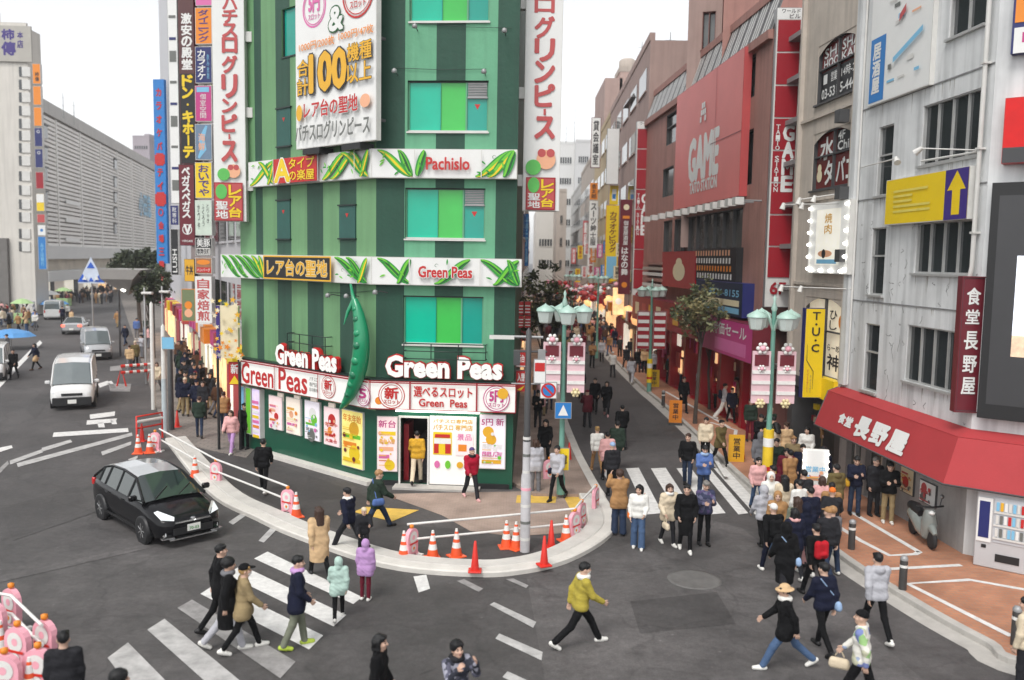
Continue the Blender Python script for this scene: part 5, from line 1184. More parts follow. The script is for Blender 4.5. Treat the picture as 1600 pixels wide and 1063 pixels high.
block('street_building', 'grey building beside the green one on the left of the street', 'building', P_gr2, 0, 13, zat(P_gr.at(19, 0), 118), 12, palegrey, flrs(5, 16, 3.4), 5, shop=shopg)
block('street_building', 'white building with dark slots farther on the left of the street', 'building', P_gr2, 13.1, 40, 14.5, 12, fw, flrs(5, 13, 3.4), 8, shop=shopg)
block('street_building', 'long low building at the far left side of the street', 'building', P_gr2, 40.2, 100, 12, 12, sand_c, flrs(5, 11, 3.4), 12, shop=shopg)

# projecting signs down the right side
def vsign(label, P0, s, o, u0, v0, u1, v1, face, draw, side=None, group='upright signs along the right street', lit=0, frame=None):
 if P0 is P_f and s > -60 and o < 1.09: s = max(s, fs(u1 + 5))
 P = Plane(P0.at(s, 0, o), (1, 0)); s0, s1, z0, z1 = P.rect(u0, v0, u1, v1)
 return slab_sign('upright_sign', label, 'sign', P, s0, s1, z0, z1, -.3, 0, face, side or face, draw, group, frame)
vt = lambda body, m, x0=.2, x1=.8, y0=.05, y1=.95, b=.03: (lambda pr, w, h: pr.vtext(body, x0 * w, y0 * h, x1 * w, y1 * h, m, bold=b))
vsign('white upright sign with black characters under a maroon cap', P_f, fs(930), .9, 924, 184, 938, 262, white, vt('貸会議室', ink), maroon, frame=maroon)
vsign('tall plain white upright sign down the right side', P_f, fs(952), 1.0, 948, 201, 967, 288, white, None, greyp)
vsign('small yellow upright sign with a black character', P_f, fs(930), .95, 922, 286, 934, 312, orange, vt('金太郎', ink))
vsign('long white upright sign of black characters', P_f, fs(930), .95, 920, 314, 934, 388, white, vt('スーツ紳士服', ink), greyp)
vsign('bright yellow upright sign with a blue patch', P_f, fs(955), 1.0, 953, 290, 966, 320, yellow, lambda pr, w, h: (pr.rect(.25 * w, .2 * h, .75 * w, .8 * h, white), pr.rect(.3 * w, .3 * h, .7 * w, .55 * h, blue)))
vsign('long yellow upright sign of maroon characters with a blue foot', P_f, fs(955), 1.05, 946, 321, 966, 440, yellow, lambda pr, w, h: (pr.vtext('カラオケビッグ', .3 * w, .38 * h, .8 * w, .92 * h, maroon, bold=.04), pr.rect(.12 * w, .04 * h, .9 * w, .33 * h, skyb)), orange)
vsign('maroon upright sign of white characters with a pale emblem', P_f, -.8, 1.0, 968, 312, 986, 460, maroon, lambda pr, w, h: (pr.disc(.5 * w, .92 * h, .25 * w, cream), pr.rect(.2 * w, .80 * h, .8 * w, .83 * h, orange), pr.vtext('個室居酒屋', .3 * w, .52 * h, .7 * w, .78 * h, white, bold=.02), pr.vtext('はなの舞', .2 * w, .2 * h, .75 * w, .5 * h, white, bold=.04), pr.disc(.5 * w, .1 * h, .25 * w, orange)))
vsign('small red white sign low on the right side of the street', P_f, fs(915), .9, 911, 345, 918, 386, coral, vt('薬局', white))
vsign('small white red upright sign near the street crowd', P_f, fs(935), .9, 918, 398, 928, 430, white, vt('食事', redd))
vsign('glowing orange lantern sign over the crowd, below the maroon sign', P_f, -1.5, 1.1, 958, 450, 975, 492, glow, lambda pr, w, h: pr.disc(.5 * w, .5 * h, .3 * w, glow_w))
vsign('second glowing orange sign low over the crowd', P_f, fs(945), 1.1, 940, 455, 955, 488, glow, None)
for k, (nm, c, c2) in enumerate((('red', red, white), ('yellow', yellow, redd), ('white', white, red), ('orange', orange, white), ('magenta', magenta, white), ('blue', blue, white), ('crimson', redd, gold), ('cream', cream, ink))):
 for j, hl in enumerate(('low', 'high')):
  u = 893 + k * 10 + 4 * j; v = (412 if j else 448) - (k * 7) % 19; vsign(f'small {hl} {nm} sign among the far shop signs on the right', P_f, fs(u + 6), 1.0, u - 4, v - 24 + 3 * (k % 3), u + 3 + k * .4, v, c, vt('営業中' if k % 2 else '居酒屋', c2), group='small far shop signs')
for k, (u, v) in enumerate(((905, 468), (918, 474), (938, 478), (951, 470), (966, 484), (982, 488), (996, 498))):
 P = Plane(P_f.at(fs(u + 8), 0, 1.0), (1, 0)); s, z = P.px(u, v); mb = MB(); mb.lathe([(0, -.5), (.34, -.38), (.46, 0), (.34, .38), (0, .5)], P.at(s, z), M('lit_paper_lantern', (1, .5, .2), .5, .2, 3, emit=.6), 12); mb.tube([P.at(s, z + .4), P.at(s, z + 1.4), P.at(s + 1.2, z + 1.4)], .03, dgrey, 4); tag(mb.build('paper_lantern', loc=P.at(s, z)), ('farthest', 'second farthest', 'third farthest', 'middle', 'third nearest', 'second nearest', 'nearest')[k] + ' glowing orange lantern along the right shops', 'lantern', 'glowing lanterns along the right shops')
P = Plane(P_f.at(fs(915), 0, .06), -Fd)
pr = Print(P_f.mat(fs(908), fz(912, 400), .15)); wv = fs(921) - fs(908); hv = fz(912, 300) - fz(912, 400); pr.vtext('センタービル', .35 * wv, 0, .6 * wv, hv, greyp, bold=.04); tag(pr.mb.build('wall_lettering', loc=P_f.at(fs(912), 8)), 'grey upright characters on the beige building wall', 'lettering')
vsign('long blue upright sign at the left side of the street', P_gr2, 10, .8, 820, 334, 826, 416, blue, vt('ホテル', skyb), navy, group='upright signs along the left side of the street')
for k, (u, v0, v1, lab) in enumerate(((809, 472, 492, 'upper'), (820, 472, 492, 'second'), (809, 494, 512, 'lower left'), (820, 494, 512, 'lower right'))):
 vsign('red white striped lantern sign, ' + ('upper left of four', 'upper right of four', 'lower left of four', 'lower right of four')[k] + ' beside the green wall', P_gr, 9, .55 + (u > 815) * .75, u, v0, u + 9, v1, red, lambda pr, w, h: [pr.rect(.08 * w, h * (.15 + .25 * j), .92 * w, h * (.24 + .25 * j), white) for j in range(3)], group='red lantern signs')
vsign('red and white notice board on the right corner of the green building', P_gr, .5, .5, 806, 548, 822, 574, white, lambda pr, w, h: (pr.rect(.05 * w, .1 * h, .95 * w, .9 * h, red), pr.text('新台', .15 * w, .3 * h, .85 * w, .75 * h, white, bold=.03)), redd, group='red notice boards')
vsign('lower red and yellow notice board on the right corner of the green building', P_gr, .5, .5, 806, 580, 822, 612, red, lambda pr, w, h: (pr.text('入替', .15 * w, .5 * h, .85 * w, .9 * h, white, bold=.03), pr.poly([(.1 * w, .08 * h), (.9 * w, .3 * h), (.5 * w, .05 * h)], yellow)), redd, group='red notice boards')

# ------------------------------------------------------------------ left street
pL = P_gl.at(sL0 - .3, 0, -.5)
P_h = Plane(pL, -dl)
conc_g = M('grey_office_wall', (.42, .41, .42), .7, .08, .5, streak=.15)
block('sign_building', 'grey building hung with a column of colourful signs left of the green one', 'building', P_h, -12, -.1, 21, 10, conc_g, flrs(4.5, 19, 3.3), 4, shop=shopg)
block('sign_building', 'dim building with maroon and black discount shop signs', 'building', P_h, -24, -12.1, 24, 10, M('dim_brown_wall', (.25, .20, .19), .7, .1, .5), flrs(4.5, 22, 3.3), 4, shop=shopg)
block('sign_building', 'tall plain pale grey office building at the end of the sign row', 'building', P_h, -52, -24.1, 34, 12, M('plain_pale_grey', (.50, .50, .52), .6, .05, .3), flrs(40, 41, 3.3), 0, shop=shopg)
GL = 'stacked signs left of the green building'
def lsign(label, s, o, u0, v0, u1, v1, face, draw=None, side=None, top=None, group=GL, name='stacked_sign'):
 P = Plane(P_h.at(s, 0, o), (1, -.12)); s0, s1, z0, z1 = P.rect(u0, max(v0, -40), u1, v1)
 return slab_sign(name, label, 'sign', P, s0, s1, z0, top or z1, -.35, 0, face, side or offw, draw, group)
c1 = dict(s=-8.5, o=.75)
lsign('orange stacked sign with dark characters near the top of the column', c1['s'], c1['o'], 305, 12, 331, 69, orange, vt('ダイニング', purple))
lsign('pink stacked sign cut by the top of the picture', c1['s'], c1['o'], 305, -40, 331, 9, pink)
lsign('blue stacked sign with white karaoke characters', c1['s'], c1['o'], 305, 73, 331, 130, navy, lambda pr, w, h: (pr.vtext('カラオケ', .15 * w, .08 * h, .6 * w, .92 * h, white, bold=.04), pr.vtext('飲み放題', .7 * w, .1 * h, .85 * w, .8 * h, skyb, bold=.01)))
lsign('magenta stacked sign with a pale blue head', c1['s'], c1['o'], 305, 134, 331, 190, magenta, lambda pr, w, h: (pr.rect(.1 * w, .82 * h, .85 * w, .96 * h, skyb), pr.vtext('個室空間', .3 * w, .08 * h, .65 * w, .78 * h, white, bold=.01)))
lsign('grey blue picture sign in the middle of the column', c1['s'], c1['o'], 305, 194, 331, 250, paint('steel_blue', (112, 134, 158), .9), lambda pr, w, h: (pr.ribbon([(.2 * w, .05 * h), (.5 * w, .3 * h), (.4 * w, .6 * h), (.7 * w, .95 * h)], .16, skyb), pr.vtext('海鮮', .2 * w, .25 * h, .6 * w, .75 * h, peach, bold=.02)))
lsign('bright yellow stacked sign with blue purple characters', c1['s'], c1['o'], 305, 254, 331, 310, yellow, vt('おいでや', purple, .22, .82, .06, .94, .04))
lsign('pale green stacked sign with thin dark writing', c1['s'], c1['o'], 305, 313, 331, 368, paint('pale_green', (206, 220, 206), .9), lambda pr, w, h: [pr.vtext(b, x * w, y * h, (x + .14) * w, .9 * h, ink, bold=.0) for b, x, y in (('とりやき', .7, .35), ('ふくろう', .42, .25), ('かつや', .15, .15))])
lsign('black stacked sign with white characters', c1['s'], c1['o'], 305, 372, 331, 400, black, lambda pr, w, h: (pr.text('美豚', .1 * w, .5 * h, .9 * w, .95 * h, white, bold=.02), pr.rect(.08 * w, .06 * h, .92 * w, .44 * h, offw), pr.text('歌舞伎町', .12 * w, .1 * h, .88 * w, .4 * h, ink)))
lsign('burger picture sign low in the column', c1['s'], c1['o'], 305, 403, 331, 428, M('burger_brown', (.32, .16, .08), .6, .2, 4), lambda pr, w, h: (pr.disc(.5 * w, .72 * h, .4 * w, orange, ry=.16 * h), pr.rect(.1 * w, .08 * h, .95 * w, .4 * h, red), pr.text('ハンバーグ', .12 * w, .14 * h, .9 * w, .34 * h, white)))
lsign('pink and white stacked sign with large red characters', c1['s'], c1['o'], 305, 432, 331, 505, white, vt('自家焙煎', coral, .15, .85, .04, .96, .04))
lsign('cream and green picture board at the foot of the column', c1['s'] - 2, c1['o'] + .3, 284, 452, 305, 502, paint('dull_green', (116, 128, 92), .9), lambda pr, w, h: (pr.disc(.5 * w, .5 * h, .28 * w, orange), pr.disc(.5 * w, .25 * h, .3 * w, peach)), orange)
lsign('tall brown and black discount shop sign with yellow characters', -18, .8, 280, -40, 304, 256, black, lambda pr, w, h: (pr.rect(.02 * w, .48 * h, .98 * w, .995 * h, paint('dull_brown_red', (92, 56, 56), .9)), pr.vtext('激安の殿堂', .2 * w, .50 * h, .85 * w, .80 * h, white, bold=.05), pr.vtext('ドン・キホーテ', .2 * w, .03 * h, .85 * w, .475 * h, yellow, bold=.07)), maroon, top=None)
lsign('dark maroon sign of white characters over a round V emblem', -18, .8, 280, 257, 304, 384, maroon, lambda pr, w, h: (pr.vtext('ベガスベガス', .22 * w, .34 * h, .72 * w, .97 * h, white, bold=.05), pr.ring(.5 * w, .20 * h, .32 * w, .05, white, 18), pr.text('V', .3 * w, .14 * h, .75 * w, .26 * h, white, bold=.05), pr.text('VEGAS', .15 * w, .045 * h, .85 * w, .07 * h, white)), black)
def d_lush(pr, w, h):
 p = Print(pr.M @ Matrix.Translation((.78 * w, .06 * h, 0)) @ Matrix.Rotation(math.pi / 2, 4, 'Z')); p.mb = pr.mb; p.text('LUSH', 0, 0, .5 * h, .55 * w, white, bold=.03)
lsign('black upright sign reading LUSH', -27, .8, 267, 358, 279, 430, black, d_lush)
lsign('white sign strip with grey writing beside the maroon sign', -27, .8, 264, -20, 279, 318, white, lambda pr, w, h: [pr.rect(.15 * w, h * (.06 + .1 * k), .85 * w, h * (.06 + .1 * k) + (.012 if k % 3 else .05) * h, (greyp, navy, greyp)[k % 3]) for k in range(9)], greyp)
lsign('navy upright sign above the black LUSH sign', -27, .8, 266, 321, 279, 352, navy, vt('靴専科', white, .25, .75, .08, .92, .01))
lsign('bright blue upright sign with a line of red characters', -42, 1.0, 242, 124, 259, 412, blue, lambda pr, w, h: [pr.text(c, .28 * w, h * (.95 - .072 * k) - .04 * h, .72 * w, h * (.95 - .072 * k), red, bold=.05) for k, c in enumerate('カラオケバーティ一〇会場三階予')], blue)
lsign('yellow food sign above the crowd left of the column', -20, 1.0, 288, 405, 304, 440, gold, lambda pr, w, h: pr.text('牛丼', .15 * w, .3 * h, .85 * w, .7 * h, ink, bold=.03), dgrey)
# left side: beige building with an emblem board and small signs
Pl1 = Plane((-62, 96), (1, .05)); s0, s1, z0, z1 = Pl1.rect(-90, 40, 49, 480)
t = block('beige_building', 'beige building with a dark lettered top board at the left edge', 'building', Pl1, s0, s1, Pl1.px(0, 42)[1], 3, M('light_beige_wall', (.62, .59, .54), .8, .08, .3, streak=.15), [], 0, roofm=sand_c)
sA, sB, zA, zB = Pl1.rect(36, 100, 47, 125)
for v in (105, 125, 145, 166, 186, 205, 224, 244, 268, 290, 312, 332, 358, 378):
 mb = MB(); a = Pl1.rect(35, v, 48, v + 15); mb.pbox(Pl1, a[0], a[1], a[2], a[3], .004, .12, offw); mb.pbox(Pl1, a[0] - .35, a[0] - .02, a[2], a[3], .004, .06, glass); mb.build('window', t)
mb = MB(); a = Pl1.rect(-90, 40, 49, 96); mb.pbox(Pl1, a[0], a[1] + .1, a[2], a[3], .004, .25, M('top_board_grey', (.42, .40, .36), .7, .1, 1)); mb.build('top_board', t)
pr = Print(Pl1.mat(a[0], a[2], .25)); q = px_on(Pl1, .25, a[0], a[2]); T(pr, q, '柿', 3, 46, 22, 62, purple, bold=.06); T(pr, q, '傳', 3, 66, 24, 86, purple, bold=.06); T(pr, q, '本', 27, 50, 36, 60, purple, bold=.04); T(pr, q, '店', 27, 63, 36, 75, purple, bold=.04); pr.mb.build('lettering', t)
mb = MB(); a = Pl1.rect(-40, 372, 16, 480); mb.pbox(Pl1, a[0], a[1], a[2], a[3], .004, .5, M('dim_shop_grey', (.16, .15, .14), .6, .2, 1)); mb.build('shop_window', t)
g_ = 'small signs on the edge of the beige building'
for k, (v0, v1, f, lab, dr) in enumerate(((100, 131, orange, 'top orange edge sign with two black characters', vt('柿傳', ink, .3, .8, .1, .6)), (135, 164, orange, 'middle orange edge sign', None), (168, 197, orange, 'lowest orange edge sign', None), (200, 229, navy, 'upper navy edge sign with a white ring', lambda pr, w, h: pr.ring(.5 * w, .8 * h, .2 * w, .06, white)), (233, 262, navy, 'lower navy edge sign', lambda pr, w, h: pr.ring(.5 * w, .8 * h, .2 * w, .06, white)), (269, 295, redd, 'narrow crimson edge sign', None), (303, 330, yellow, 'white and yellow edge sign', lambda pr, w, h: pr.rect(.03, .5 * h, w - .03, h - .03, white)), (335, 348, coral, 'little red edge sign', None), (352, 368, white, 'white edge sign with a blue mark', lambda pr, w, h: pr.disc(.5 * w, .5 * h, .2 * w, blue)), (370, 421, blue, 'long blue edge sign with white writing', vt('みずほ銀行', skyb, .3, .7, .1, .8)))):
 P = Plane((Pl1.at(s1, 0, .3)).xy, (1, 0)); du = 51 + k * 1.0; b = P.rect(du, v0, du + 12, v1); slab_sign('edge_sign', lab + ' of the beige building', 'sign', P, b[0], b[1], b[2], b[3], -.4, 0, f, offw, dr, g_)
# slatted department store
pa = Vector((-63.5, 106, 0));
ua = dirvp(495)
P_o = Plane(pa, ua); sO1 = P_o.px(262, 400)[0]; sO0 = P_o.px(40, 300)[0]
zo1 = P_o.px(66, 180)[1]; zo0 = P_o.px(66, 384)[1]; zr2_ = P_o.px(66, 172)[1]
t = thing('department_store', 'long department store clad in pale horizontal slats on the left', 'building', P_o.at(0, 0))
mb = MB(); mb.pbox(P_o, sO0, sO1, 0, zr2_ + 1.2, -30, -.05, palegrey); mb.pbox(P_o, sO0, sO1, zo1 + .3, zr2_ + 1.4, -.04, .55, palegrey); mb.build('wall', t)
sl_w = M('slat_white', (.78, .76, .73), .6, .08, .4); sl_d = M('slat_gap_brown', (.25, .22, .20), .8, .15, .4)
mb = MB(); mb.quad([P_o.at(sO0, zo0, -.02), P_o.at(sO1, zo0, -.02), P_o.at(sO1, zo1 + .3, -.02), P_o.at(sO0, zo1 + .3, -.02)], sl_d); mb.build('backing', t)
mb = MB(); n = 30
for k in range(n): z = zo0 + (zo1 + .2 - zo0) * k / n; mb.pbox(P_o, sO0, sO1, z, z + (zo1 - zo0) / n * .68, .0, .3, sl_w)
for s in np.arange(sO0, sO1, 13.5): mb.pbox(P_o, s, s + .5, zo0 + .03, zo1 + .1, .01, .42, sl_w)
mb.build('slat', t)
for (u, vs) in ((70, (206, 240, 272, 310, 342, 375)), (180, (257, 285, 309, 333, 358))):
 for v in vs:
  s, z = P_o.px(u, v, .4); mb = MB(); mb.pbox(P_o, s - .8, s + 1.2, z - .9, z + .9, .3, .46, glass); mb.pbox(P_o, s - 1.0, s + 1.4, z + .9, z + 1.1, .3, .6, dgrey); mb.build('window', t)
mb = MB(); mb.pbox(P_o, sO0, sO1, zo0 - 1.9, zo0 - .01, .0, 1.2, fw); mb.pbox(P_o, sO0, sO1, zo0 - 3.6, zo0 - 1.91, -.02, .1, M('canopy_band_brown', (.50, .44, .36), .7, .3, .3)); mb.pbox(P_o, sO0, sO1, zo0 - 5, zo0 - 3.6, .0, 2.5, fw); mb.build('canopy', t)  # brown band set between the two white canopy slabs
mb = MB(); rr = random.Random(4); s = sO0
while s < sO1: w_ = rr.uniform(1.5, 5); mb.pbox(P_o, s, s + w_, .2, zo0 - 5.1, .01, .1, rr.choice([glow_w, cream, glow, palegrey, dgrey, offw, lit_c])); s += w_ + .4
mb.build('shop_window', t)
mb = MB()
for (u, v) in ((112, 317), (112, 345), (112, 375)): s, z = P_o.px(u, v, .5); mb.pbox(P_o, s - 3, s + 5, z - .3, z + .3, .43, .5, white)
mb.build('white_panel', t)
pr = Print(P_o.mat(P_o.px(214, 330)[0], P_o.px(214, 336)[1], .5)); pr.text('小田急', 0, 0, 14, 5, skyb, bold=.04); pr.mb.build('lettering', t)
farblock('mauve grey tower far behind the slatted store', 330, 210, 214, 236, M('mauve_wall', (.36, .32, .35), .7, .06, .1), 4.5, 20, 'far_tower', 6)
# canopy with inverted pyramid, on posts
gk = G(203, 560); t = thing('street_canopy', 'grey street canopy with an inverted pyramid lamp on dark posts', 'canopy', gk)
zt_ = zat(gk, 420); zb_ = zat(gk, 462); zm_ = zat(gk, 436); w_ = 1.3
mb = MB(); gc = M('canopy_grey', (.30, .285, .27), .6, .1, 1)
mb.add([(gk.x - w_, gk.y - 1.6, zt_), (gk.x + w_ * 1.2, gk.y - 1.6, zt_ - .05), (gk.x + w_ * 1.2, gk.y + 1.6, zt_), (gk.x - w_, gk.y + 1.6, zt_), (gk.x - w_ * .9, gk.y - 1.5, zm_), (gk.x + w_ * .75, gk.y - 1.5, zm_), (gk.x + w_ * .75, gk.y + 1.5, zm_), (gk.x - w_ * .9, gk.y + 1.5, zm_), (gk.x, gk.y, zb_)], [[0, 1, 2, 3], [0, 4, 5, 1], [1, 5, 6, 2], [2, 6, 7, 3], [3, 7, 4, 0], [4, 8, 5], [5, 8, 6], [6, 8, 7], [7, 8, 4]], gc); mb.build('roof', t)
mb = MB()
for dx in (-1.2, 1.2): mb.tube([(gk.x + dx, gk.y + 1.2, 0), (gk.x + dx, gk.y + 1.2, zm_)], .07, dgrey, 8)
mb.build('post', t); mb = MB(); mb.lathe([(.0, -.2), (.18, -.1), (.2, .1), (.0, .2)], (gk.x - .1, gk.y - .45, zb_ + .45), M('canopy_lamp', (1, .97, .9), .4, 0, emit=2.0), 10); mb.build('lamp', t)
# triangular blue and white sign
gt = G(146, 530); t = thing('triangle_sign', 'white triangular sign with blue corners standing over the left street', 'sign', gt)
P = Plane(gt, (1, .1)); za_, zb_ = zat(gt, 402), zat(gt, 443); hw = P.px(166, 440)[0] - P.px(145, 440)[0]
def tri(P, x0, x1, z0, z1, o, m, mb): mb.add([P.at(x0, z0, o), P.at(x1, z0, o), P.at((x0 + x1) / 2, z1, o), P.at(x0, z0, o - .12), P.at(x1, z0, o - .12), P.at((x0 + x1) / 2, z1, o - .12)], [[0, 1, 2], [5, 4, 3], [0, 3, 4, 1], [1, 4, 5, 2], [2, 5, 3, 0]], m)
mb = MB(); tri(P, -hw, hw, zb_, za_, .1, paint('sign_pale_blue', (206, 216, 232), .9), mb); mb.build('panel', t)
mb = MB()
for (x, z, s_) in ((-hw * .62, zb_ + .12, .38), (hw * .62, zb_ + .12, .38), (0, za_ - (za_ - zb_) * .42, .3), (0, zb_ + .15, .2)): tri(P, x - hw * s_, x + hw * s_, z, z + (za_ - zb_) * s_ * .8, .13, paint('sign_blue', (36, 92, 196), .9), mb)
for (x, z, s_) in ((-hw * .45, zb_ + .3, .16), (hw * .45, zb_ + .3, .16)): tri(P, x - hw * s_, x + hw * s_, z, z + (za_ - zb_) * s_, .26, white, mb)
mb.build('lettering', t); mb = MB(); mb.tube([(gt.x, gt.y, 0), (gt.x, gt.y, zb_ + .3)], .06, grey_m, 8); mb.build('post', t)
# ------------------------------------------------------------------ street furniture
cone_o = paint('cone_orange', (238, 92, 44), .92, rough=.45, var=.10, scale=6)
cone_r = paint('cone_red', (216, 44, 30), .92, rough=.45, var=.10, scale=6)
pinkp = paint('barricade_pink', (240, 172, 186), .95, rough=.5, var=.12, scale=5)
refl_w = M('reflective_white', (.74, .73, .70), .4, .10, 8)
def cone_proto(slim=False, plain=False):
 t = thing('traffic_cone', 'x', 'traffic cone', (0, 0, 0), 0, None)
 m = cone_r if plain else cone_o
 b = MB(); s = .30 if slim else .38; b.box((0, 0, .02), (s, s, .04), m, None, .012); b.build('base', t, world=False)
 b = MB(); r0 = .10 if slim else .145; hh = .66
 pr_ = lambda a, c: [(r0 + (.028 - r0) * a, .04 + hh * a), (r0 + (.028 - r0) * c, .04 + hh * c)]
 if plain: b.lathe(pr_(0, 1) + [(.015, .71)], (0, 0, 0), m, 14)
 else:
  for a, c, mm in ((0, .30, m), (.30, .50, refl_w), (.50, .62, m), (.62, .82, refl_w), (.82, .9, m), (.9, 1.0, refl_w)): b.lathe(pr_(a, c), (0, 0, 0), mm, 14)
 b.build('cone', t, world=False)
 return t
CP = {}
def cone(u, v, label, kind=0, group='orange white banded traffic cones', rz=0, on=0.0):
 g = G(u, v, on)
 if kind not in CP: CP[kind] = cone_proto(kind == 1, kind == 1); t = CP[kind]; t.location = g; t.rotation_euler = (0, 0, rz)
 else: t = copy_tree(CP[kind], g, rz)
 t['label'] = label; t['group'] = group
 return t
cone(631, 874, 'banded orange cone, first from the left on the curved kerb corner'); cone(676, 873, 'banded orange cone, second from the left on the curved corner', rz=.3); cone(713, 870, 'banded orange cone, third from the left on the curved corner', rz=.6)
cone(791, 856, 'banded orange cone left of the paper wrapped pole', rz=.2); cone(806, 858, 'banded orange cone touching the paper wrapped pole', rz=.8); cone(884, 846, 'banded orange cone among pink barricades at the kerb bend', rz=.4)
cone(463, 808, 'banded orange cone beside the pink barricade near the beige coat', rz=.5); cone(305, 745, 'banded orange cone behind the black car roof'); cone(216, 709, 'banded orange cone left of its pair by the red fence', rz=.2); cone(234, 708, 'banded orange cone right of its pair by the red fence', rz=.4)
cone(48, 1092, 'large banded orange cone among pink barricades at lower left corner', rz=.3); cone(2, 1030, 'banded orange cone half hidden at the left picture edge')
rc = 'slim plain red cones'
cone(742, 893, 'slim red cone standing on the pale kerb front, left of two', 1, rc, on=.15); cone(850, 884, 'slim red cone standing on the pale kerb front, right of two', 1, rc, .4, on=.15); cone(861, 856, 'slim red cone just behind the right kerb cone', 1, rc, .2); cone(277, 668, 'slim red cone by the left pole among walkers', 1, rc); cone(889, 722, 'slim red cone on the street kerb behind the corner', 1, rc); cone(1160, 722, 'slim red cone on the right brick pavement', 1, rc, .3); cone(222, 690, 'slim red cone under the red fence', 1, rc)
# pink barricades
def barricade_proto():
 t = thing('pink_barricade', 'x', 'barricade', (0, 0, 0), 0, 'pink guard barricades')
 out = [(-.26, 0), (-.2, .12), (-.22, .45)] + [(.22 * math.cos(a), .52 + .2 * math.sin(a)) for a in [math.pi * (1 - i / 8) for i in range(9)]] + [(.22, .45), (.2, .12), (.26, 0), (.14, 0), (.1, .1), (-.1, .1), (-.14, 0)]
 b = MB(); n = len(out)
 for sgn in (1,):
  b.add([(x, .05, z) for x, z in out], [list(range(n))[::-1]], pinkp); b.add([(x, -.05, z) for x, z in out], [list(range(n))], pinkp)
  b.add([(x, -.05, z) for x, z in out] + [(x, .05, z) for x, z in out], [[i, (i + 1) % n, n + (i + 1) % n, n + i] for i in range(n)], pinkp)
 b.build('body', t, world=False)
 b = MB(); Mx = Matrix(((1, 0, 0, 0), (0, 0, -1, -.052), (0, 1, 0, 0), (0, 0, 0, 1))); p = Print(Mx)
 p.disc(0, .50, .15, refl_w); p.disc(0, .5, .06, pinkp, 10); p.disc(0, .24, .10, refl_w, 12); p.rect(-.17, .34, .17, .38, cone_r); p.disc(.0, .24, .04, orange, 8); p.mb.build('print', t, world=False)
 b = MB(); b.tube([(-.3, 0, .03), (.3, 0, .03)], .03, refl_w, 6); b.box((-.2, 0, .03), (.08, .4, .05), refl_w); b.box((.2, 0, .03), (.08, .4, .05), refl_w); b.build('foot', t, world=False)
 b = MB(); b.lathe([(.0, -.05), (.05, -.02), (.05, .04), (0, .06)], (0, 0, .76), orange, 10); b.build('lamp', t, world=False)
 return t
bp_ = None
def barricade(u, v, rz, label, sc=1.0):
 global bp_
 g = G(u, v)
 if bp_ is None: bp_ = barricade_proto(); t = bp_; t.location = g; t.rotation_euler = (0, 0, rz)
 else: t = copy_tree(bp_, g, rz)
 t.scale = (sc,) * 3; t['label'] = label; return t
barricade(338, 757, -.5, 'pink barricade between two cones behind the black car'); barricade(450, 804, -.5, 'pink barricade beside the cone near the beige coat'); barricade(643, 871, 1.1, 'narrow pink barricade turned sideways beside the first corner cone')
barricade(897, 842, .9, 'pink barricade at the kerb bend, nearest the tan coat'); barricade(908, 826, 1.1, 'pink barricade second in the line along the kerb bend'); barricade(930, 800, 1.2, 'pink barricade third in line at the street kerb'); barricade(243, 706, -.4, 'pink barricade by the red fence at the left pole')
for k, (u, v) in enumerate(((20, 985), (72, 1040), (30, 1052), (-8, 1010), (62, 1090), (10, 1100))): barricade(u, v, -.55 + .1 * k, ('pink barricade farthest back in the lower left cluster', 'pink barricade at the right front of the lower left cluster', 'pink barricade in the middle of the lower left cluster', 'pink barricade cut by the left picture edge', 'pink barricade beside the large cone, low at the lower left', 'pink barricade in the lower left corner')[k], 1.15)
barricade(836, 742, 1.3, 'pink barricade far back by the pole among waiting people'); barricade(858, 752, .4, 'pink barricade by the feet of the grey hoodie walker')
# white rails carried by cones and barricades
def rails(label, pts, zs=(.80, .42)):
 P_ = [G(u, v) for u, v in pts]; mb = MB()
 for z in zs: mb.tube([p + Vector((0, 0, z)) for p in P_], .03, refl_w, 8)
 tag(mb.build('barrier_rail', loc=P_[0]), label, 'barrier rail', 'white pipe rails between cones')
rails('white double pipe rail along the left kerb past the walker in black', [(250, 704), (338, 757), (450, 804)]); rails('white double pipe rail across the closed corner behind the three cones', [(636, 870), (792, 854), (897, 842)]); rails('short white pipe rail along the kerb bend', [(897, 842), (908, 826), (930, 800)], (.78,)); rails('thick white pipe rail over the pink cluster at lower left', [(-30, 990), (20, 1000), (68, 1052)], (.85, .5))
# red fence
t = thing('red_fence', 'small red construction fence behind the cones at the left pole', 'fence', G(233, 690)); a, b = G(214, 692), G(254, 684); mb = MB()
mb.tube([a, a + Vector((0, 0, 1.0)), b + Vector((0, 0, 1.0)), b], .04, cone_r, 8); mb.tube([a + Vector((0, 0, .55)), b + Vector((0, 0, .55))], .035, cone_r, 8); mb.build('frame', t); mb = MB(); mb.tube([a + Vector((0, 0, .8)), b + Vector((0, 0, .8))], .06, refl_w, 8); mb.build('rail', t)
t = thing('striped_barrier', 'red and white striped barrier boards on red legs in the far lane', 'barrier', G(210, 602)); a, b = G(190, 604), G(236, 600); mb = MB()
for z in (.75, 1.1):
 for k in range(8):
  p, q = a.lerp(b, k / 8), a.lerp(b, (k + 1) / 8); mb.tube([p + Vector((0, 0, z)), q + Vector((0, 0, z))], .09, refl_w if k % 2 else cone_r, 6)
mb.build('board', t); mb = MB()
for p in (a, b): mb.tube([p + Vector((-.25, 0, 0)), p + Vector((0, 0, 1.1)), p + Vector((.25, 0, 0))], .05, cone_r, 6)
mb.build('leg', t)
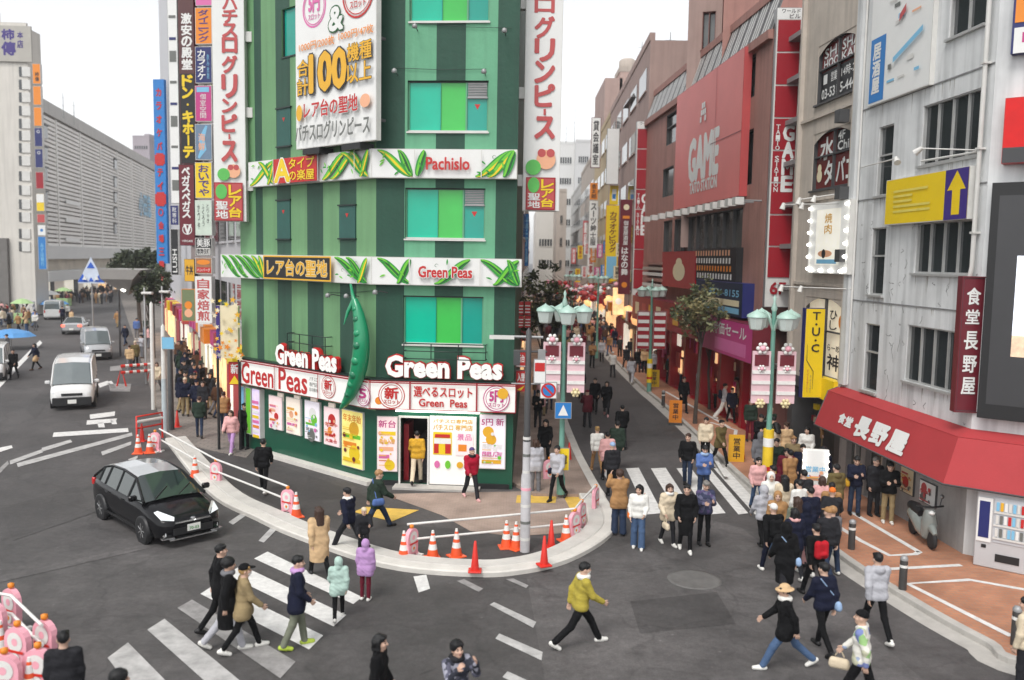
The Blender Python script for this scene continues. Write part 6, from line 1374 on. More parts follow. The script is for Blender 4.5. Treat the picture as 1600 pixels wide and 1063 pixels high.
# bollards
bol = None
bm_ = M('bollard_brown_black', (.045, .042, .04), .5, .2, 5)
def bollard(u, v, label):
 global bol
 g = G(u, v, .125)
 if bol is None:
  bol = thing('bollard', 'x', 'bollard', (0, 0, 0), 0, 'dark bollards along the right kerb'); b = MB(); b.lathe([(.085, 0), (.085, .62), (.075, .66)], (0, 0, 0), bm_, 14); b.build('post', bol, world=False); b = MB(); b.lathe([(.085, .66), (.088, .70), (.06, .75), (0, .765)], (0, 0, 0), grey_m, 14); b.build('cap', bol, world=False); b = MB(); b.lathe([(.0865, .5), (.0865, .56)], (0, 0, 0), refl_w, 14); b.build('band', bol, world=False); t = bol; t.location = g
 else: t = copy_tree(bol, g, 0)
 t['label'] = label
bollard(1330, 858, 'dark bollard nearest the two people under the awning'); bollard(1410, 921, 'dark bollard beside the grey hoodie man'); bollard(1586, 1008, 'dark bollard in the lower right corner'); bollard(1036, 634, 'dark bollard far up the right pavement'); bollard(852, 646, 'dark bollard on the left pavement behind the pole'); bollard(1248, 800, 'dark bollard in the right crowd')

# lamp posts
lampg = paint('lamp_pale_green', (176, 206, 194), .85, rough=.4, var=.08)
lampg2 = paint('lamp_green_post', (112, 164, 148), .85, rough=.45, var=.10)
lamp_gl = M('lamp_glass_pale', (.50, .56, .53), .3, .06, 2)
bann = paint('banner_pale_pink', (226, 190, 196), .9, var=.1)
def street_lamp(u, v, vtop, label, rz=0.0, dec=True, sign=None):
 g = G(u, v, .12); zt_ = zat(g, vtop); t = thing('street_lamp', label, 'street lamp', g, 0, 'pale green street lamps')
 mb = MB(); mb.lathe([(.13, 0), (.13, .5), (.09, .6), (.08, 2.0), (.06, zt_ - .13 - .12)], g, lampg2, 12); mb.lathe([(.05, 0), (.09, .1), (.03, .3), (.05, .4), (0, .5)], g + Vector((0, 0, zt_ - .45)), lampg, 10); mb.build('pole', t)
 mb = MB()
 heads = []
 for a in (0, math.pi, math.pi / 2, -math.pi / 2):
  d = Vector((math.cos(a + rz), math.sin(a + rz), 0)); e = .58; top = g + Vector((0, 0, zt_ - .55))
  mb.tube(cat([top - Vector((0, 0, .5)), top + d * .2 + Vector((0, 0, -.05)), top + d * .42 + Vector((0, 0, .1)), top + d * e], 4), .035, lampg, 7); heads.append(top + d * e)
 mb.build('arm', t)
 for h in heads:
  b = MB(); b.lathe([(.29, -.04), (.27, .03), (.11, .12), (.04, .16), (0, .2)], h, lampg, 8); hd_ = b.build('lamp_head', t)
  b = MB(); b.lathe([(.15, -.40), (.19, -.37), (.26, -.05)], h, lamp_gl, 8, smooth=False); b.build('glass', hd_)
 if sign:
  f, z0, z1 = sign; b = MB(); b.lathe([(.15, z0), (.15, z1)], g, f, 12); s_ = b.build('wrap', t); b = MB(); b.lathe([(.153, z0 + .2), (.153, z0 + .32)], g, red, 12); b.lathe([(.153, z1 - .5), (.153, z1 - .25)], g, white, 12); b.build('print', s_)
 if dec:
  P = Plane((g.x, g.y - .22, 0), (1, 0)); zc = zat(g, dec)
  for sd, s_ in ((-1, -.36), (1, .36)):
   b = MB(); b.pbox(P, s_ - .26, s_ + .26, zc - 1.5, zc, -.06, 0, bann); b.pbox(P, s_ - .2, s_ + .2, zc - .42, zc - .1, .003, .02, maroon);
   for z in (zc - .65, zc - .95, zc - 1.25): b.pbox(P, s_ - .26, s_ + .26, z, z + .1, .003, .03, refl_w)
   bb = b.build('banner', t)
   for zc_, R_f in ((.08, .125), (-.5, .08), (-1.5, .1)):
    b = MB(); m_ = refl_w if zc_ > -1 else M('pale_yellow_ball', (.7, .6, .35), .5, .1)
    b.lathe([(0, -R_f * .7), (R_f * .6, -R_f * .4), (R_f * .7, 0), (R_f * .6, R_f * .4), (0, R_f * .7)], P.at(s_, zc + zc_, .06), pinkp if zc_ > -1 else m_, 10)
    for k5 in range(6):
     a5 = k5 * math.pi / 3; r5 = R_f * .5; b.lathe([(0, -r5), (r5 * .7, -r5 * .7), (r5, 0), (r5 * .7, r5 * .7), (0, r5)], P.at(s_ + math.cos(a5) * R_f, zc + zc_ + math.sin(a5) * R_f, .03), m_, 8)
    b.build('rosette', bb)
street_lamp(1196, 792, 470, 'pale green four headed street lamp nearest, with a yellow wrapped foot', .35, 548, (paint('wrap_yellow', (232, 196, 40), .9), .9, 2.3))
street_lamp(876, 772, 462, 'pale green four headed street lamp at the left kerb of the street', .1, 534)
street_lamp(1014, 612, 440, 'pale green street lamp halfway up the right pavement', .2, None, (yellow, .5, 1.8)); street_lamp(932, 560, 425, 'pale green street lamp farther up the right side', .3, None); street_lamp(893, 532, 424, 'small far pale green street lamp at the left side', .2, None)
def label_board(label, g, w, z0, z1, face, draw, side=None, dy=-.15, name='street_sign', group='signs fixed to the street poles'):
 P = Plane((g.x, g.y + dy, 0), (1, 0)); return slab_sign(name, label, 'sign', P, -w / 2, w / 2, z0, z1, -.03, 0, face, side or grey_m, draw, group)
g = G(876, 772, .12)
label_board('blue and white pedestrian sign on the left street lamp', g, .5, 2.5, 3.0, blue, lambda pr, w, h: pr.poly([(.2 * w, .2 * h), (.8 * w, .2 * h), (.5 * w, .85 * h)], white), dy=-.35)
label_board('round no parking sign on the left street lamp', g + Vector((-.45, 0, 0)), .5, 3.1, 3.6, white, lambda pr, w, h: (pr.disc(.5 * w, .5 * h, .45 * w, red), pr.disc(.5 * w, .5 * h, .34 * w, blue), pr.ribbon([(.25 * w, .75 * h), (.75 * w, .25 * h)], .03, red)), dy=-.35)
label_board('yellow notice low on the left street lamp', g, .45, .9, 1.6, yellow, lambda pr, w, h: pr.text('注意', .15 * w, .3 * h, .85 * w, .7 * h, ink), dy=-.25)
g = G(1014, 612, .12)
for k, dx in enumerate((-.55, .55)): label_board('red and white striped board, ' + ('left', 'right')[k] + ' of the lamp halfway up the right pavement', g + Vector((dx * .8, 0, 0)), .7, zat(g, 545), zat(g, 486), redd, lambda pr, w, h: [pr.rect(.08 * w, h * (.08 + .2 * j), .92 * w, h * (.17 + .2 * j), white) for j in range(5)], dy=-.2)
# the corner pole wrapped in paper
g = G(820, 862); t = thing('utility_pole', 'grey corner pole wrapped in white paper below with arms on top', 'pole', g)
z1 = zat(g, 690); z2 = zat(g, 518)
mb = MB(); mb.lathe([(.085, z1), (.07, z2), (.0, z2 + .1)], g, dgrey, 12); mb.build('upper_pole', t)
mb = MB(); mb.lathe([(.125, 0), (.125, 1.9), (.095, 2.0), (.095, z1)], g, M('paper_wrap', (.46, .45, .46), .7, .22, 2.2, .3, 8), 14); mb.build('paper_wrap', t)
mb = MB()
for k in range(7): z = .3 + k * .42; r = .128 if z < 1.8 else .098; mb.lathe([(r, z), (r, z + .07)], g, (offw, greyp, offw, pinkp, offw, greyp, offw)[k], 14)
mb.build('sticker_band', t)
mb = MB(); za_ = zat(g, 527)
mb.tube([g + Vector((-.95, .1, za_)), g + Vector((.35, 0, za_))], .035, grey_m, 7); mb.box(g + Vector((-.65, .1, za_ - .02)), (.6, .26, .08), offw); mb.tube([g + Vector((-.3, 0, za_ - .35)), g + Vector((.45, 0, za_ - .35))], .025, dgrey, 7); mb.box(g + Vector((-.28, 0, za_ - .5)), (.16, .2, .36), dgrey); mb.box(g + Vector((.32, 0, za_ - .45)), (.18, .2, .3), grey_m)
mb.tube([g + Vector((-.4, 0, zat(g, 600))), g + Vector((.3, 0, zat(g, 600)))], .022, grey_m, 6); mb.build('arm', t)
label_board('white plate on the corner pole arm', g + Vector((.28, 0, 0)), .3, zat(g, 598), zat(g, 560), white, lambda pr, w, h: pr.rect(.1 * w, .5 * h, .9 * w, .85 * h, red), dy=-.14)
# left poles
g = G(258, 676); t = thing('utility_pole', 'tall pale pole with a blue lower wrap at the left pavement edge', 'pole', g); mb = MB(); mb.lathe([(.10, 2.2), (.08, zat(g, 510)), (.0, zat(g, 506))], g, offw, 12); mb.build('upper_pole', t); mb = MB(); mb.lathe([(.12, 0), (.105, 2.2)], g, M('faded_blue_wrap', (.42, .48, .50), .6, .15, 3), 12); mb.build('wrap', t)
label_board('round blue bag shaped plate on the tall pale left pole', g + Vector((.25, 0, 0)), .5, 3.4, 3.9, skyb, None)
g = G(268, 672); mb = MB(); mb.lathe([(.12, 0), (.10, zat(g, 545)), (0, zat(g, 543))], g, dgrey, 12); tag(mb.build('utility_pole', loc=g), 'shorter dark pole right behind the tall pale left pole', 'pole')
g = G(240, 640); mb = MB(); mb.lathe([(.10, 0), (.08, zat(g, 475)), (0, zat(g, 471))], g, offw, 12); tag(mb.build('utility_pole', loc=g), 'thick white pole farther back on the left pavement', 'pole')
for k, (u, v, vt_) in enumerate(((229, 600, 450), (256, 590, 448))):
 g = G(u, v); mb = MB(); mb.lathe([(.07, 0), (.05, zat(g, vt_)), (0, zat(g, vt_ - 1))], g, grey_m, 10); z = zat(g, vt_ + 8); mb.box(g + Vector((.2, -.1, z)), (.6, .3, .14), offw, None, .04); tag(mb.build('utility_pole', loc=g), ('slim white lamp post under the far left tree', 'second slim white lamp post beside the black LUSH sign')[k], 'pole')
# festive stand by the left wall
g = G(352, 640); t = thing('festive_board', 'purple board of yellow star shapes at the left end of the green wall', 'display', P_gl.at(sL0 - .2, 2.6, 1.2)); P = Plane(P_gl.at(sL0 - .25, 0, 1.2).xy, (1, 0)); s0, s1, z0, z1 = P.rect(338, 478, 372, 560)
mb = MB(); mb.pbox(P, s0, s1, z0, z1, -.2, 0, cream); mb.pbox(P, s0, s0 + .14, z0, z1, .003, .02, purple); mb.build('panel', t); rr = random.Random(8)
for k in range(60):
 mb = MB()
 s, z, r = rr.uniform(s0 - .1, s1 + .15), rr.uniform(z0, z1 + .25), rr.uniform(.06, .14); a0 = rr.uniform(0, 1); pts = [(s + r * (1 if i % 2 else .4) * math.cos(a0 + i * math.pi / 5), z + r * (1 if i % 2 else .4) * math.sin(a0 + i * math.pi / 5)) for i in range(10)]; o = .02 + k * .006
 mb.add([P.at(*p, o) for p in pts], [list(range(10))], rr.choice([yellow, gold, cream, brown_c, cream, orange])); mb.build('star', t); mb = MB(); mb.tube([P.at(s0, z0, -.1), P.at(s0, .02, -.1)], .05, dgrey, 6); mb.tube([P.at(s1, z0, -.1), P.at(s1, .02, -.1)], .05, dgrey, 6); mb.build('post', t)
slab_sign('wall_sign', 'small red board at the left end of the shop fascia', 'sign', Plane(P_gl.at(sL0 - .2, 0, .9).xy, (1, 0)), *Plane(P_gl.at(sL0 - .2, 0, .9).xy, (1, 0)).rect(357, 566, 376, 602), -.1, 0, red, redd, lambda pr, w, h: (pr.text('新', .2 * w, .5 * h, .8 * w, .92 * h, white, bold=.03), pr.poly([(.05 * w, .05 * h), (.95 * w, .05 * h), (.5 * w, .42 * h)], yellow)))
for k, (u0, u1, f, lab) in enumerate(((376, 382, skyb, 'pale blue'), (384, 392, lime, 'bright green'), (394, 406, M('lilac_lit', (.66, .56, .8), .4, .2, 2, emit=.2), 'lilac'))):
 s0, s1, z0, z1 = P_gl.rect(u0, 604 + k * 2, u1, 672 + k * 6, .2); slab_sign('light_panel', lab + ' lit upright panel at the far end of the shopfront', 'panel', P_gl, s0, s1, z0, z1, .003, .2, f, offw, (lambda pr, w, h: [pr.rect(.1 * w, h * .1 * j, .9 * w, h * (.1 * j + .06), (yellow, white, orange, pink)[j % 4]) for j in range(8)]) if k == 2 else None, 'lit upright panels')

# scooter
t = thing('scooter', 'dark grey green scooter parked under the red awning', 'scooter', G(1440, 846, .125))
o = G(1440, 846, .125); hd = (G(1470, 852, .125) - G(1412, 806, .125)).normalized();
def L3(x, y, z): return o + hd * x + Vector((-hd.y, hd.x, 0)) * y + Vector((0, 0, z))
scm = paint('scooter_grey_green', (140, 146, 142), .8, rough=.25, var=.08, coat=.5); tyre = M('tyre_rubber', (.016, .016, .017), .8, .15, 8)
for x in (-.6, .62):
 b = MB(); b.lathe([(.15, -.05), (.23, -.045), (.25, 0), (.23, .045), (.15, .05)], L3(x, 0, .25), tyre, 18, rot=Matrix((hd, Vector((0, 0, 1)), Vector((-hd.y, hd.x, 0)))).transposed()); w_ = b.build('wheel', t); b = MB(); b.lathe([(.0, -.045), (.15, -.045)], L3(x, 0, .25), grey_m, 14, rot=Matrix((hd, Vector((0, 0, 1)), Vector((-hd.y, hd.x, 0)))).transposed()); b.lathe([(.15, .045), (.0, .045)], L3(x, 0, .25), grey_m, 14, rot=Matrix((hd, Vector((0, 0, 1)), Vector((-hd.y, hd.x, 0)))).transposed()); b.build('rim', w_)
b = MB(); b.tube([L3(-.85, 0, .62), L3(-.6, 0, .6), L3(-.25, 0, .52), L3(-.05, 0, .32), L3(.3, 0, .28)], [.06, .19, .2, .15, .14], scm, 12); b.tube([L3(.3, 0, .26), L3(.42, 0, .6), L3(.38, 0, .95)], [.15, .2, .13], scm, 12); b.tube([L3(.45, 0, .5), L3(.62, 0, .53), L3(.8, 0, .42)], [.08, .11, .05], scm, 10); b.build('body', t)
b = MB(); b.tube([L3(-.8, 0, .74), L3(-.45, 0, .76), L3(-.1, 0, .7)], [.12, .15, .1], black, 12); b.build('seat', t)
b = MB(); b.tube([L3(.38, -.33, 1.05), L3(.4, -.1, 1.02), L3(.4, .1, 1.02), L3(.38, .33, 1.05)], .025, black, 8); b.tube([L3(.36, .25, 1.05), L3(.33, .3, 1.25)], .01, black, 5); b.lathe([(0, -.01), (.06, 0), (0, .01)], L3(.33, .3, 1.28), grey_m, 10, rot=Matrix.Rotation(1.2, 3, 'X')); b.build('handlebar', t)
b = MB(); b.lathe([(0, -.06), (.07, -.03), (.08, .02), (0, .06)], L3(.52, 0, .9), white, 12); b.build('headlight', t)
b = MB(); b.tube([L3(-.55, .2, .28), L3(-.9, .2, .38)], .05, grey_m, 8); b.build('exhaust', t)

# ------------------------------------------------------------------ vehicles
carglass = M('car_glass', (.02, .03, .028), .03, .1, .5, spec=1.0, coat=.5)
chrome = M('bright_trim', (.6, .6, .6), .15, .05, 3, metal=.9)
lampw = M('headlamp_clear', (.75, .78, .8), .08, .1, 9, coat=.6)
lampr = M('tail_lamp_red', (.5, .02, .02), .2, .1, 4)
lampr_on = M('brake_lamp_lit', (1, .10, .06), .3, .0, emit=2.0)
plate = M('number_plate', (.78, .78, .74), .4, .05)
def car(name, label, pos, head, paintm, body, gh, wheels, hw_roof, roofm=None, lights=True, brake=False, grp=None, trim=None):
 """body: stations (x, z bottom, z top, half width); gh: greenhouse stations (x, z roof); built nose along +x"""
 t = thing(name, label, 'car' if 'van' not in name else 'van', pos, head, grp)
 mb = MB(); rings = []
 for x, zb, zt, w in body:
  rings.append([(x, y * w, zb + (zt - zb) * f) for y, f in ((-.0, 0), (-.80, 0), (-.97, .10), (-1.0, .42), (-.985, .72), (-.93, .92), (-.78, 1.0), (-.4, 1.02), (0, 1.03), (.4, 1.02), (.78, 1.0), (.93, .92), (.985, .72), (1.0, .42), (.97, .10), (.80, 0))])
 n = len(rings[0]); vs = [p for r in rings for p in r]; fs = []
 for i in range(len(rings) - 1):
  for k in range(n): fs.append([i * n + k, (i + 1) * n + k, (i + 1) * n + (k + 1) % n, i * n + (k + 1) % n])
 mb.add(vs, fs, paintm, True); mb.add(rings[0], [list(range(n))], paintm); mb.add(rings[-1], [list(range(n))[::-1]], paintm)
 bo = mb.build('body', t, world=False)
 # greenhouse: glass shell, roof skin, pillars
 def ring(x, zr, zb, wb):
  wr = hw_roof * (1 if zr > zb + .3 else 1.15); f = min(1, (zr - zb) / .45) if zr > zb else 0
  return [(x, -wb, zb - .03), (x, -(wb + (wr - wb) * f), max(zr - .05, zb)), (x, -wr * .86, zr), (x, 0, zr + .035), (x, wr * .86, zr), (x, (wb + (wr - wb) * f), max(zr - .05, zb)), (x, wb, zb - .03)]
 R2 = [ring(*s) for s in gh]; mb = MB(); m2 = MB(); m3 = MB()
 for i in range(len(R2) - 1):
  a, b = R2[i], R2[i + 1]; slope = abs(gh[i][1] - gh[i + 1][1]) > .22
  for k in range(6):
   q = [a[k], b[k], b[k + 1], a[k + 1]]
   if k in (0, 5): mb.add(q, [[0, 1, 2, 3]], carglass, True)
   elif slope: mb.add(q, [[0, 1, 2, 3]], carglass, True)
   else: m2.add(q, [[0, 1, 2, 3]], roofm or paintm, True)
 mb.quad(R2[-1][::-1], carglass); mb.build('window_glass', t, world=False); m2.build('roof', t, world=False)
 for k in (1, 5): m3.tube([Vector(r[k]) + Vector((0, 0, .01)) for r in R2], .035, paintm, 6)
 for i, r in enumerate(R2):
  if 0 < i < len(R2):
   for k in (0, 5): m3.tube([r[k], r[k + 1]], .035 if i < len(R2) - 1 else .05, paintm, 6)
 for k in (0, 6): m3.tube([Vector(R2[0][k]), Vector(R2[1][1 if k == 0 else 5])], .03, paintm, 6)
 m3.build('pillar', t, world=False)
 xf, xr, ry, wr = wheels
 for x in (xf, xr):
  for sy in (-1, 1):
   rot = Matrix.Rotation(math.pi / 2, 3, 'X'); y = sy * (ry - .09)
   b = MB(); b.lathe([(wr * .62, -.1), (wr * .95, -.1), (wr, -.06), (wr, .06), (wr * .95, .1), (wr * .62, .1)], (x, y, wr), tyre, 22, rot=rot); w_ = b.build('wheel', t, world=False)
   b = MB()
   b.lathe([(0, .02), (wr * .62, .03)], (x, y, wr), dgrey, 18, rot=rot); b.lathe([(wr * .56, -.02), (wr * .66, -.105), (wr * .56, -.11)], (x, y, wr), chrome, 22, rot=rot); b.lathe([(wr * .66, .105), (wr * .56, .11), (wr * .5, .05)], (x, y, wr), chrome, 22, rot=rot)
   for k in range(7):
    a = 2 * math.pi * k / 7
    for o_ in (sy * .1,): b.tube([Vector((x, y + o_, wr)), Vector((x + math.cos(a) * wr * .6, y + o_, wr + math.sin(a) * wr * .6))], .028, chrome, 5)
   b.build('rim', w_, world=False)
   b = MB(); b.lathe([(wr * 1.02, -.12), (wr * 1.16, -.115), (wr * 1.16, .0)], (x, y, wr), black, 22, rot=rot if sy > 0 else Matrix.Rotation(-math.pi / 2, 3, 'X')); b.build('wheel_arch', t, world=False)
 for sy in (-1, 1):
  i = 1; p = Vector(R2[0][0 if sy < 0 else 6]); b = MB(); c = Vector((p.x - .28, sy * (abs(p.y) + .16), p.z + .12)); b.box(c, (.12, .2, .14), paintm, None, .03); b.tube([c, (p.x - .3, sy * (abs(p.y) - .02), p.z + .02)], .02, black, 5); b.build('mirror', t, world=False)
 return t
def put(t, name, mb): return mb.build(name, t, world=False)
# black hatchback
pf, pr0 = G(236, 850), G(160, 806); hdir = (pf - pr0); hdir.z = 0; ang = math.atan2(hdir.y, hdir.x)
blk = M('black_car_paint', (.006, .006, .007), .14, .1, 2, coat=.12, spec=.22)
cpos = pr0.lerp(pf, .5) + Vector((-math.sin(ang), math.cos(ang), 0)) * .76; cpos.z = 0
t = car('black_hatchback', 'glossy black hatchback with a silvery roof turning at the junction', cpos, ang, blk,
 [(2.30, .36, .60, .50), (2.24, .24, .68, .70), (2.05, .20, .76, .82), (1.65, .19, .86, .865), (1.15, .19, .97, .87), (.3, .19, 1.0, .87), (-.6, .19, 1.02, .87), (-1.4, .19, 1.04, .87), (-1.9, .21, 1.03, .85), (-2.18, .26, 1.0, .78), (-2.30, .40, .9, .62)],
 [(1.30, 1.00, .98, .80), (.40, 1.46, .99, .82), (-.35, 1.53, 1.0, .82), (-1.15, 1.50, 1.02, .82), (-1.6, 1.40, 1.03, .80), (-2.18, 1.03, 1.0, .72)], (1.38, -1.34, .885, .315), .60, M('silver_roof', (.46, .47, .48), .12, .06, 2, coat=.8, metal=.2))
for sy in (-1, 1):
 b = MB(); b.add([(2.13, sy * .74, .70), (2.23, sy * .46, .65), (2.20, sy * .44, .74), (1.84, sy * .70, .87), (1.80, sy * .78, .83)], [[0, 1, 2, 3, 4] if sy > 0 else [4, 3, 2, 1, 0]], lampw); o_ = put(t, 'headlight', b); o_.location.x += .035; o_.location.z = .02
 b = MB(); b.box((2.2, sy * .62, .36), (.1, .14, .12), lampw, None, .02); b.box((2.24, sy * .62, .26), (.12, .3, .03), chrome); put(t, 'fog_lamp', b)
 b = MB(); b.box((-2.2, sy * .68, .86), (.16, .2, .22), lampr, None, .03); put(t, 'tail_light', b)
 for x in (.0, -.9): b = MB(); b.box((x, sy * .885, .84), (.2, .03, .03), blk, None, .01); put(t, 'door_handle', b)
 b = MB(); b.box((.05, sy * .872, .3), (2.1, .03, .05), black); put(t, 'side_sill', b)
b = MB(); b.box((2.32, 0, .40), (.04, 1.0, .16), black); b.box((2.30, 0, .62), (.04, .9, .035), chrome); b.box((2.33, 0, .22), (.06, 1.2, .03), chrome); b.box((2.31, 0, .66), (.03, .12, .1), chrome, None, .03); put(t, 'grille', b)
b = MB(); b.box((2.35, 0, .46), (.015, .33, .165), plate); p_ = put(t, 'number_plate', b)
pr = Print(Matrix(((0, 0, 1, 2.358), (1, 0, 0, -.15), (0, 1, 0, .39), (0, 0, 0, 1)))); pr.text('70-03', .03, .02, .27, .09, leafg, bold=.02); pr.mb.build('plate_lettering', p_, world=False)
b = MB(); b.tube([(1.28, -.5, 1.04), (.95, -.05, 1.22)], .012, black, 5); b.tube([(1.28, .1, 1.04), (.95, .55, 1.2)], .012, black, 5); put(t, 'wiper', b)
for sy in (-.36, .36):
 for x in (.55, -.75): b = MB(); b.box((x, sy, .86), (.12, .5, .64), dgrey, None, .05); put(t, 'seat', b)
vanw = M('van_white_paint', (.70, .70, .69), .22, .05, 1.5, coat=.6); silv = M('silver_paint', (.48, .49, .50), .2, .05, 2, coat=.6, metal=.3)
vglass = M('van_glass_sky_reflect', (.13, .155, .16), .05, .2, .8, spec=1.0, coat=.6)  # sky reflection on the van windows put into a paler glass colour
def van(label, u, v, head, mat, sc=1.0, name='white_van', brake=False):
 t = car(name, label, G(u, v), head, mat,
  [(2.32, .36, .62, .62), (2.27, .24, .84, .76), (2.1, .22, 1.02, .83), (1.75, .22, 1.10, .85), (1.0, .22, 1.12, .85), (-1.0, .22, 1.12, .85), (-2.1, .22, 1.12, .85), (-2.3, .26, 1.12, .80), (-2.34, .4, 1.1, .72)],
  [(2.02, 1.08, 1.07, .78), (1.25, 1.90, 1.10, .82), (.2, 2.0, 1.10, .83), (-1.0, 2.0, 1.10, .83), (-2.2, 1.95, 1.10, .80), (-2.3, 1.7, 1.10, .78)], (1.35, -1.25, .85, .32), .72, None, grp='light vans coming down the left street')
 t.scale = (sc,) * 3
 for c in t.children:
  if c.name.startswith('window_glass'): c.data.materials[0] = vglass
 for sy in (-1, 1):
  b = MB(); b.box((2.2, sy * .62, .74), (.16, .26, .16), lampw, None, .04); put(t, 'headlight', b); b = MB(); b.box((-2.3, sy * .7, .9), (.1, .14, .3), lampr, None, .02); put(t, 'tail_light', b)
 b = MB(); b.box((2.31, 0, .38), (.08, 1.5, .36), black, None, .03); b.box((2.33, 0, .68), (.04, .8, .1), black); put(t, 'bumper', b); b = MB(); b.box((2.355, 0, .38), (.015, .33, .165), plate); put(t, 'number_plate', b)
 return t
van('white high roofed van, nearest of the cars coming down the left street', 118, 628, math.radians(-66), vanw, 1.08); van('silver grey van following close behind the white one', 150, 558, math.radians(-60), silv, 1.0, 'silver_van')
t = car('silver_sedan', 'silver sedan with both brake lamps lit farther up the left street', G(119, 520), math.radians(108), silv, [(2.3, .36, .62, .5), (2.2, .22, .76, .78), (1.2, .2, .92, .86), (0, .2, .95, .86), (-1.3, .2, .98, .86), (-2.1, .24, .98, .80), (-2.3, .4, .88, .7)], [(1.1, .95, .93, .78), (.35, 1.40, .95, .8), (-.7, 1.42, .95, .8), (-1.4, 1.02, .97, .78)], (1.35, -1.3, .87, .31), .6)
for sy in (-1, 1): b = MB(); b.box((-2.25, sy * .66, .8), (.14, .3, .2), lampr_on, None, .03); put(t, 'tail_light', b)
b = MB(); b.box((-2.33, 0, .5), (.02, .33, .165), plate); put(t, 'number_plate', b)
t = van('white van cut by the left picture edge beside blue tents', -12, 590, math.radians(-64), vanw, .95)
t = van('small white van between blue tents far on the left', 86, 498, math.radians(112), vanw, 1.0)
bl_t = paint('tent_blue', (88, 150, 208), .95, rough=.6, var=.1)
for k, (u, v, w_) in enumerate(((18, 545, 1.7), (85, 492, 1.6))):
 g = G(u, v); t = thing('blue_parasol', ('blue parasol at the left edge behind the white van', 'farther blue parasol above the small white van')[k], 'parasol', g, 0, 'blue parasols on the left'); b = MB(); z = zat(g, (514, 468)[k]); b.lathe([(w_, z - .55), (w_ * .75, z - .25), (w_ * .3, z - .05), (0, z)], g, bl_t, 10, smooth=False); b.build('canopy', t); b = MB(); b.tube([g, g + Vector((0, 0, z - .1))], .03, grey_m, 6); b.build('post', t)

# ------------------------------------------------------------------ trees
bark = M('tree_bark', (.07, .055, .045), .9, .3, 4, .6, 20)
def leafmat(name, c):
 m = M(name, c, .55, .45, .9); return m
def tree(label, g, h, cr, cz, n, mats, seed, trunk=.12, size=.16, name='street_tree', limbs=7, sparse=1.0, squash=1.0):
 r = random.Random(seed); t = thing(name, label, 'tree', g, 0, 'street trees')
 b = MB(); top = g + Vector((r.uniform(-.3, .3), r.uniform(-.3, .3), h * .72)); mid = g.lerp(top, .5) + Vector((r.uniform(-.12, .12), r.uniform(-.12, .12), 0))
 b.tube([g - Vector((0, 0, .1)), g + Vector((0, 0, .4)), mid, top], [trunk * 1.25, trunk, trunk * .8, trunk * .4], bark, 9); ends = [top]
 for k in range(limbs):
  a = 2 * math.pi * k / limbs + r.uniform(-.4, .4); s = mid.lerp(top, r.uniform(.0, .9)); e = g + Vector((math.cos(a) * cr * r.uniform(.45, .85), math.sin(a) * cr * r.uniform(.45, .85), cz + r.uniform(-.55, .7) * cr * squash)); m_ = s.lerp(e, .5) + Vector((0, 0, .25)); b.tube([s, m_, e], [trunk * .4, trunk * .25, trunk * .08], bark, 6); ends += [e, m_.lerp(e, .5)]
 b.build('trunk', t)
 b = MB(); cl = []
 for e in ends:
  for _ in range(4): cl.append((e + Vector((r.gauss(0, .25 * cr), r.gauss(0, .25 * cr), r.gauss(0, .25 * cr * squash))), r.uniform(.14, .34) * cr))
 vs = {m: ([], []) for m in mats}
 for i in range(n):
  c, rad = r.choice(cl); d = Vector((r.gauss(0, 1), r.gauss(0, 1), r.gauss(0, 1))).normalized() * rad * r.random() ** .45; p = c + d
  if p.z < g.z + h * .22: continue
  u_ = Vector((r.gauss(0, 1), r.gauss(0, 1), r.gauss(0, .6))).normalized(); v_ = u_.cross(Vector((r.gauss(0, 1), r.gauss(0, 1), r.gauss(0, 1)))).normalized(); s = size * r.uniform(.6, 1.35)
  V, F_ = vs[mats[cl.index((c, rad)) % len(mats)] if r.random() < .75 else r.choice(mats)]; k = len(V); V += [p - u_ * s, p + v_ * s * .42, p + u_ * s, p - v_ * s * .42]; F_.append([k, k + 1, k + 2, k + 3])
 for m in mats: b.add(*vs[m], m)
 b.build('crown', t); return t
lf1 = leafmat('leaf_dark', (.05, .066, .034)); lf2 = leafmat('leaf_mid', (.085, .10, .05)); lf3 = leafmat('leaf_olive', (.17, .18, .08)); lf4 = leafmat('leaf_yellow_olive', (.26, .22, .10))
g = G(219, 520); tree('dense dark evergreen tree behind the street canopy on the left', g, zat(g, 380), 2.1, zat(g, 412), 6000, [lf1, lf2, lf2], 3, .2, .2, limbs=10, squash=.7)
g = G(240, 560); tree('smaller dark tree low beside the blue upright sign', g, zat(g, 425), 1.2, zat(g, 448), 3500, [lf1, lf2], 4, .12, .15)
g = G(842, 640, .1); tree('dark bushy street tree behind the corner pole, left of the street', g, zat(g, 428), 1.5, zat(g, 482), 2000, [lf2, lf2, lf3], 5, .10, .13)
g = G(1086, 662, .12); tree('loose olive street tree in front of the arcade', g, zat(g, 450), 1.15, zat(g, 490), 1700, [lf3, lf4, lf2], 6, .09, .12, limbs=9)
g = G(1108, 640, .12); tree('slim olive tree behind the first by the pink banner', g, zat(g, 478), 1.0, zat(g, 515), 1800, [lf3, lf4], 9, .07, .12)
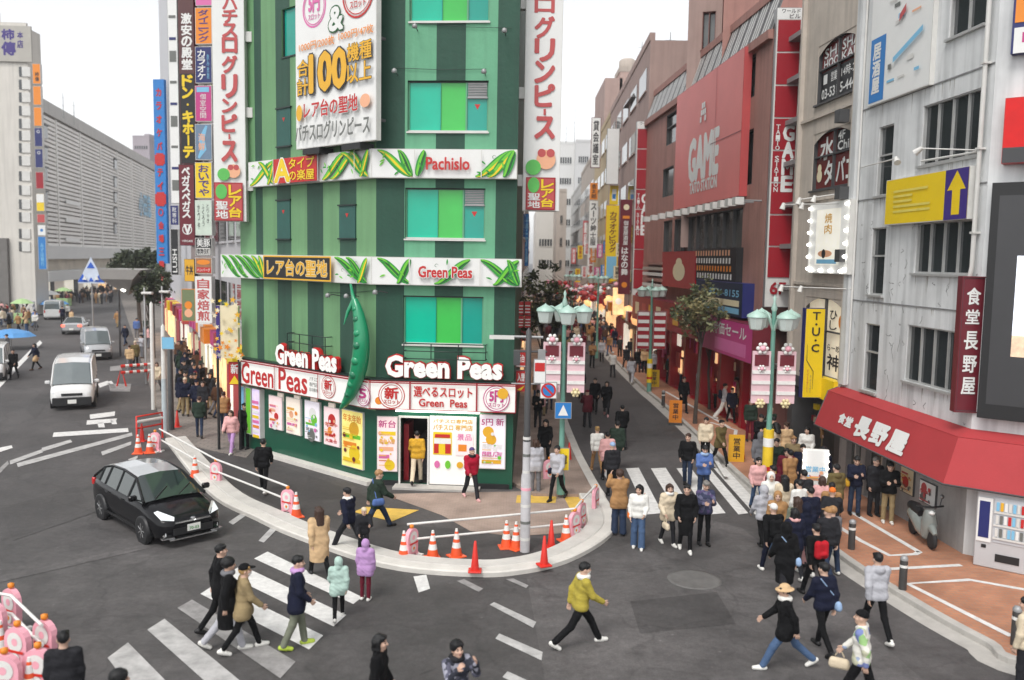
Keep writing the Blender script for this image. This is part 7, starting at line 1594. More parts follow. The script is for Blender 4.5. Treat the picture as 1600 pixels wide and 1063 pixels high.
# festive strings of red and pink over the far street
rr = random.Random(77);
for k in range(4):
 a = G(868 - k * 6, 545 - 6 * k, 0); b_ = G(968 - k * 14, 552 - 6 * k, 0); t = thing('festoon', ('red and pink festoon nearest across the street', 'second red and pink festoon up the street', 'third red and pink festoon up the street', 'farthest red and pink festoon up the street')[k], 'decoration', a, 0, 'festoons over the street')
 za_ = zat(a, 430); p0, p1 = a + Vector((0, 0, za_)), b_ + Vector((0, 0, za_)); pts = [p0.lerp(p1, i / 10) - Vector((0, 0, 1.2 * math.sin(math.pi * i / 10))) for i in range(11)]; mb = MB(); mb.tube(pts, .02, dgrey, 4); mb.build('wire', t); mb = MB()
 for i in range(1, 10):
  for j in range(2): c = pts[i] + Vector((rr.uniform(-.3, .3), rr.uniform(-.1, .1), -.25 - .4 * j)); r = rr.uniform(.16, .3); mb.lathe([(0, -r), (r, -r * .4), (r, r * .4), (0, r)], c, rr.choice([red, coral, pinkp, white, red]), 8)
 mb.build('lantern', t)
# ------------------------------------------------------------------ people: smooth blended bodies from a distance field
class SDF:
 def __init__(s, res): s.res = res; s.p = []
 def cap(s, a, b, ra, rb, k=.03): s.p.append(('c', np.array(a, float), np.array(b, float), ra, rb, k)); return s
 def ell(s, c, r, k=.02, R=None): s.p.append(('e', np.array(c, float), np.array(r, float), R, 0, k)); return s
 def sub(s, c, r, k=.01, R=None): s.p.append(('s', np.array(c, float), np.array(r, float), R, 0, k)); return s
 def cut(s, p, n): s.p.append(('p', np.array(p, float), np.array(n, float), 0, 0, 0)); return s     # keeps the side n points away from
 def wrinkle(s, a, f): s.w = (a, f); return s
 w = None
 def mesh(s):
  lo = np.full(3, 9.); hi = np.full(3, -9.)
  for t in s.p:
   if t[0] == 'c':
    r = max(t[3], t[4]); lo = np.minimum(lo, np.minimum(t[1], t[2]) - r); hi = np.maximum(hi, np.maximum(t[1], t[2]) + r)
   elif t[0] == 'e': r = t[2].max(); lo = np.minimum(lo, t[1] - r); hi = np.maximum(hi, t[1] + r)
  h = s.res; lo -= 3 * h; hi += 3 * h; n = np.ceil((hi - lo) / h).astype(int) + 1
  D = np.full(n, .3, np.float32); ax = [lo[i] + h * np.arange(n[i]) for i in range(3)]
  def region(c0, c1):
   i0 = np.maximum(((c0 - lo) / h).astype(int), 0); i1 = np.minimum(((c1 - lo) / h).astype(int) + 2, n)
   sl = tuple(slice(i0[i], i1[i]) for i in range(3)); X, Y, Z = np.meshgrid(ax[0][sl[0]], ax[1][sl[1]], ax[2][sl[2]], indexing='ij'); return sl, X, Y, Z
  for t in s.p:
   if t[0] == 'c':
    _, a, b, ra, rb, k = t; r = max(ra, rb) + k + 3 * h
    sl, X, Y, Z = region(np.minimum(a, b) - r, np.maximum(a, b) + r); d = b - a; L = max(d @ d, 1e-9)
    u = np.clip(((X - a[0]) * d[0] + (Y - a[1]) * d[1] + (Z - a[2]) * d[2]) / L, 0, 1)
    q = np.sqrt((X - a[0] - u * d[0]) ** 2 + (Y - a[1] - u * d[1]) ** 2 + (Z - a[2] - u * d[2]) ** 2) - (ra + (rb - ra) * u)
   elif t[0] in 'es':
    _, c, rr, R, _, k = t; r = rr.max() + k + 3 * h; sl, X, Y, Z = region(c - r, c + r); X = X - c[0]; Y = Y - c[1]; Z = Z - c[2]
    if R is not None:
     X, Y, Z = (R[0, 0] * X + R[1, 0] * Y + R[2, 0] * Z, R[0, 1] * X + R[1, 1] * Y + R[2, 1] * Z, R[0, 2] * X + R[1, 2] * Y + R[2, 2] * Z)
    m = np.sqrt((X / rr[0]) ** 2 + (Y / rr[1]) ** 2 + (Z / rr[2]) ** 2); g = np.sqrt((X / rr[0] ** 2) ** 2 + (Y / rr[1] ** 2) ** 2 + (Z / rr[2] ** 2) ** 2) + 1e-6
    q = m * (m - 1) / g
   else:
    _, p, nn = t[:3]; X, Y, Z = np.meshgrid(*ax, indexing='ij'); D = np.maximum(D, ((X - p[0]) * nn[0] + (Y - p[1]) * nn[1] + (Z - p[2]) * nn[2]).astype(np.float32)); continue
   A = D[sl]
   if t[0] == 's': hh = np.maximum(k - np.abs(A + q), 0) / k; D[sl] = np.maximum(A, -q) + hh * hh * k * .25
   else: hh = np.maximum(k - np.abs(A - q), 0) / k; D[sl] = np.minimum(A, q) - hh * hh * k * .25
  if s.w:
   a, f = s.w; X, Y, Z = np.meshgrid(*ax, indexing='ij')
   D += (a * (np.sin(f * (.55 * Z + .6 * X) + 4 * np.sin(6 * X + 9 * Z + 5 * Y)) * .5 + .5 * np.sin(f * 1.3 * (X * .8 - Z * .35) + 3 * np.sin(7 * Z + 4 * Y)) + .35 * np.sin(2.1 * f * Z + 6 * np.sin(9 * X)))).astype(np.float32)
  return nets(D, lo, h)
def nets(D, lo, h):
 ins = D < 0
 c = np.zeros(tuple(x - 1 for x in D.shape), np.int8)
 cs = [(i, j, k) for i in (0, 1) for j in (0, 1) for k in (0, 1)]
 nx, ny, nz = c.shape
 S_ = lambda A, o: A[o[0]:o[0] + nx, o[1]:o[1] + ny, o[2]:o[2] + nz]
 for o in cs: c += S_(ins, o)
 act = (c > 0) & (c < 8); idx = np.argwhere(act)
 if len(idx) == 0: return np.zeros((0, 3)), np.zeros((0, 4), int)
 pos = np.zeros((len(idx), 3)); cnt = np.zeros(len(idx))
 for o in cs:
  for a in range(3):
   if o[a]: continue
   o2 = list(o); o2[a] = 1
   d0 = D[idx[:, 0] + o[0], idx[:, 1] + o[1], idx[:, 2] + o[2]]; d1 = D[idx[:, 0] + o2[0], idx[:, 1] + o2[1], idx[:, 2] + o2[2]]
   m = (d0 < 0) != (d1 < 0); t = np.where(m, d0 / np.where(m, d0 - d1, 1), 0)
   p = np.tile(np.array(o, float), (len(idx), 1)); p[:, a] += t; pos[m] += p[m]; cnt[m] += 1
 V = lo + h * (idx + pos / cnt[:, None])
 vid = -np.ones(c.shape, int); vid[act] = np.arange(len(idx)); Q = []
 for a in range(3):
  b, d = (a + 1) % 3, (a + 2) % 3
  sl0 = [slice(1, -1)] * 3; sl1 = [slice(1, -1)] * 3; sl0[a] = slice(0, -1); sl1[a] = slice(1, None)
  e0, e1 = ins[tuple(sl0)], ins[tuple(sl1)]; ch = np.argwhere(e0 != e1)
  off = np.array([1, 1, 1]); off[a] = 0; base = ch + off
  eb = np.zeros(3, int); eb[b] = 1; ed = np.zeros(3, int); ed[d] = 1
  g_ = lambda q: vid[q[:, 0], q[:, 1], q[:, 2]]
  q = np.stack([g_(base), g_(base - eb), g_(base - eb - ed), g_(base - ed)], 1); fl = e0[tuple(ch.T)]
  q[fl] = q[fl][:, ::-1]
  Q.append(q[:, ::-1])
 Q = np.concatenate(Q); return V, Q[(Q >= 0).all(1)]

# person materials: colour comes from each object's own colour
cloth = M('cloth', (1, 1, 1), .85, .16, 6, .35, 45, objcol=True, spec=.2)
hairm = M('hair', (1, 1, 1), .5, .35, 30, .4, 90, objcol=True, spec=.4)
leather = M('shoe_leather', (1, 1, 1), .5, .12, 12, objcol=True)
skin = M('skin', (.56, .36, .27), .55, .06, 9, spec=.35); eye_m = M('eye_dark', (.02, .015, .012), .25, 0); lip_m = M('lip', (.42, .17, .15), .5, 0); brow_m = M('brow', (.04, .03, .025), .8, 0)
def printed(name, base, cols, sc):
 m = bpy.data.materials.new(name); m.use_nodes = True; N = m.node_tree.nodes; L = m.node_tree.links; b = N['Principled BSDF']; b.inputs['Roughness'].default_value = .85
 tc = N.new('ShaderNodeTexCoord'); v = N.new('ShaderNodeTexVoronoi'); v.inputs['Scale'].default_value = sc; L.new(tc.outputs['Object'], v.inputs['Vector'])
 r = N.new('ShaderNodeValToRGB'); r.color_ramp.interpolation = 'CONSTANT'; r.color_ramp.elements[0].color = (*base, 1); r.color_ramp.elements[1].position = .55; r.color_ramp.elements[1].color = (*cols[0], 1)
 for i, c in enumerate(cols[1:]): e = r.color_ramp.elements.new(.7 + .12 * i); e.color = (*c, 1)
 s_ = N.new('ShaderNodeSeparateColor'); L.new(v.outputs['Color'], s_.inputs[0]); L.new(s_.outputs[0], r.inputs[0]); L.new(r.outputs[0], b.inputs['Base Color']); return m
print_w = printed('printed_white_cloth', (.68, .66, .60), [(.5, .5, .36), (.16, .2, .42), (.3, .5, .2), (.3, .36, .5)], 9)
print_d = printed('printed_dark_cloth', (.02, .022, .035), [(.09, .09, .13), (.3, .3, .36)], 14)
plaid = printed('plaid_navy_cloth', (.03, .035, .08), [(.07, .05, .13), (.12, .12, .2)], 11)

UP = np.array([0, 0, 1.])
def leg_chain(hip, a, b, spread):
 k = hip + .42 * np.array([spread, math.sin(a), -math.cos(a)]); an = k + .41 * np.array([spread * .3, math.sin(a - b), -math.cos(a - b)]); return k, an
POSES = {  # (thigh, knee) left, right; arm (swing, elbow, out) left, right; lean; head yaw, pitch
 'walk': ((.42, .12), (-.34, .30), (-.38, .35, .12), (.36, .45, .12), .04, 0, .0),
 'walk2': ((-.30, .42), (.34, .10), (.30, .5, .12), (-.30, .3, .12), .04, .15, .05),
 'stride': ((.62, .18), (-.52, .35), (-.5, .3, .14), (.45, .55, .12), .10, -.1, .1),
 'stand': ((.03, .04), (-.03, .04), (.04, .22, .12), (.02, .25, .12), .0, .1, .05),
 'stand2': ((.10, .05), (-.08, .12), (.10, .9, .10), (.06, .3, .14), .0, -.35, .1),
 'phone': ((.04, .05), (-.05, .06), (.42, 1.55, .05), (.30, 1.5, .05), .03, 0, .42),
 'lean': ((.10, .08), (-.16, .10), (.55, 1.2, .08), (.1, .4, .12), .12, .4, .25),
 'pocket': ((.22, .08), (-.2, .22), (-.02, .75, .22), (.04, .75, .22), .03, -.2, .06),
 'coat': ((.26, .10), (-.22, .25), (.02, .55, .16), (-.08, .6, .16), .04, 0, .04),
 'raise': ((.05, .05), (-.06, .08), (1.1, 1.6, .15), (.9, 1.7, .15), .0, 0, -.1)}
CACHE = {}
def skeleton(pose):
 (la, lb), (ra, rb), al, ar, lean, yaw, pitch = POSES[pose]; J = {}
 J['hl'] = np.array([-.085, 0, .9]); J['hr'] = np.array([.085, 0, .9])
 J['kl'], J['al'] = leg_chain(J['hl'], la, lb, -.03); J['kr'], J['ar'] = leg_chain(J['hr'], ra, rb, .03)
 dz = .085 - min(J['al'][2], J['ar'][2])
 for k in J: J[k] = J[k] + np.array([0, 0, dz])
 pel = (J['hl'] + J['hr']) / 2; J['pel'] = pel
 tz = np.array([0, math.sin(lean), math.cos(lean)]); J['waist'] = pel + tz * .17; J['chest'] = pel + tz * .37; J['neck'] = pel + tz * .52
 J['head'] = pel + tz * .52 + np.array([0, .02 + .03 * math.sin(max(pitch, 0)), .155])
 for s, nm, A in ((-1, 'l', al), (1, 'r', ar)):
  sh = pel + tz * .475 + np.array([s * .178, 0, 0]); J['s' + nm] = sh; sw, el, out = A
  d = np.array([s * math.sin(out), math.sin(sw) * math.cos(out), -math.cos(sw) * math.cos(out)]); e = sh + .275 * d; J['e' + nm] = e
  d2 = np.array([s * (math.sin(out) * .3 - .25 * min(el, 1.3)), math.sin(sw + el), -math.cos(sw + el)]); d2 /= np.linalg.norm(d2); J['w' + nm] = e + .245 * d2; J['d' + nm] = d2
 cy, sy_ = math.cos(yaw), math.sin(yaw); cp, sp = math.cos(-pitch), math.sin(-pitch)
 J['R'] = np.array([[cy, -sy_, 0], [sy_, cy, 0], [0, 0, 1]]) @ np.array([[1, 0, 0], [0, cp, -sp], [0, sp, cp]]); return J
def hd(J, p): return J['head'] + J['R'] @ np.array(p, float)
def head_prims(f, J):
 R = J['R']; f.ell(hd(J, (0, -.012, .03)), (.076, .098, .092), .02, R); f.ell(hd(J, (0, .022, -.045)), (.058, .070, .075), .04, R); f.ell(hd(J, (0, .055, -.088)), (.028, .028, .026), .03, R)
 f.cap(hd(J, (0, .088, .012)), hd(J, (0, .108, -.022)), .010, .016, .015)
 for s in (-1, 1):
  f.ell(hd(J, (s * .078, -.012, -.012)), (.012, .024, .034), .008, R); f.ell(hd(J, (s * .040, .062, -.025)), (.024, .024, .022), .03, R)
  f.sub(hd(J, (s * .033, .102, .008)), (.019, .016, .011), .012, R)
 f.cap(hd(J, (-.018, .083, -.056)), hd(J, (.018, .083, -.056)), .010, .010, .008)
 f.cap(J['neck'] + np.array([0, -.005, -.06]), hd(J, (0, -.02, -.05)), .058, .052, .03)
def hand_prims(f, J, nm, s, closed=.5):
 w, d = J['w' + nm], J['d' + nm]; ref = np.array([s * 1., 0, 0]); side = np.cross(ref, d); side /= np.linalg.norm(side); inn = np.cross(side, d)
 if inn[0] * s > 0: inn = -inn
 fw = side if side[1] + .5 * side[2] > 0 else -side
 f.cap(w - d * .05, w + d * .01, .028, .026, .02)
 for o in (-.026, -.009, .009, .026): f.cap(w + d * .015 + fw * o * .7, w + d * .085 + fw * o, .014, .0125, .012)
 for o, L in ((-.033, .058), (-.0115, .072), (.0115, .078), (.033, .070)):
  b0 = w + d * .088 + fw * o; c = closed * (1.0 + .15 * (o > 0)); d1 = d * math.cos(c * .6) + inn * math.sin(c * .6); d2 = d * math.cos(c * 1.5) + inn * math.sin(c * 1.5)
  f.cap(b0, b0 + d1 * L * .5, .0105, .0095, .004); f.cap(b0 + d1 * L * .5, b0 + d1 * L * .5 + d2 * L * .5, .0095, .008, .004)
 t0 = w + d * .03 + fw * .026; t1 = w + d * .062 + fw * .052 + inn * .012; f.cap(t0, t1, .014, .012, .008); f.cap(t1, t1 + d * .03 + fw * .010 + inn * .008, .012, .009, .004)
def make(key):
 """key: (part, pose, style, fine) -> mesh datablock"""
 if key in CACHE: return CACHE[key]
 part, pose, style, fine = key; J = skeleton(pose); matids = None; mats = [cloth]; V = Q = None
 if part == 'body':
  f = SDF(.0075 if fine else .016); head_prims(f, J)
  for nm, s in (('l', -1), ('r', 1)):
   f.cap(J['s' + nm], J['e' + nm], .036, .034, .02); f.cap(J['e' + nm], J['w' + nm], .033, .026, .02)
   if fine: hand_prims(f, J, nm, s)
   else: f.cap(J['w' + nm], J['w' + nm] + J['d' + nm] * .10, .032, .026, .02); f.cap(J['w' + nm] + J['d' + nm] * .05, J['w' + nm] + J['d' + nm] * .09 + np.array([-s * .01, .04, 0]), .018, .014, .01)
   f.cap(J['h' + nm], J['k' + nm], .055, .045, .02); f.cap(J['k' + nm], J['a' + nm], .042, .032, .02)
  f.cap(J['pel'], J['chest'], .085, .09, .05); f.cap(J['sl'], J['sr'], .05, .05, .05); f.cap(J['chest'], J['neck'], .07, .055, .05)
  V, Q = f.mesh(); mats = [skin, eye_m, lip_m, brow_m]
  C_ = V[Q].mean(1); L_ = (C_ - J['head']) @ J['R']; matids = np.zeros(len(Q), int)
  front = L_[:, 1] > .055
  for s in (-1, 1):
   matids[front & (((L_[:, 0] - s * .033) / .017) ** 2 + ((L_[:, 2] - .007) / .009) ** 2 < 1)] = 1
   matids[front & (((L_[:, 0] - s * .034) / .022) ** 2 + ((L_[:, 2] - .030) / .006) ** 2 < 1)] = 3
  matids[front & ((L_[:, 0] / .026) ** 2 + ((L_[:, 2] + .056) / .009) ** 2 < 1)] = 2
 elif part == 'top':
  f = SDF(.013 if fine else .022); puff = .024 if 'puff' in style else .012
  hem = {'s': -.07, 'm': -.20, 'l': -.46}[style[0]] + J['pel'][2]; wide = .03 if 'wide' in style else 0
  P = lambda z, w: (J['pel'] + (J['chest'] - J['pel']) * (z / .37), w)
  c, w = P(.0, .07); f.cap(c - [w, 0, 0], c + [w, 0, 0], .115 + puff + wide * .5, .115 + puff + wide * .5, .06)
  c, w = P(.17, .06); f.cap(c - [w, 0, 0], c + [w, 0, 0], .108 + puff + wide * .5, .108 + puff + wide * .5, .06)
  c, w = P(.35, .085); f.cap(c - [w, -.01, 0], c + [w, .01, 0], .112 + puff, .112 + puff, .07)
  f.cap(J['sl'] + [.02, 0, 0], J['sr'] - [.02, 0, 0], .064 + puff, .064 + puff, .06); f.cap(J['chest'], J['neck'] - [0, .012, .01], .09, .068, .05)
  if style[0] in 'ml':
   for nm in 'lr':
    q = (J['h' + nm] * .45 + J['k' + nm] * .55) if style[0] == 'l' else J['h' + nm] * .7 + J['k' + nm] * .3; q = q * .6 + .4 * (J['hl' if nm == 'r' else 'hr'] * .3 + J['kl' if nm == 'r' else 'kr'] * .7) if style[0] == 'l' else q
    f.cap(J['h' + nm], np.array([q[0] * 1.05, q[1] * .8, q[2]]), .115 + puff, .12 + puff + wide, .08)
    if style[0] == 'l': f.cap(np.array([q[0], q[1] * .8, q[2]]), np.array([q[0] * 1.1, q[1] * .8, hem - .05]), .12 + puff + wide, .135 + puff + wide, .1)
  for nm, s in (('l', -1), ('r', 1)):
   f.cap(J['s' + nm], J['e' + nm], .060 + puff, .052 + puff, .04); f.cap(J['e' + nm], J['w' + nm] - J['d' + nm] * .01, .053 + puff, .042 + puff * .8, .03)
  if 'hooddown' in style: f.ell(J['neck'] + [0, -.075, -.02], (.105, .07, .08), .03); f.ell(J['neck'] + [0, .02, .0], (.09, .09, .045), .03)
  elif 'scarf' in style: pass
  else: f.ell(J['neck'] + [0, -.004, .012], (.075, .078, .035), .02)
  if 'hoodup' in style: R = J['R']; f.ell(hd(J, (0, -.028, .012)), (.112, .128, .142), .03, R); f.ell(J['neck'] + [0, -.02, .03], (.10, .10, .08), .04); f.sub(hd(J, (0, .13, -.005)), (.072, .09, .095), .02, R)
  f.cut((0, 0, hem), (0, 0, -1)); f.wrinkle(.0030 if not puff > .02 else .0045, 46 if not puff > .02 else 30); V, Q = f.mesh()
 elif part == 'bottom':
  f = SDF(.013 if fine else .022); r = {'slim': (.083, .060, .050), 'wide': (.098, .085, .092), 'mid': (.090, .070, .062)}.get(style, (.083, .060, .05))
  if style == 'skirt':
   for nm in 'lr': f.cap(J['h' + nm], J['h' + nm] * .4 + J['k' + nm] * .6, .11, .14, .08)
   f.cut((0, 0, J['pel'][2] - .40), (0, 0, -1))
  else:
   for nm in 'lr': f.cap(J['h' + nm], J['k' + nm], r[0], r[1], .03); f.cap(J['k' + nm], J['a' + nm] + [0, 0, .0], r[1], r[2], .03)
   f.cut((0, 0, .055), (0, 0, -1))
  c = J['pel'] + [0, 0, .03]; f.cap(c - [.065, 0, 0], c + [.065, 0, 0], .105, .105, .05); f.cut((0, 0, J['pel'][2] + .12), (0, 0, 1)); f.wrinkle(.003, 48); V, Q = f.mesh()
 elif part in ('shoe_l', 'shoe_r'):
  nm = part[-1]; f = SDF(.009 if fine else .018); a = J['a' + nm]; lift = max(0, min(1.0, (a[2] - .085) / .10)) * .7; d = np.array([.03 if nm == 'r' else -.03, math.cos(lift), -math.sin(lift)]); n_ = np.array([0, math.sin(lift), math.cos(lift)])
  heel = a - n_ * .040 - d * .045; toe = a - n_ * .045 + d * .155; f.cap(heel, a + d * .06 - n_ * .04, .043, .046, .02); f.cap(a + d * .04 - n_ * .038, toe, .046, .038, .02); f.cap(a - n_ * .03, a + n_ * .02, .05, .046, .02); f.cut(a - n_ * .083, -n_); V, Q = f.mesh(); mats = [leather]
 elif part == 'hair':
  R = J['R']; f = SDF(.009 if fine else .016); mats = [hairm]
  if style in ('beanie', 'cap', 'bucket'):
   mats = [cloth]; f.ell(hd(J, (0, -.014, .05)), (.088, .108, .090), .02, R)
   f.cut(hd(J, (0, 0, .035)), J['R'] @ np.array([0, .25, -1.]))
   if style == 'cap': f.ell(hd(J, (0, .115, .05)), (.07, .075, .012), .02, R)
   if style == 'bucket': f.ell(hd(J, (0, -.012, .028)), (.150, .172, .020), .035, R)
  else:
   f.ell(hd(J, (0, -.020, .042)), (.084, .103, .096), .02, R); f.cap(hd(J, (-.05, .055, .083)), hd(J, (.05, .06, .085)), .026, .026, .03)
   if style == 'bob':
    for s in (-1, 1): f.cap(hd(J, (s * .075, -.02, .04)), hd(J, (s * .078, -.01, -.085)), .032, .034, .03)
    f.cap(hd(J, (-.05, -.085, .02)), hd(J, (-.05, -.085, -.09)), .045, .042, .04); f.cap(hd(J, (.05, -.085, .02)), hd(J, (.05, -.085, -.09)), .045, .042, .04)
   if style == 'long':
    for s in (-1, 1): f.cap(hd(J, (s * .072, -.02, .04)), hd(J, (s * .085, -.03, -.2)), .032, .03, .03)
    for s in (-.05, 0, .05): f.cap(hd(J, (s, -.085, .02)), hd(J, (s * 1.1, -.115, -.27)), .048, .040, .06)
   if style == 'bun': f.ell(hd(J, (0, -.11, .10)), (.05, .05, .05), .02)
   if style == 'full': f.ell(hd(J, (0, -.03, .05)), (.105, .12, .105), .03, R)
   f.sub(hd(J, (0, .115, -.035)), (.066 if style in ('bob', 'long') else .082, .095, .10), .012, R)
   if style in ('short', 'bun', 'full'): f.sub(hd(J, (0, .03, -.12)), (.13, .12, .115), .015, R); f.cut(hd(J, (0, -.06, -.075)), (0, 0, -1))
   f.wrinkle(.004, 110 if fine else 80)
  V, Q = f.mesh()
 elif part == 'mask':
  R = J['R']; f = SDF(.008); f.ell(hd(J, (0, .032, -.052)), (.064, .084, .056), .02, R); f.cut(hd(J, (0, .045, -.05)), J['R'] @ np.array([0, -1., 0])); V, Q = f.mesh()
 elif part == 'scarf':
  f = SDF(.012); n = 10
  for i in range(n): a, b = 2 * math.pi * i / n, 2 * math.pi * (i + 1) / n; f.cap(J['neck'] + [.085 * math.cos(a), .085 * math.sin(a), .02], J['neck'] + [.085 * math.cos(b), .085 * math.sin(b), .02], .04, .04, .03)
  f.wrinkle(.003, 60); V, Q = f.mesh()
 elif part == 'backpack':
  f = SDF(.013); c = J['chest'] + [0, -.19, -.08]; f.cap(c + [-.08, 0, -.12], c + [-.08, 0, .12], .085, .08, .08); f.cap(c + [.08, 0, -.12], c + [.08, 0, .12], .085, .08, .08); f.cap(c + [-.05, -.07, -.08], c + [.05, -.07, -.08], .05, .05, .03); f.wrinkle(.003, 40); V, Q = f.mesh()
 elif part == 'bag':
  f = SDF(.012); c = J['hr'] + [.16, -.03, .02] if style == 'hip' else (J['wr'] + J['dr'] * .1 + [0.02, 0, -.22]); f.cap(c + [-.02, -.11, -.05], c + [-.02, .11, -.05], .06, .06, .05); f.cap(c + [-.02, -.10, .02], c + [-.02, .10, .02], .058, .058, .05)
  if style == 'hip':
   for t in range(6): a = (c + [-.02, -.06, .1]) * (1 - t / 6) + (J['sl'] + [0.03, -.10, .07]) * (t / 6); b = (c + [-.02, -.06, .1]) * (1 - (t + 1) / 6) + (J['sl'] + [0.03, -.10, .07]) * ((t + 1) / 6); f.cap(a, b, .014, .014, .005)
  else: f.cap(c + [0, -.07, .1], J['wr'] + J['dr'] * .09, .012, .012, .01); f.cap(c + [0, .07, .1], J['wr'] + J['dr'] * .09, .012, .012, .01)
  V, Q = f.mesh()
 me = bpy.data.meshes.new(part); me.vertices.add(len(V)); me.vertices.foreach_set('co', np.asarray(V, np.float32).ravel()); me.loops.add(len(Q) * 4); me.polygons.add(len(Q))
 me.loops.foreach_set('vertex_index', np.asarray(Q, np.int32).ravel()); me.polygons.foreach_set('loop_start', np.arange(0, len(Q) * 4, 4, dtype=np.int32)); me.polygons.foreach_set('loop_total', np.full(len(Q), 4, np.int32))
 for m in mats: me.materials.append(m)
 if matids is not None: me.polygons.foreach_set('material_index', matids.astype(np.int32))
 me.polygons.foreach_set('use_smooth', np.ones(len(Q), bool)); me.update(calc_edges=True); CACHE[key] = me; return me

COLS = dict(black=(14, 14, 16), charcoal=(38, 38, 42), navy=(24, 28, 48), grey=(112, 112, 116), lightgrey=(178, 178, 184), white=(226, 224, 218), cream=(216, 200, 174), beige=(206, 174, 134), tan=(166, 126, 84), brown=(88, 60, 42), olive=(104, 92, 58), khaki=(150, 132, 98), mustard=(196, 150, 44), yellow=(172, 156, 66), darkgreen=(40, 54, 44), mint=(182, 208, 198), lilac=(186, 146, 196), maroon=(104, 26, 44), wine=(92, 30, 40), red=(178, 28, 40), crimson=(170, 24, 52), pink=(222, 170, 168), denim=(74, 96, 128), blue=(86, 112, 168), skyblue=(150, 176, 210), greygreen=(118, 122, 106), purple=(88, 70, 120), orange=(226, 120, 50), lime=(178, 200, 70), darkdenim=(44, 56, 78), blonde=(170, 136, 86), brownhair=(64, 44, 34), greyhair=(120, 116, 112))
def col(n): return (*[x * .92 for x in C(COLS[n])], 1)
def person(u, v, face, label, pose='walk', h=1.70, top=('s', 'black'), bottom=('slim', 'black'), shoe='black', hair=('short', 'black'), fine=True, mask=None, scarf=None, pack=None, bag=None, tmat=None, bmat=None, group=None, z=0.0, g=None, baglabel=None):
 p = g if g is not None else G(u, v, z); t = thing('person', label, 'person', p, R_(face), group); s = h / 1.70; t.scale = (s, s, s)
 def add(name, key, c=None, m=None, parent=None):
  o = bpy.data.objects.new(name, make(key)); COL.objects.link(o); o.parent = parent or t
  if c: o.color = col(c)
  if m: o.material_slots[0].link = 'OBJECT'; o.material_slots[0].material = m
  return o
 add('body', ('body', pose, '', fine)); add('jacket' if top[0][0] == 's' else 'coat', ('top', pose, top[0], fine), top[1], tmat)
 if bottom[0] == 'skirt': add('leggings', ('bottom', pose, 'slim', fine), 'black'); add('skirt', ('bottom', pose, 'skirt', fine), bottom[1], bmat)
 else: add('trousers', ('bottom', pose, bottom[0], fine), bottom[1], bmat)
 add('shoe', ('shoe_l', pose, '', fine), shoe); add('shoe', ('shoe_r', pose, '', fine), shoe)
 if 'hoodup' not in top[0]: add('hat' if hair[0] in ('beanie', 'cap', 'bucket') else 'hair', ('hair', pose, hair[0], fine), hair[1])
 if hair[0] in ('beanie', 'cap', 'bucket') and len(hair) > 2: add('hair', ('hair', pose, 'short' if hair[2] in COLS else 'bob', fine), hair[2] if hair[2] in COLS else 'black').scale = (1, 1, .985)
 if mask: add('face_mask', ('mask', pose, '', True), mask)
 if scarf: add('scarf', ('scarf', pose, '', True), scarf)
 for kind, sp in (('backpack', pack), ('bag', bag)):
  if sp:
   o = bpy.data.objects.new('backpack' if kind == 'backpack' else 'shoulder_bag', make((kind, pose, '' if kind == 'backpack' else sp[1], True))); COL.objects.link(o)
   o.color = col(sp[0]); o.location = p; o.rotation_euler = (0, 0, R_(face)); o.scale = (s, s, s); bl_ = sp[2] if len(sp) > 2 else f"{sp[0]} {'backpack' if kind == 'backpack' else 'bag'} on the {label.split(' ', 1)[1] if label.startswith('person ') else label}"; tag(o, ' '.join(bl_.split()[:16]), 'backpack' if kind == 'backpack' else 'bag')
 return t
# ------------------------------------------------------------------ people near enough to tell apart
person(905, 1010, -75, 'person striding in a mustard yellow jacket and white face mask, alone on the open asphalt', 'stride', 1.72, ('s wide', 'yellow'), ('mid', 'black'), 'white', ('short', 'black'), mask='white', scarf='white')
person(1366, 1000, 5, 'person in a light grey hoodie and black trousers seen from behind by the kerb', 'walk', 1.76, ('s wide hooddown', 'lightgrey'), ('slim', 'black'), 'white', ('short', 'black'))
person(1283, 1018, 18, 'person in black seen from behind with a blue and red bag at the hip', 'walk2', 1.72, ('s', 'navy'), ('slim', 'black'), 'black', ('short', 'black'), bag=('skyblue', 'hip', 'blue shoulder bag on the black clad walker beside the grey hoodie'))
person(1226, 1045, 85, 'person in a beige bucket hat, black jacket and jeans at the lower right', 'stride', 1.66, ('m wide', 'black'), ('mid', 'denim'), 'white', ('bucket', 'beige', 'black'), scarf='white')
person(1342, 1108, 60, 'person in a white printed jacket and black cap cut by the bottom edge', 'walk', 1.70, ('s wide', 'white'), ('mid', 'black'), 'white', ('beanie', 'black'), tmat=print_w, bag=('cream', 'hand', 'cream bag carried by the person in the printed jacket'))
person(1596, 1085, 40, 'person in a cream jacket cut by the right edge near the corner bollard', 'stand', 1.68, ('s', 'cream'), ('mid', 'charcoal'), 'black', ('short', 'black'))
person(712, 1168, -150, 'person in a dark printed jacket at the bottom edge, walking towards us', 'raise', 1.62, ('s wide', 'navy'), ('slim', 'black'), 'white', ('full', 'black'), tmat=print_d, scarf='charcoal')
person(590, 1158, -95, 'person in a long black coat with black hair at the bottom centre', 'coat', 1.66, ('l', 'black'), ('slim', 'black'), 'black', ('bob', 'black'))
person(104, 1165, 20, 'person in a charcoal coat seen from behind at the lower left', 'stand', 1.72, ('m wide', 'charcoal'), ('mid', 'charcoal'), 'black', ('short', 'black'))
person(190, 1240, -60, 'person almost hidden below the bottom edge, only dark hair showing', 'stand', 1.70, ('s', 'maroon'), ('mid', 'black'), 'black', ('full', 'black'))
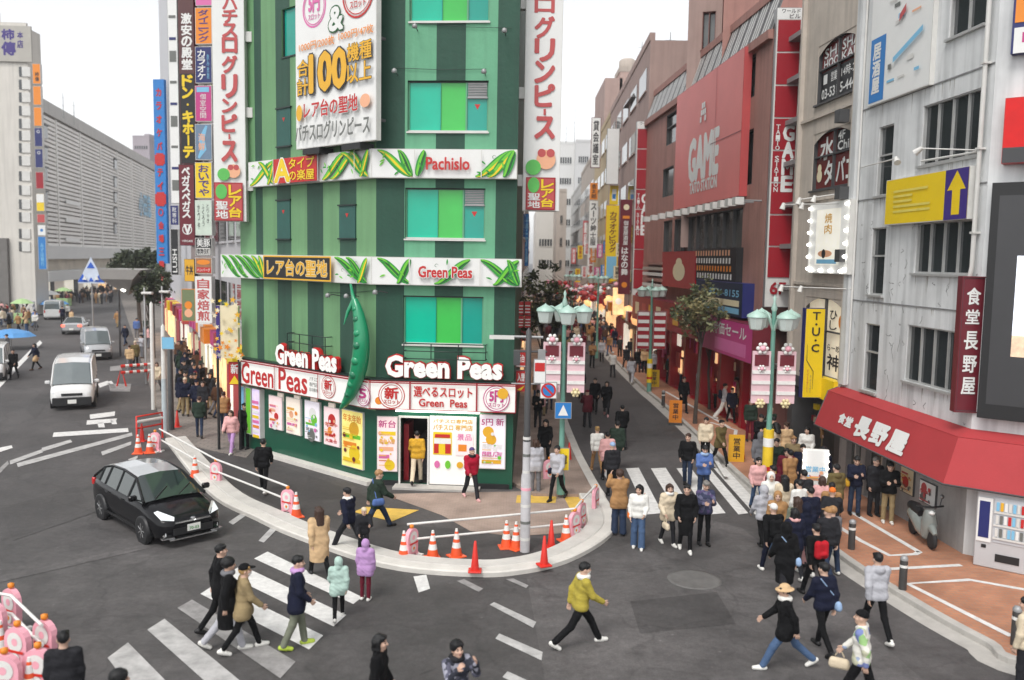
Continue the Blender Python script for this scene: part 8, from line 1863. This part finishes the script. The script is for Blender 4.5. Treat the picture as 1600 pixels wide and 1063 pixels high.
person(464, 1012, -68, 'person in a navy coat with lilac scarf and bright shoes on the crossing', 'pocket', 1.74, ('m wide', 'navy'), ('mid', 'greygreen'), 'lime', ('short', 'black'), scarf='lilac')
person(529, 968, 12, 'child in a pale mint hooded coat on the crossing', 'walk2', 1.28, ('m puff hoodup', 'mint'), ('slim', 'black'), 'white', ('short', 'black'))
person(571, 938, -10, 'child in a lilac hooded coat and maroon leggings on the crossing', 'stand', 1.30, ('m puff hoodup', 'lilac'), ('slim', 'maroon'), 'white', ('short', 'black'))
person(499, 902, 32, 'person in a wide beige coat with long hair seen from behind', 'walk', 1.66, ('l puff wide', 'beige'), ('slim', 'black'), 'black', ('long', 'brownhair'))
person(381, 1018, -65, 'person in an olive brown jacket and dark cap walking beside a black coat', 'walk', 1.68, ('m wide', 'khaki'), ('slim', 'black'), 'white', ('cap', 'black', 'blonde'), mask='white')
person(356, 1015, -65, 'person in a long black coat with grey scarf behind the olive jacket', 'walk2', 1.74, ('l', 'black'), ('mid', 'lightgrey'), 'white', ('full', 'black'), scarf='grey')
person(344, 985, -60, 'person in black mostly hidden behind the two walkers on the crossing', 'walk', 1.74, ('m', 'black'), ('slim', 'black'), 'black', ('short', 'black'))
person(546, 862, 60, 'person in a navy jacket with white hood striding past the beige coat', 'stride', 1.70, ('s hooddown', 'navy'), ('mid', 'charcoal'), 'white', ('short', 'black'), scarf='white')
person(568, 872, -160, 'small person in charcoal crouching forward in front of the striding navy jacket', 'lean', 1.25, ('s puff', 'charcoal'), ('mid', 'charcoal'), 'black', ('beanie', 'cream'))
person(588, 828, -60, 'person in a bulky dark olive jacket with a blue bag near the yellow paving', 'stride', 1.72, ('m puff', 'darkgreen'), ('mid', 'darkdenim'), 'black', ('short', 'tan'), bag=('blue', 'hip', 'blue bag on the dark olive jacket near the yellow paving'))
person(412, 770, 5, 'person in plain black seen from behind, walking inside the white rails', 'walk', 1.70, ('s', 'black'), ('slim', 'black'), 'white', ('short', 'black'))
person(651, 756, 0, 'person in a mustard shirt and beige trousers in the dark doorway', 'walk2', 1.72, ('s', 'mustard'), ('mid', 'cream'), 'black', ('short', 'black'), z=.07)
person(736, 780, -155, 'person in a crimson jacket with purple hat in front of the lit door', 'walk', 1.62, ('s puff', 'crimson'), ('mid', 'charcoal'), 'pink', ('beanie', 'purple'), scarf='charcoal')
person(870, 782, 150, 'person in a white top with a navy jacket sleeve by the yellow paving', 'walk2', 1.70, ('s', 'lightgrey'), ('slim', 'black'), 'black', ('short', 'black'), bag=('navy', 'hip', 'navy jacket bundle on the white top by the yellow paving'))
person(836, 772, 10, 'person in a pale grey top half hidden behind the paper wrapped pole', 'stand', 1.70, ('m', 'lightgrey'), ('mid', 'grey'), 'white', ('bob', 'brownhair'))
person(851, 730, 185, 'slim person all in black on the left kerb of the street', 'stand2', 1.68, ('m', 'black'), ('slim', 'black'), 'black', ('long', 'black'))
person(840, 672, 180, 'person in black waiting farther back behind the paper wrapped pole', 'phone', 1.70, ('s', 'black'), ('slim', 'charcoal'), 'black', ('short', 'black'))
person(966, 836, 8, 'person in a tan coat seen from behind at the kerb bend', 'raise', 1.74, ('m puff', 'tan'), ('wide', 'darkdenim'), 'black', ('full', 'brownhair'))
person(996, 858, 170, 'person in wide jeans and a white top with an orange bag', 'stand2', 1.64, ('s', 'white'), ('wide', 'denim'), 'white', ('bob', 'black'), bag=('orange', 'hip', 'orange bag on the person in wide jeans'))
person(1043, 852, -165, 'person in a cream coat and white shoes in the front row facing us', 'pocket', 1.60, ('m puff', 'cream'), ('slim', 'charcoal'), 'white', ('long', 'brownhair'), scarf='white', bag=('cream', 'hand', 'cream bag held by the cream coat in the front row'))
person(1070, 862, 175, 'person in a long black coat and white shoes in the front row', 'pocket', 1.72, ('l', 'black'), ('slim', 'black'), 'white', ('short', 'black'), bag=('charcoal', 'hip', 'charcoal bag on the long black coat in the front row'))
person(1099, 852, 185, 'person in a navy plaid jacket and thin black leggings in the front row', 'phone', 1.68, ('s wide', 'navy'), ('slim', 'black'), 'black', ('short', 'greyhair'), tmat=plaid)
person(1098, 785, 180, 'person in a blue denim jacket crossing towards us behind the front row', 'phone', 1.74, ('s wide', 'blue'), ('mid', 'darkdenim'), 'white', ('short', 'black'), scarf='skyblue')
person(1073, 760, 160, 'person in black with a bare head crossing beside the denim jacket', 'pocket', 1.74, ('s', 'black'), ('mid', 'darkdenim'), 'black', ('short', 'brownhair'))
person(1101, 726, 170, 'person in a cream jacket behind the denim jacket on the crossing', 'stand2', 1.70, ('s puff', 'cream'), ('slim', 'black'), 'white', ('short', 'black'))
person(1124, 728, -150, 'person in an olive tan coat at the far end of the crossing', 'walk', 1.70, ('m', 'olive'), ('slim', 'black'), 'black', ('short', 'black'))
person(963, 735, 5, 'person in a dark green jacket with beige cap in the middle of the street', 'walk2', 1.74, ('m puff', 'darkgreen'), ('mid', 'grey'), 'white', ('short', 'black'))
person(971, 700, 0, 'person in a black jacket just beyond the dark green one', 'walk', 1.72, ('s puff', 'black'), ('slim', 'charcoal'), 'black', ('short', 'black'))
person(932, 738, 10, 'person with a blond head and white top at the left edge of the street', 'walk', 1.62, ('s', 'white'), ('slim', 'tan'), 'tan', ('bun', 'blonde'))
person(948, 752, 8, 'person in a pink white padded jacket at the left edge of the street', 'coat', 1.64, ('m puff', 'pink'), ('slim', 'black'), 'black', ('short', 'black'))
person(955, 775, 10, 'person in charcoal with pale hood behind the tan coat', 'stand', 1.66, ('s hooddown', 'charcoal'), ('slim', 'black'), 'black', ('beanie', 'skyblue'))
person(917, 668, 12, 'person in maroon and black hunched over in the street', 'lean', 1.62, ('m puff', 'wine'), ('mid', 'charcoal'), 'black', ('beanie', 'maroon'))
person(947, 650, 170, 'person in a black coat with pale face walking down the street', 'walk', 1.68, ('l', 'black'), ('slim', 'charcoal'), 'pink', ('bob', 'black'))
person(929, 646, 165, 'person in a black coat walking left of another black coat', 'coat', 1.70, ('m', 'black'), ('slim', 'black'), 'black', ('short', 'black'))
person(907, 622, 0, 'person in a hooded black coat farthest of the street trio', 'walk2', 1.66, ('m hoodup', 'black'), ('slim', 'black'), 'black', ('short', 'black'))
person(986, 600, -15, 'person in a pale grey coat walking along the right kerb far up', 'stride', 1.70, ('m', 'lightgrey'), ('mid', 'lightgrey'), 'white', ('bob', 'brownhair'))
person(957, 590, 10, 'person in a white padded jacket pushing forward far up the street', 'lean', 1.60, ('s puff', 'white'), ('slim', 'charcoal'), 'black', ('beanie', 'white'))
person(1067, 645, 190, 'person in long black clothes by the tree trunk on the right pavement', 'coat', 1.72, ('l', 'black'), ('slim', 'black'), 'black', ('short', 'black'), z=.12)
person(1130, 655, -100, 'person in white trousers and a grey jacket by the red shopfront', 'walk', 1.68, ('s', 'lightgrey'), ('wide', 'white'), 'white', ('short', 'black'), pack=('navy', '', 'navy backpack on the person in white trousers'), z=.12)
person(1171, 690, 175, 'person in dark green black standing by the red shopfront corner', 'stand', 1.72, ('s', 'darkgreen'), ('slim', 'maroon'), 'black', ('short', 'black'), z=.12)
# under the awning
person(1334, 805, 170, 'person in navy holding something yellow under the red awning', 'phone', 1.70, ('s', 'navy'), ('mid', 'darkdenim'), 'black', ('short', 'black'), z=.125, bag=('mustard', 'hip', 'yellow bag held by the person in navy under the awning'))
person(1364, 806, 185, 'grey haired person in charcoal under the red awning, middle of three', 'stand', 1.68, ('m', 'charcoal'), ('mid', 'charcoal'), 'black', ('short', 'greyhair'), z=.125)
person(1386, 818, 165, 'person in a black jacket, khaki trousers and white shoes under the awning', 'phone', 1.72, ('s puff', 'black'), ('mid', 'khaki'), 'white', ('short', 'black'), z=.125)
# the right corner crowd
CR_ = 'walkers crowding round the right corner'
rc_ = [
 (1242, 882, 10, 'person in a long sage grey coat seen from behind in the right crowd', 'coat', 1.66, ('l', 'greygreen'), ('slim', 'pink'), 'black', ('long', 'brownhair'), {}),
 (1262, 868, 5, 'person in dark navy beside the sage grey coat', 'stand', 1.72, ('m', 'navy'), ('slim', 'charcoal'), 'black', ('short', 'black'), {}),
 (1296, 858, -20, 'person in blue jeans and an orange cap striding at the kerb', 'stride', 1.68, ('s puff', 'charcoal'), ('mid', 'denim'), 'white', ('beanie', 'orange'), {}),
 (1205, 898, 8, 'person in black with a white cap at the left edge of the right crowd', 'walk', 1.72, ('s', 'black'), ('slim', 'navy'), 'white', ('cap', 'white'), dict(pack=('black', '', 'black backpack under the white cap'))),
 (1224, 940, 12, 'person in a big hooded black coat with blue white bag', 'walk2', 1.74, ('l puff hoodup', 'black'), ('mid', 'charcoal'), 'black', ('short', 'black'), dict(bag=('skyblue', 'hip', 'pale blue bag on the big hooded black coat'))),
 (1272, 935, 15, 'person in black with a bright red rucksack in the right crowd', 'walk', 1.68, ('s', 'black'), ('slim', 'black'), 'black', ('short', 'black'), dict(pack=('red', '', 'bright red rucksack in the right crowd'))),
 (1290, 905, 10, 'person in a charcoal jacket with tan cap behind the red rucksack', 'walk2', 1.70, ('s puff', 'charcoal'), ('mid', 'darkdenim'), 'black', ('cap', 'tan'), {}),
 (1222, 838, 5, 'person with a pale beige jacket and long dark hair in the right crowd', 'stand', 1.64, ('s puff', 'cream'), ('slim', 'black'), 'black', ('long', 'black'), {}),
 (1252, 835, 0, 'person in a brown black leather jacket in the right crowd', 'stand', 1.74, ('s wide', 'charcoal'), ('slim', 'black'), 'black', ('short', 'black'), {}),
 (1281, 838, -10, 'person in a pink coat in the right crowd near the kerb', 'coat', 1.62, ('l', 'pink'), ('slim', 'pink'), 'white', ('bob', 'brownhair'), {}),
 (1303, 822, 10, 'person in an olive coat near the awning corner', 'stand', 1.70, ('m hooddown', 'olive'), ('slim', 'black'), 'black', ('short', 'black'), dict(z=.125)),
 (1282, 790, 0, 'person in navy with maroon trousers behind the bulb edged display', 'stand', 1.74, ('m', 'navy'), ('slim', 'maroon'), 'black', ('full', 'black'), dict(z=.125)),
 (1232, 790, 15, 'person in a tan coat under the yellow letter sign', 'walk', 1.70, ('l', 'tan'), ('mid', 'tan'), 'brown', ('short', 'black'), dict(z=.125)),
 (1210, 770, 170, 'person in dark green by the yellow wrapped lamp foot', 'stand2', 1.70, ('m', 'darkgreen'), ('slim', 'black'), 'black', ('short', 'black'), dict(z=.125)),
 (1205, 820, 20, 'person in a wine coloured jacket at the kerb by the lamp foot', 'stand', 1.66, ('s', 'wine'), ('slim', 'black'), 'white', ('short', 'black'), {}),
 (1236, 765, 175, 'person in khaki brown by the shop behind the pink banner', 'stand', 1.70, ('m', 'khaki'), ('mid', 'brown'), 'black', ('short', 'tan'), dict(z=.125)),
 (1186, 722, 180, 'person in black standing left of the nearest street lamp', 'phone', 1.72, ('m', 'black'), ('slim', 'charcoal'), 'black', ('short', 'black'), dict(z=.125)),
 (1258, 745, 160, 'person in a white jacket inside the brown building doorway', 'stand2', 1.68, ('s', 'white'), ('slim', 'grey'), 'white', ('bob', 'black'), dict(z=.125)),
 (1226, 735, 10, 'person in beige by the grey shop corner', 'stand', 1.66, ('m', 'beige'), ('slim', 'charcoal'), 'black', ('bun', 'brownhair'), dict(z=.125)),
 (1298, 895, 5, 'person in grey denim low in the right crowd by the kerb stone', 'lean', 1.55, ('s', 'grey'), ('mid', 'darkdenim'), 'white', ('full', 'tan'), {}),
 (1190, 860, 10, 'person in a light grey hood and black trousers left of the crowd', 'walk2', 1.68, ('s hoodup', 'lightgrey'), ('slim', 'black'), 'black', ('short', 'black'), {}),
 (1238, 905, 8, 'person in a navy coat with a pink scarf in the crowd middle', 'coat', 1.66, ('m', 'navy'), ('slim', 'charcoal'), 'white', ('bob', 'black'), dict(scarf='pink'))]
for u, v, fc, lab, po, h, tp, bo, sh, ha, kw in rc_: person(u, v, fc, lab, po, h, tp, bo, sh, ha, group=CR_, **kw)
# lit display by the awning corner
g = G(1270, 812, .125); t = thing('lit_display', 'white lit display stand edged with bulbs in the right crowd', 'display', g); P = Plane(g.xy, (1, -.2)); mb = MB(); mb.pbox(P, -.34, .34, .3, 2.1, -.12, 0, white_lit); mb.pbox(P, -.1, .1, 0, .3, -.12, 0, dgrey); mb.build('panel', t); pr = Print(P.mat(-.34, .3, .0)); art(77, white, [peach, skyb, gold, coral])(pr, .68, 1.8); pr.mb.build('print', t); mb = MB()
for k in range(9):
 for s in (-.32, .32): mb.lathe([(0, -.04), (.04, 0), (0, .04)], P.at(s, .4 + k * .2, .05), lamp_on, 6)
mb.build('bulb', t)

# ------------------------------------------------------------------ the farther crowd: every walker one of a kind
rr = random.Random(2024)
USED = set()
tops = ['black', 'black', 'charcoal', 'navy', 'grey', 'cream', 'white', 'lightgrey', 'tan', 'cream', 'beige', 'tan', 'brown', 'olive', 'darkgreen', 'white', 'maroon', 'pink', 'blue', 'lightgrey', 'khaki', 'red']
NM = {'darkgreen': 'dark green', 'lightgrey': 'light grey', 'darkdenim': 'dark denim', 'brownhair': 'brown', 'greyhair': 'grey'}
stw = {'s': 'jacket', 's puff': 'padded jacket', 'm': 'coat', 'l': 'long coat', 'm hoodup': 'hooded coat'}
DARK = ['black', 'black', 'charcoal', 'navy', 'brown', 'darkgreen']
def crowd(spots, where, group, faces, z=0.0, tops=tops):
 for (u, v) in spots:
  for _ in range(300):
   tc_ = rr.choice(tops); st = rr.choice(list(stw)); bc = rr.choice(['black', 'black', 'charcoal', 'denim', 'darkdenim', 'khaki', 'grey']); hs_ = rr.choice(['short', 'short', 'bob', 'long', 'beanie', 'cap'])
   if st == 'm hoodup': hs_ = 'short'
   hc = rr.choice(['black', 'black', 'black', 'brownhair']) if hs_ not in ('beanie', 'cap') else rr.choice(['black', 'navy', 'cream', 'maroon', 'grey'])
   hd_ = 'hood up' if st == 'm hoodup' else f'{NM.get(hc, hc)} ' + {'short': 'cropped hair', 'bob': 'bobbed hair', 'long': 'long hair'}.get(hs_, hs_)
   lab = f"person, {NM.get(tc_, tc_)} {stw[st]}, {NM.get(bc, bc)} trousers, {hd_}, {where}"
   if lab not in USED: break
  USED.add(lab)
  person(u, v, rr.choice(faces) + rr.uniform(-25, 25), lab, rr.choice(['walk', 'walk2', 'stand', 'stand2', 'pocket', 'coat', 'phone']), rr.uniform(1.56, 1.76), (st, tc_), (rr.choice(['slim', 'mid']), bc), rr.choice(['black', 'black', 'white', 'brown']), (hs_, hc), fine=False, group=group, z=z)
def scat(n, u0, u1, v0, v1, dv=0.0):     # n spots, none closer than half a metre to another
 out = []
 for _ in range(n * 30):
  u, v = rr.uniform(u0, u1), rr.uniform(v0, v1); u += dv * (v - v0); g = G(u, v)
  if all((g - G(*q)).length > .55 for q in out): out.append((u, v))
  if len(out) >= n: break
 return out
crowd([(290, 650), (300, 640), (312, 684), (318, 655), (328, 640), (302, 612), (290, 600), (318, 615), (336, 622), (283, 628), (296, 588), (312, 592), (327, 600), (340, 652), (280, 575), (292, 566)], 'by the left shops', 'walkers on the left pavement', [0, 180, 180, 190], .02, DARK)
person(350, 675, 10, 'person in a tan jacket walking along the lit end of the green shopfront', 'walk', 1.70, ('s wide', 'tan'), ('slim', 'darkdenim'), 'black', ('short', 'brownhair')); person(383, 702, 170, 'person in black facing us at the far corner of the green shopfront', 'stand', 1.72, ('m', 'black'), ('slim', 'black'), 'black', ('short', 'black')); person(362, 708, 175, 'person in pale pink beside the one in black at the shopfront corner', 'walk', 1.62, ('s puff', 'pink'), ('mid', 'lilac'), 'white', ('bob', 'brownhair'))
crowd([(203, 582), (212, 575), (222, 560), (246, 612), (184, 512), (196, 540), (232, 545), (214, 530), (228, 525)], 'near the left poles', 'walkers near the left poles', [170, 180, 0], 0.0)
person(56, 578, 150, 'person in a dark jacket and beige skirt crossing the left street', 'walk', 1.66, ('s', 'navy'), ('skirt', 'beige'), 'brown', ('bob', 'black')); person(22, 592, 190, 'person in black with a dark bag crossing by the left edge', 'walk2', 1.70, ('m', 'black'), ('slim', 'black'), 'black', ('short', 'black'), bag=('navy', 'hip', 'dark bag on the person by the left edge')); person(12, 562, 90, 'person in grey by the white van at the left edge', 'stand', 1.68, ('s', 'grey'), ('slim', 'black'), 'black', ('cap', 'navy'))
crowd(scat(34, -5, 58, 478, 520), 'on the far left pavement', 'walkers on the far left pavement', [0, 180, 90])
crowd([(98, 505), (106, 498), (112, 512)], 'among far left cars', 'walkers among the far left cars', [0, 180])
# up the right street
sp = [(rr.uniform(880, 895) + (560 - v) * .0, v) for v in (600, 585, 560, 548, 540)] + [(902, 590), (925, 575), (940, 566), (952, 556), (968, 560), (975, 548), (930, 548), (912, 552), (945, 540), (960, 536), (900, 540), (920, 535), (938, 530), (952, 527), (905, 528), (925, 524), (943, 522), (890, 525), (912, 519), (932, 517), (960, 545), (985, 565), (978, 578), (996, 585)]
crowd(sp, 'up the busy street', 'walkers up the busy street', [0, 0, 180, 180, 170])
crowd([(1003, 575), (1022, 590), (1036, 585), (1045, 600), (1056, 590), (1030, 570), (1012, 560), (1046, 575), (1066, 605), (1076, 615), (1094, 628), (1108, 622), (1120, 640), (1142, 660), (1150, 645), (1084, 595), (1062, 575), (1025, 552)], 'on the arcade pavement', 'walkers on the arcade pavement', [0, 180, 180, 90], .12)
crowd([(838, 630), (850, 610), (860, 600), (846, 650), (858, 640), (866, 620), (872, 585), (864, 575), (874, 560), (856, 590)], 'left of the street', 'walkers left of the busy street', [0, 180], .1)
crowd(scat(11, 1180, 1292, 700, 800), 'by the brown building', 'walkers crowding round the right corner', [0, 180, 160], .125)
crowd(scat(34, 890, 1000, 498, 542), 'far up the street', 'walkers up the busy street', [0, 180])
crowd(scat(24, 278, 338, 560, 655), 'beside the sign column', 'walkers on the left pavement', [0, 180], .02, DARK)
crowd(scat(20, 1000, 1075, 540, 600), 'along the arcade front', 'walkers on the arcade pavement', [0, 180], .12)
crowd(scat(5, 1195, 1300, 815, 900), 'at the right kerb', 'walkers crowding round the right corner', [0, 10, 180])
# beyond that nobody could count them: two masses of heads
def mass(name, label, pts, seed):
 r = random.Random(seed); mb = MB(); ms = [paint('crowd_' + k, COLS[k], .92, var=0) for k in ('black', 'charcoal', 'navy', 'brown', 'cream', 'maroon', 'grey', 'tan')]; hm_ = paint('crowd_hair', (26, 20, 18), .92, var=0); fm_ = paint('crowd_face', (190, 150, 128), .92, var=0)
 for p in pts:
  h = r.uniform(1.52, 1.76); m = r.choice(ms[:3] * 3 + ms); a = r.uniform(0, 6.28)
  mb.lathe([(.10, .0), (.12, h * .40), (.19, h * .50), (.23, h * .66), (.22, h * .78), (.12, h * .84), (.06, h * .86)], p, m, 8); mb.lathe([(.06, h * .85), (.10, h * .89), (.105, h * .95), (.07, h * .99), (0, h)], p, r.choice([hm_, hm_, fm_]), 8)
  mb.lathe([(.0, h * .4), (.06, h * .42), (.065, h * .74), (0, h * .8)], p + Vector((math.cos(a) * .25, math.sin(a) * .25, 0)), m, 6)
 return tag(mb.build(name, loc=pts[0]), label, 'crowd', kind='stuff')
r = random.Random(6)
mass('crowd', 'dense far crowd of dark coats at the end of the right street', [Vector((r.uniform(2.8, 9.8), r.uniform(76, 150), 0)) for _ in range(380)], 1)
mass('crowd', 'dense far crowd along the foot of the left buildings', [G(r.uniform(-30, 175), r.uniform(456, 476)) for _ in range(240)], 2)
leafp = paint('pale_leaf_green', (168, 200, 140), .9)
# small festive stalls among the far crowd on the left
for k, (u, v, c, lab) in enumerate(((36, 505, leafp, 'pale green festive stall'), (80, 486, white, 'farther white festive stall'), (100, 478, leafp, 'farthest pale green festive stall'), (48, 492, white, 'nearer white festive stall'))):
 g = G(u, v); t = thing('stall', lab + ' among the far crowd at the left', 'stall', g, 0, 'small stalls on the far left'); mb = MB(); mb.box(g + Vector((0, 0, .5)), (1.6, 1, 1), c, None, .04); mb.build('counter', t); mb = MB(); mb.lathe([(1.1, 2.0), (.5, 2.35), (0, 2.5)], g, c if k != 3 else white, 8, smooth=False); mb.build('roof', t); mb = MB(); mb.tube([g, g + Vector((0, 0, 2.2))], .04, grey_m, 6); mb.build('post', t)
# sign stands on the right pavement
for k, (u, v, c, lab) in enumerate(((1022, 605, yellow, 'yellow floor sign by the far lamp'), (1150, 722, gold, 'yellow shop stand on the brick pavement'), (1055, 660, orange, 'orange bag shaped board by the tree'), (1200, 745, yellow, 'yellow floor sign behind the nearest lamp'))):
 g = G(u, v, .12); P = Plane(g.xy, (1, -.1)); t = thing('floor_sign', lab, 'sign', g, 0, 'yellow floor signs'); mb = MB(); mb.pbox(P, -.28, .28, .1, 1.1, -.06, 0, c); mb.build('panel', t); mb = MB(); mb.pbox(P, -.3, .3, 0, .1, -.25, .15, dgrey); mb.build('foot', t); pr = Print(P.mat(-.28, .1, 0)); pr.vtext('営業中', .17, .12, .4, .9, ink, bold=.02); pr.mb.build('lettering', t)


# ------------------------------------------------------------------ thin winter air
mb = MB(); mb.box((0, 720, 17.5), (1812, 1572, 37.6), M('haze_air', (1, 1, 1), var=0)); hz = tag(mb.build('haze'), kind='stuff'); m = MATS['haze_air']; m.node_tree.nodes.remove(m.node_tree.nodes['Principled BSDF'])
v = m.node_tree.nodes.new('ShaderNodeVolumePrincipled'); v.inputs['Color'].default_value = (.93, .95, 1, 1); v.inputs['Density'].default_value = .0005
m.node_tree.links.new(v.outputs[0], m.node_tree.nodes['Material Output'].inputs['Volume'])
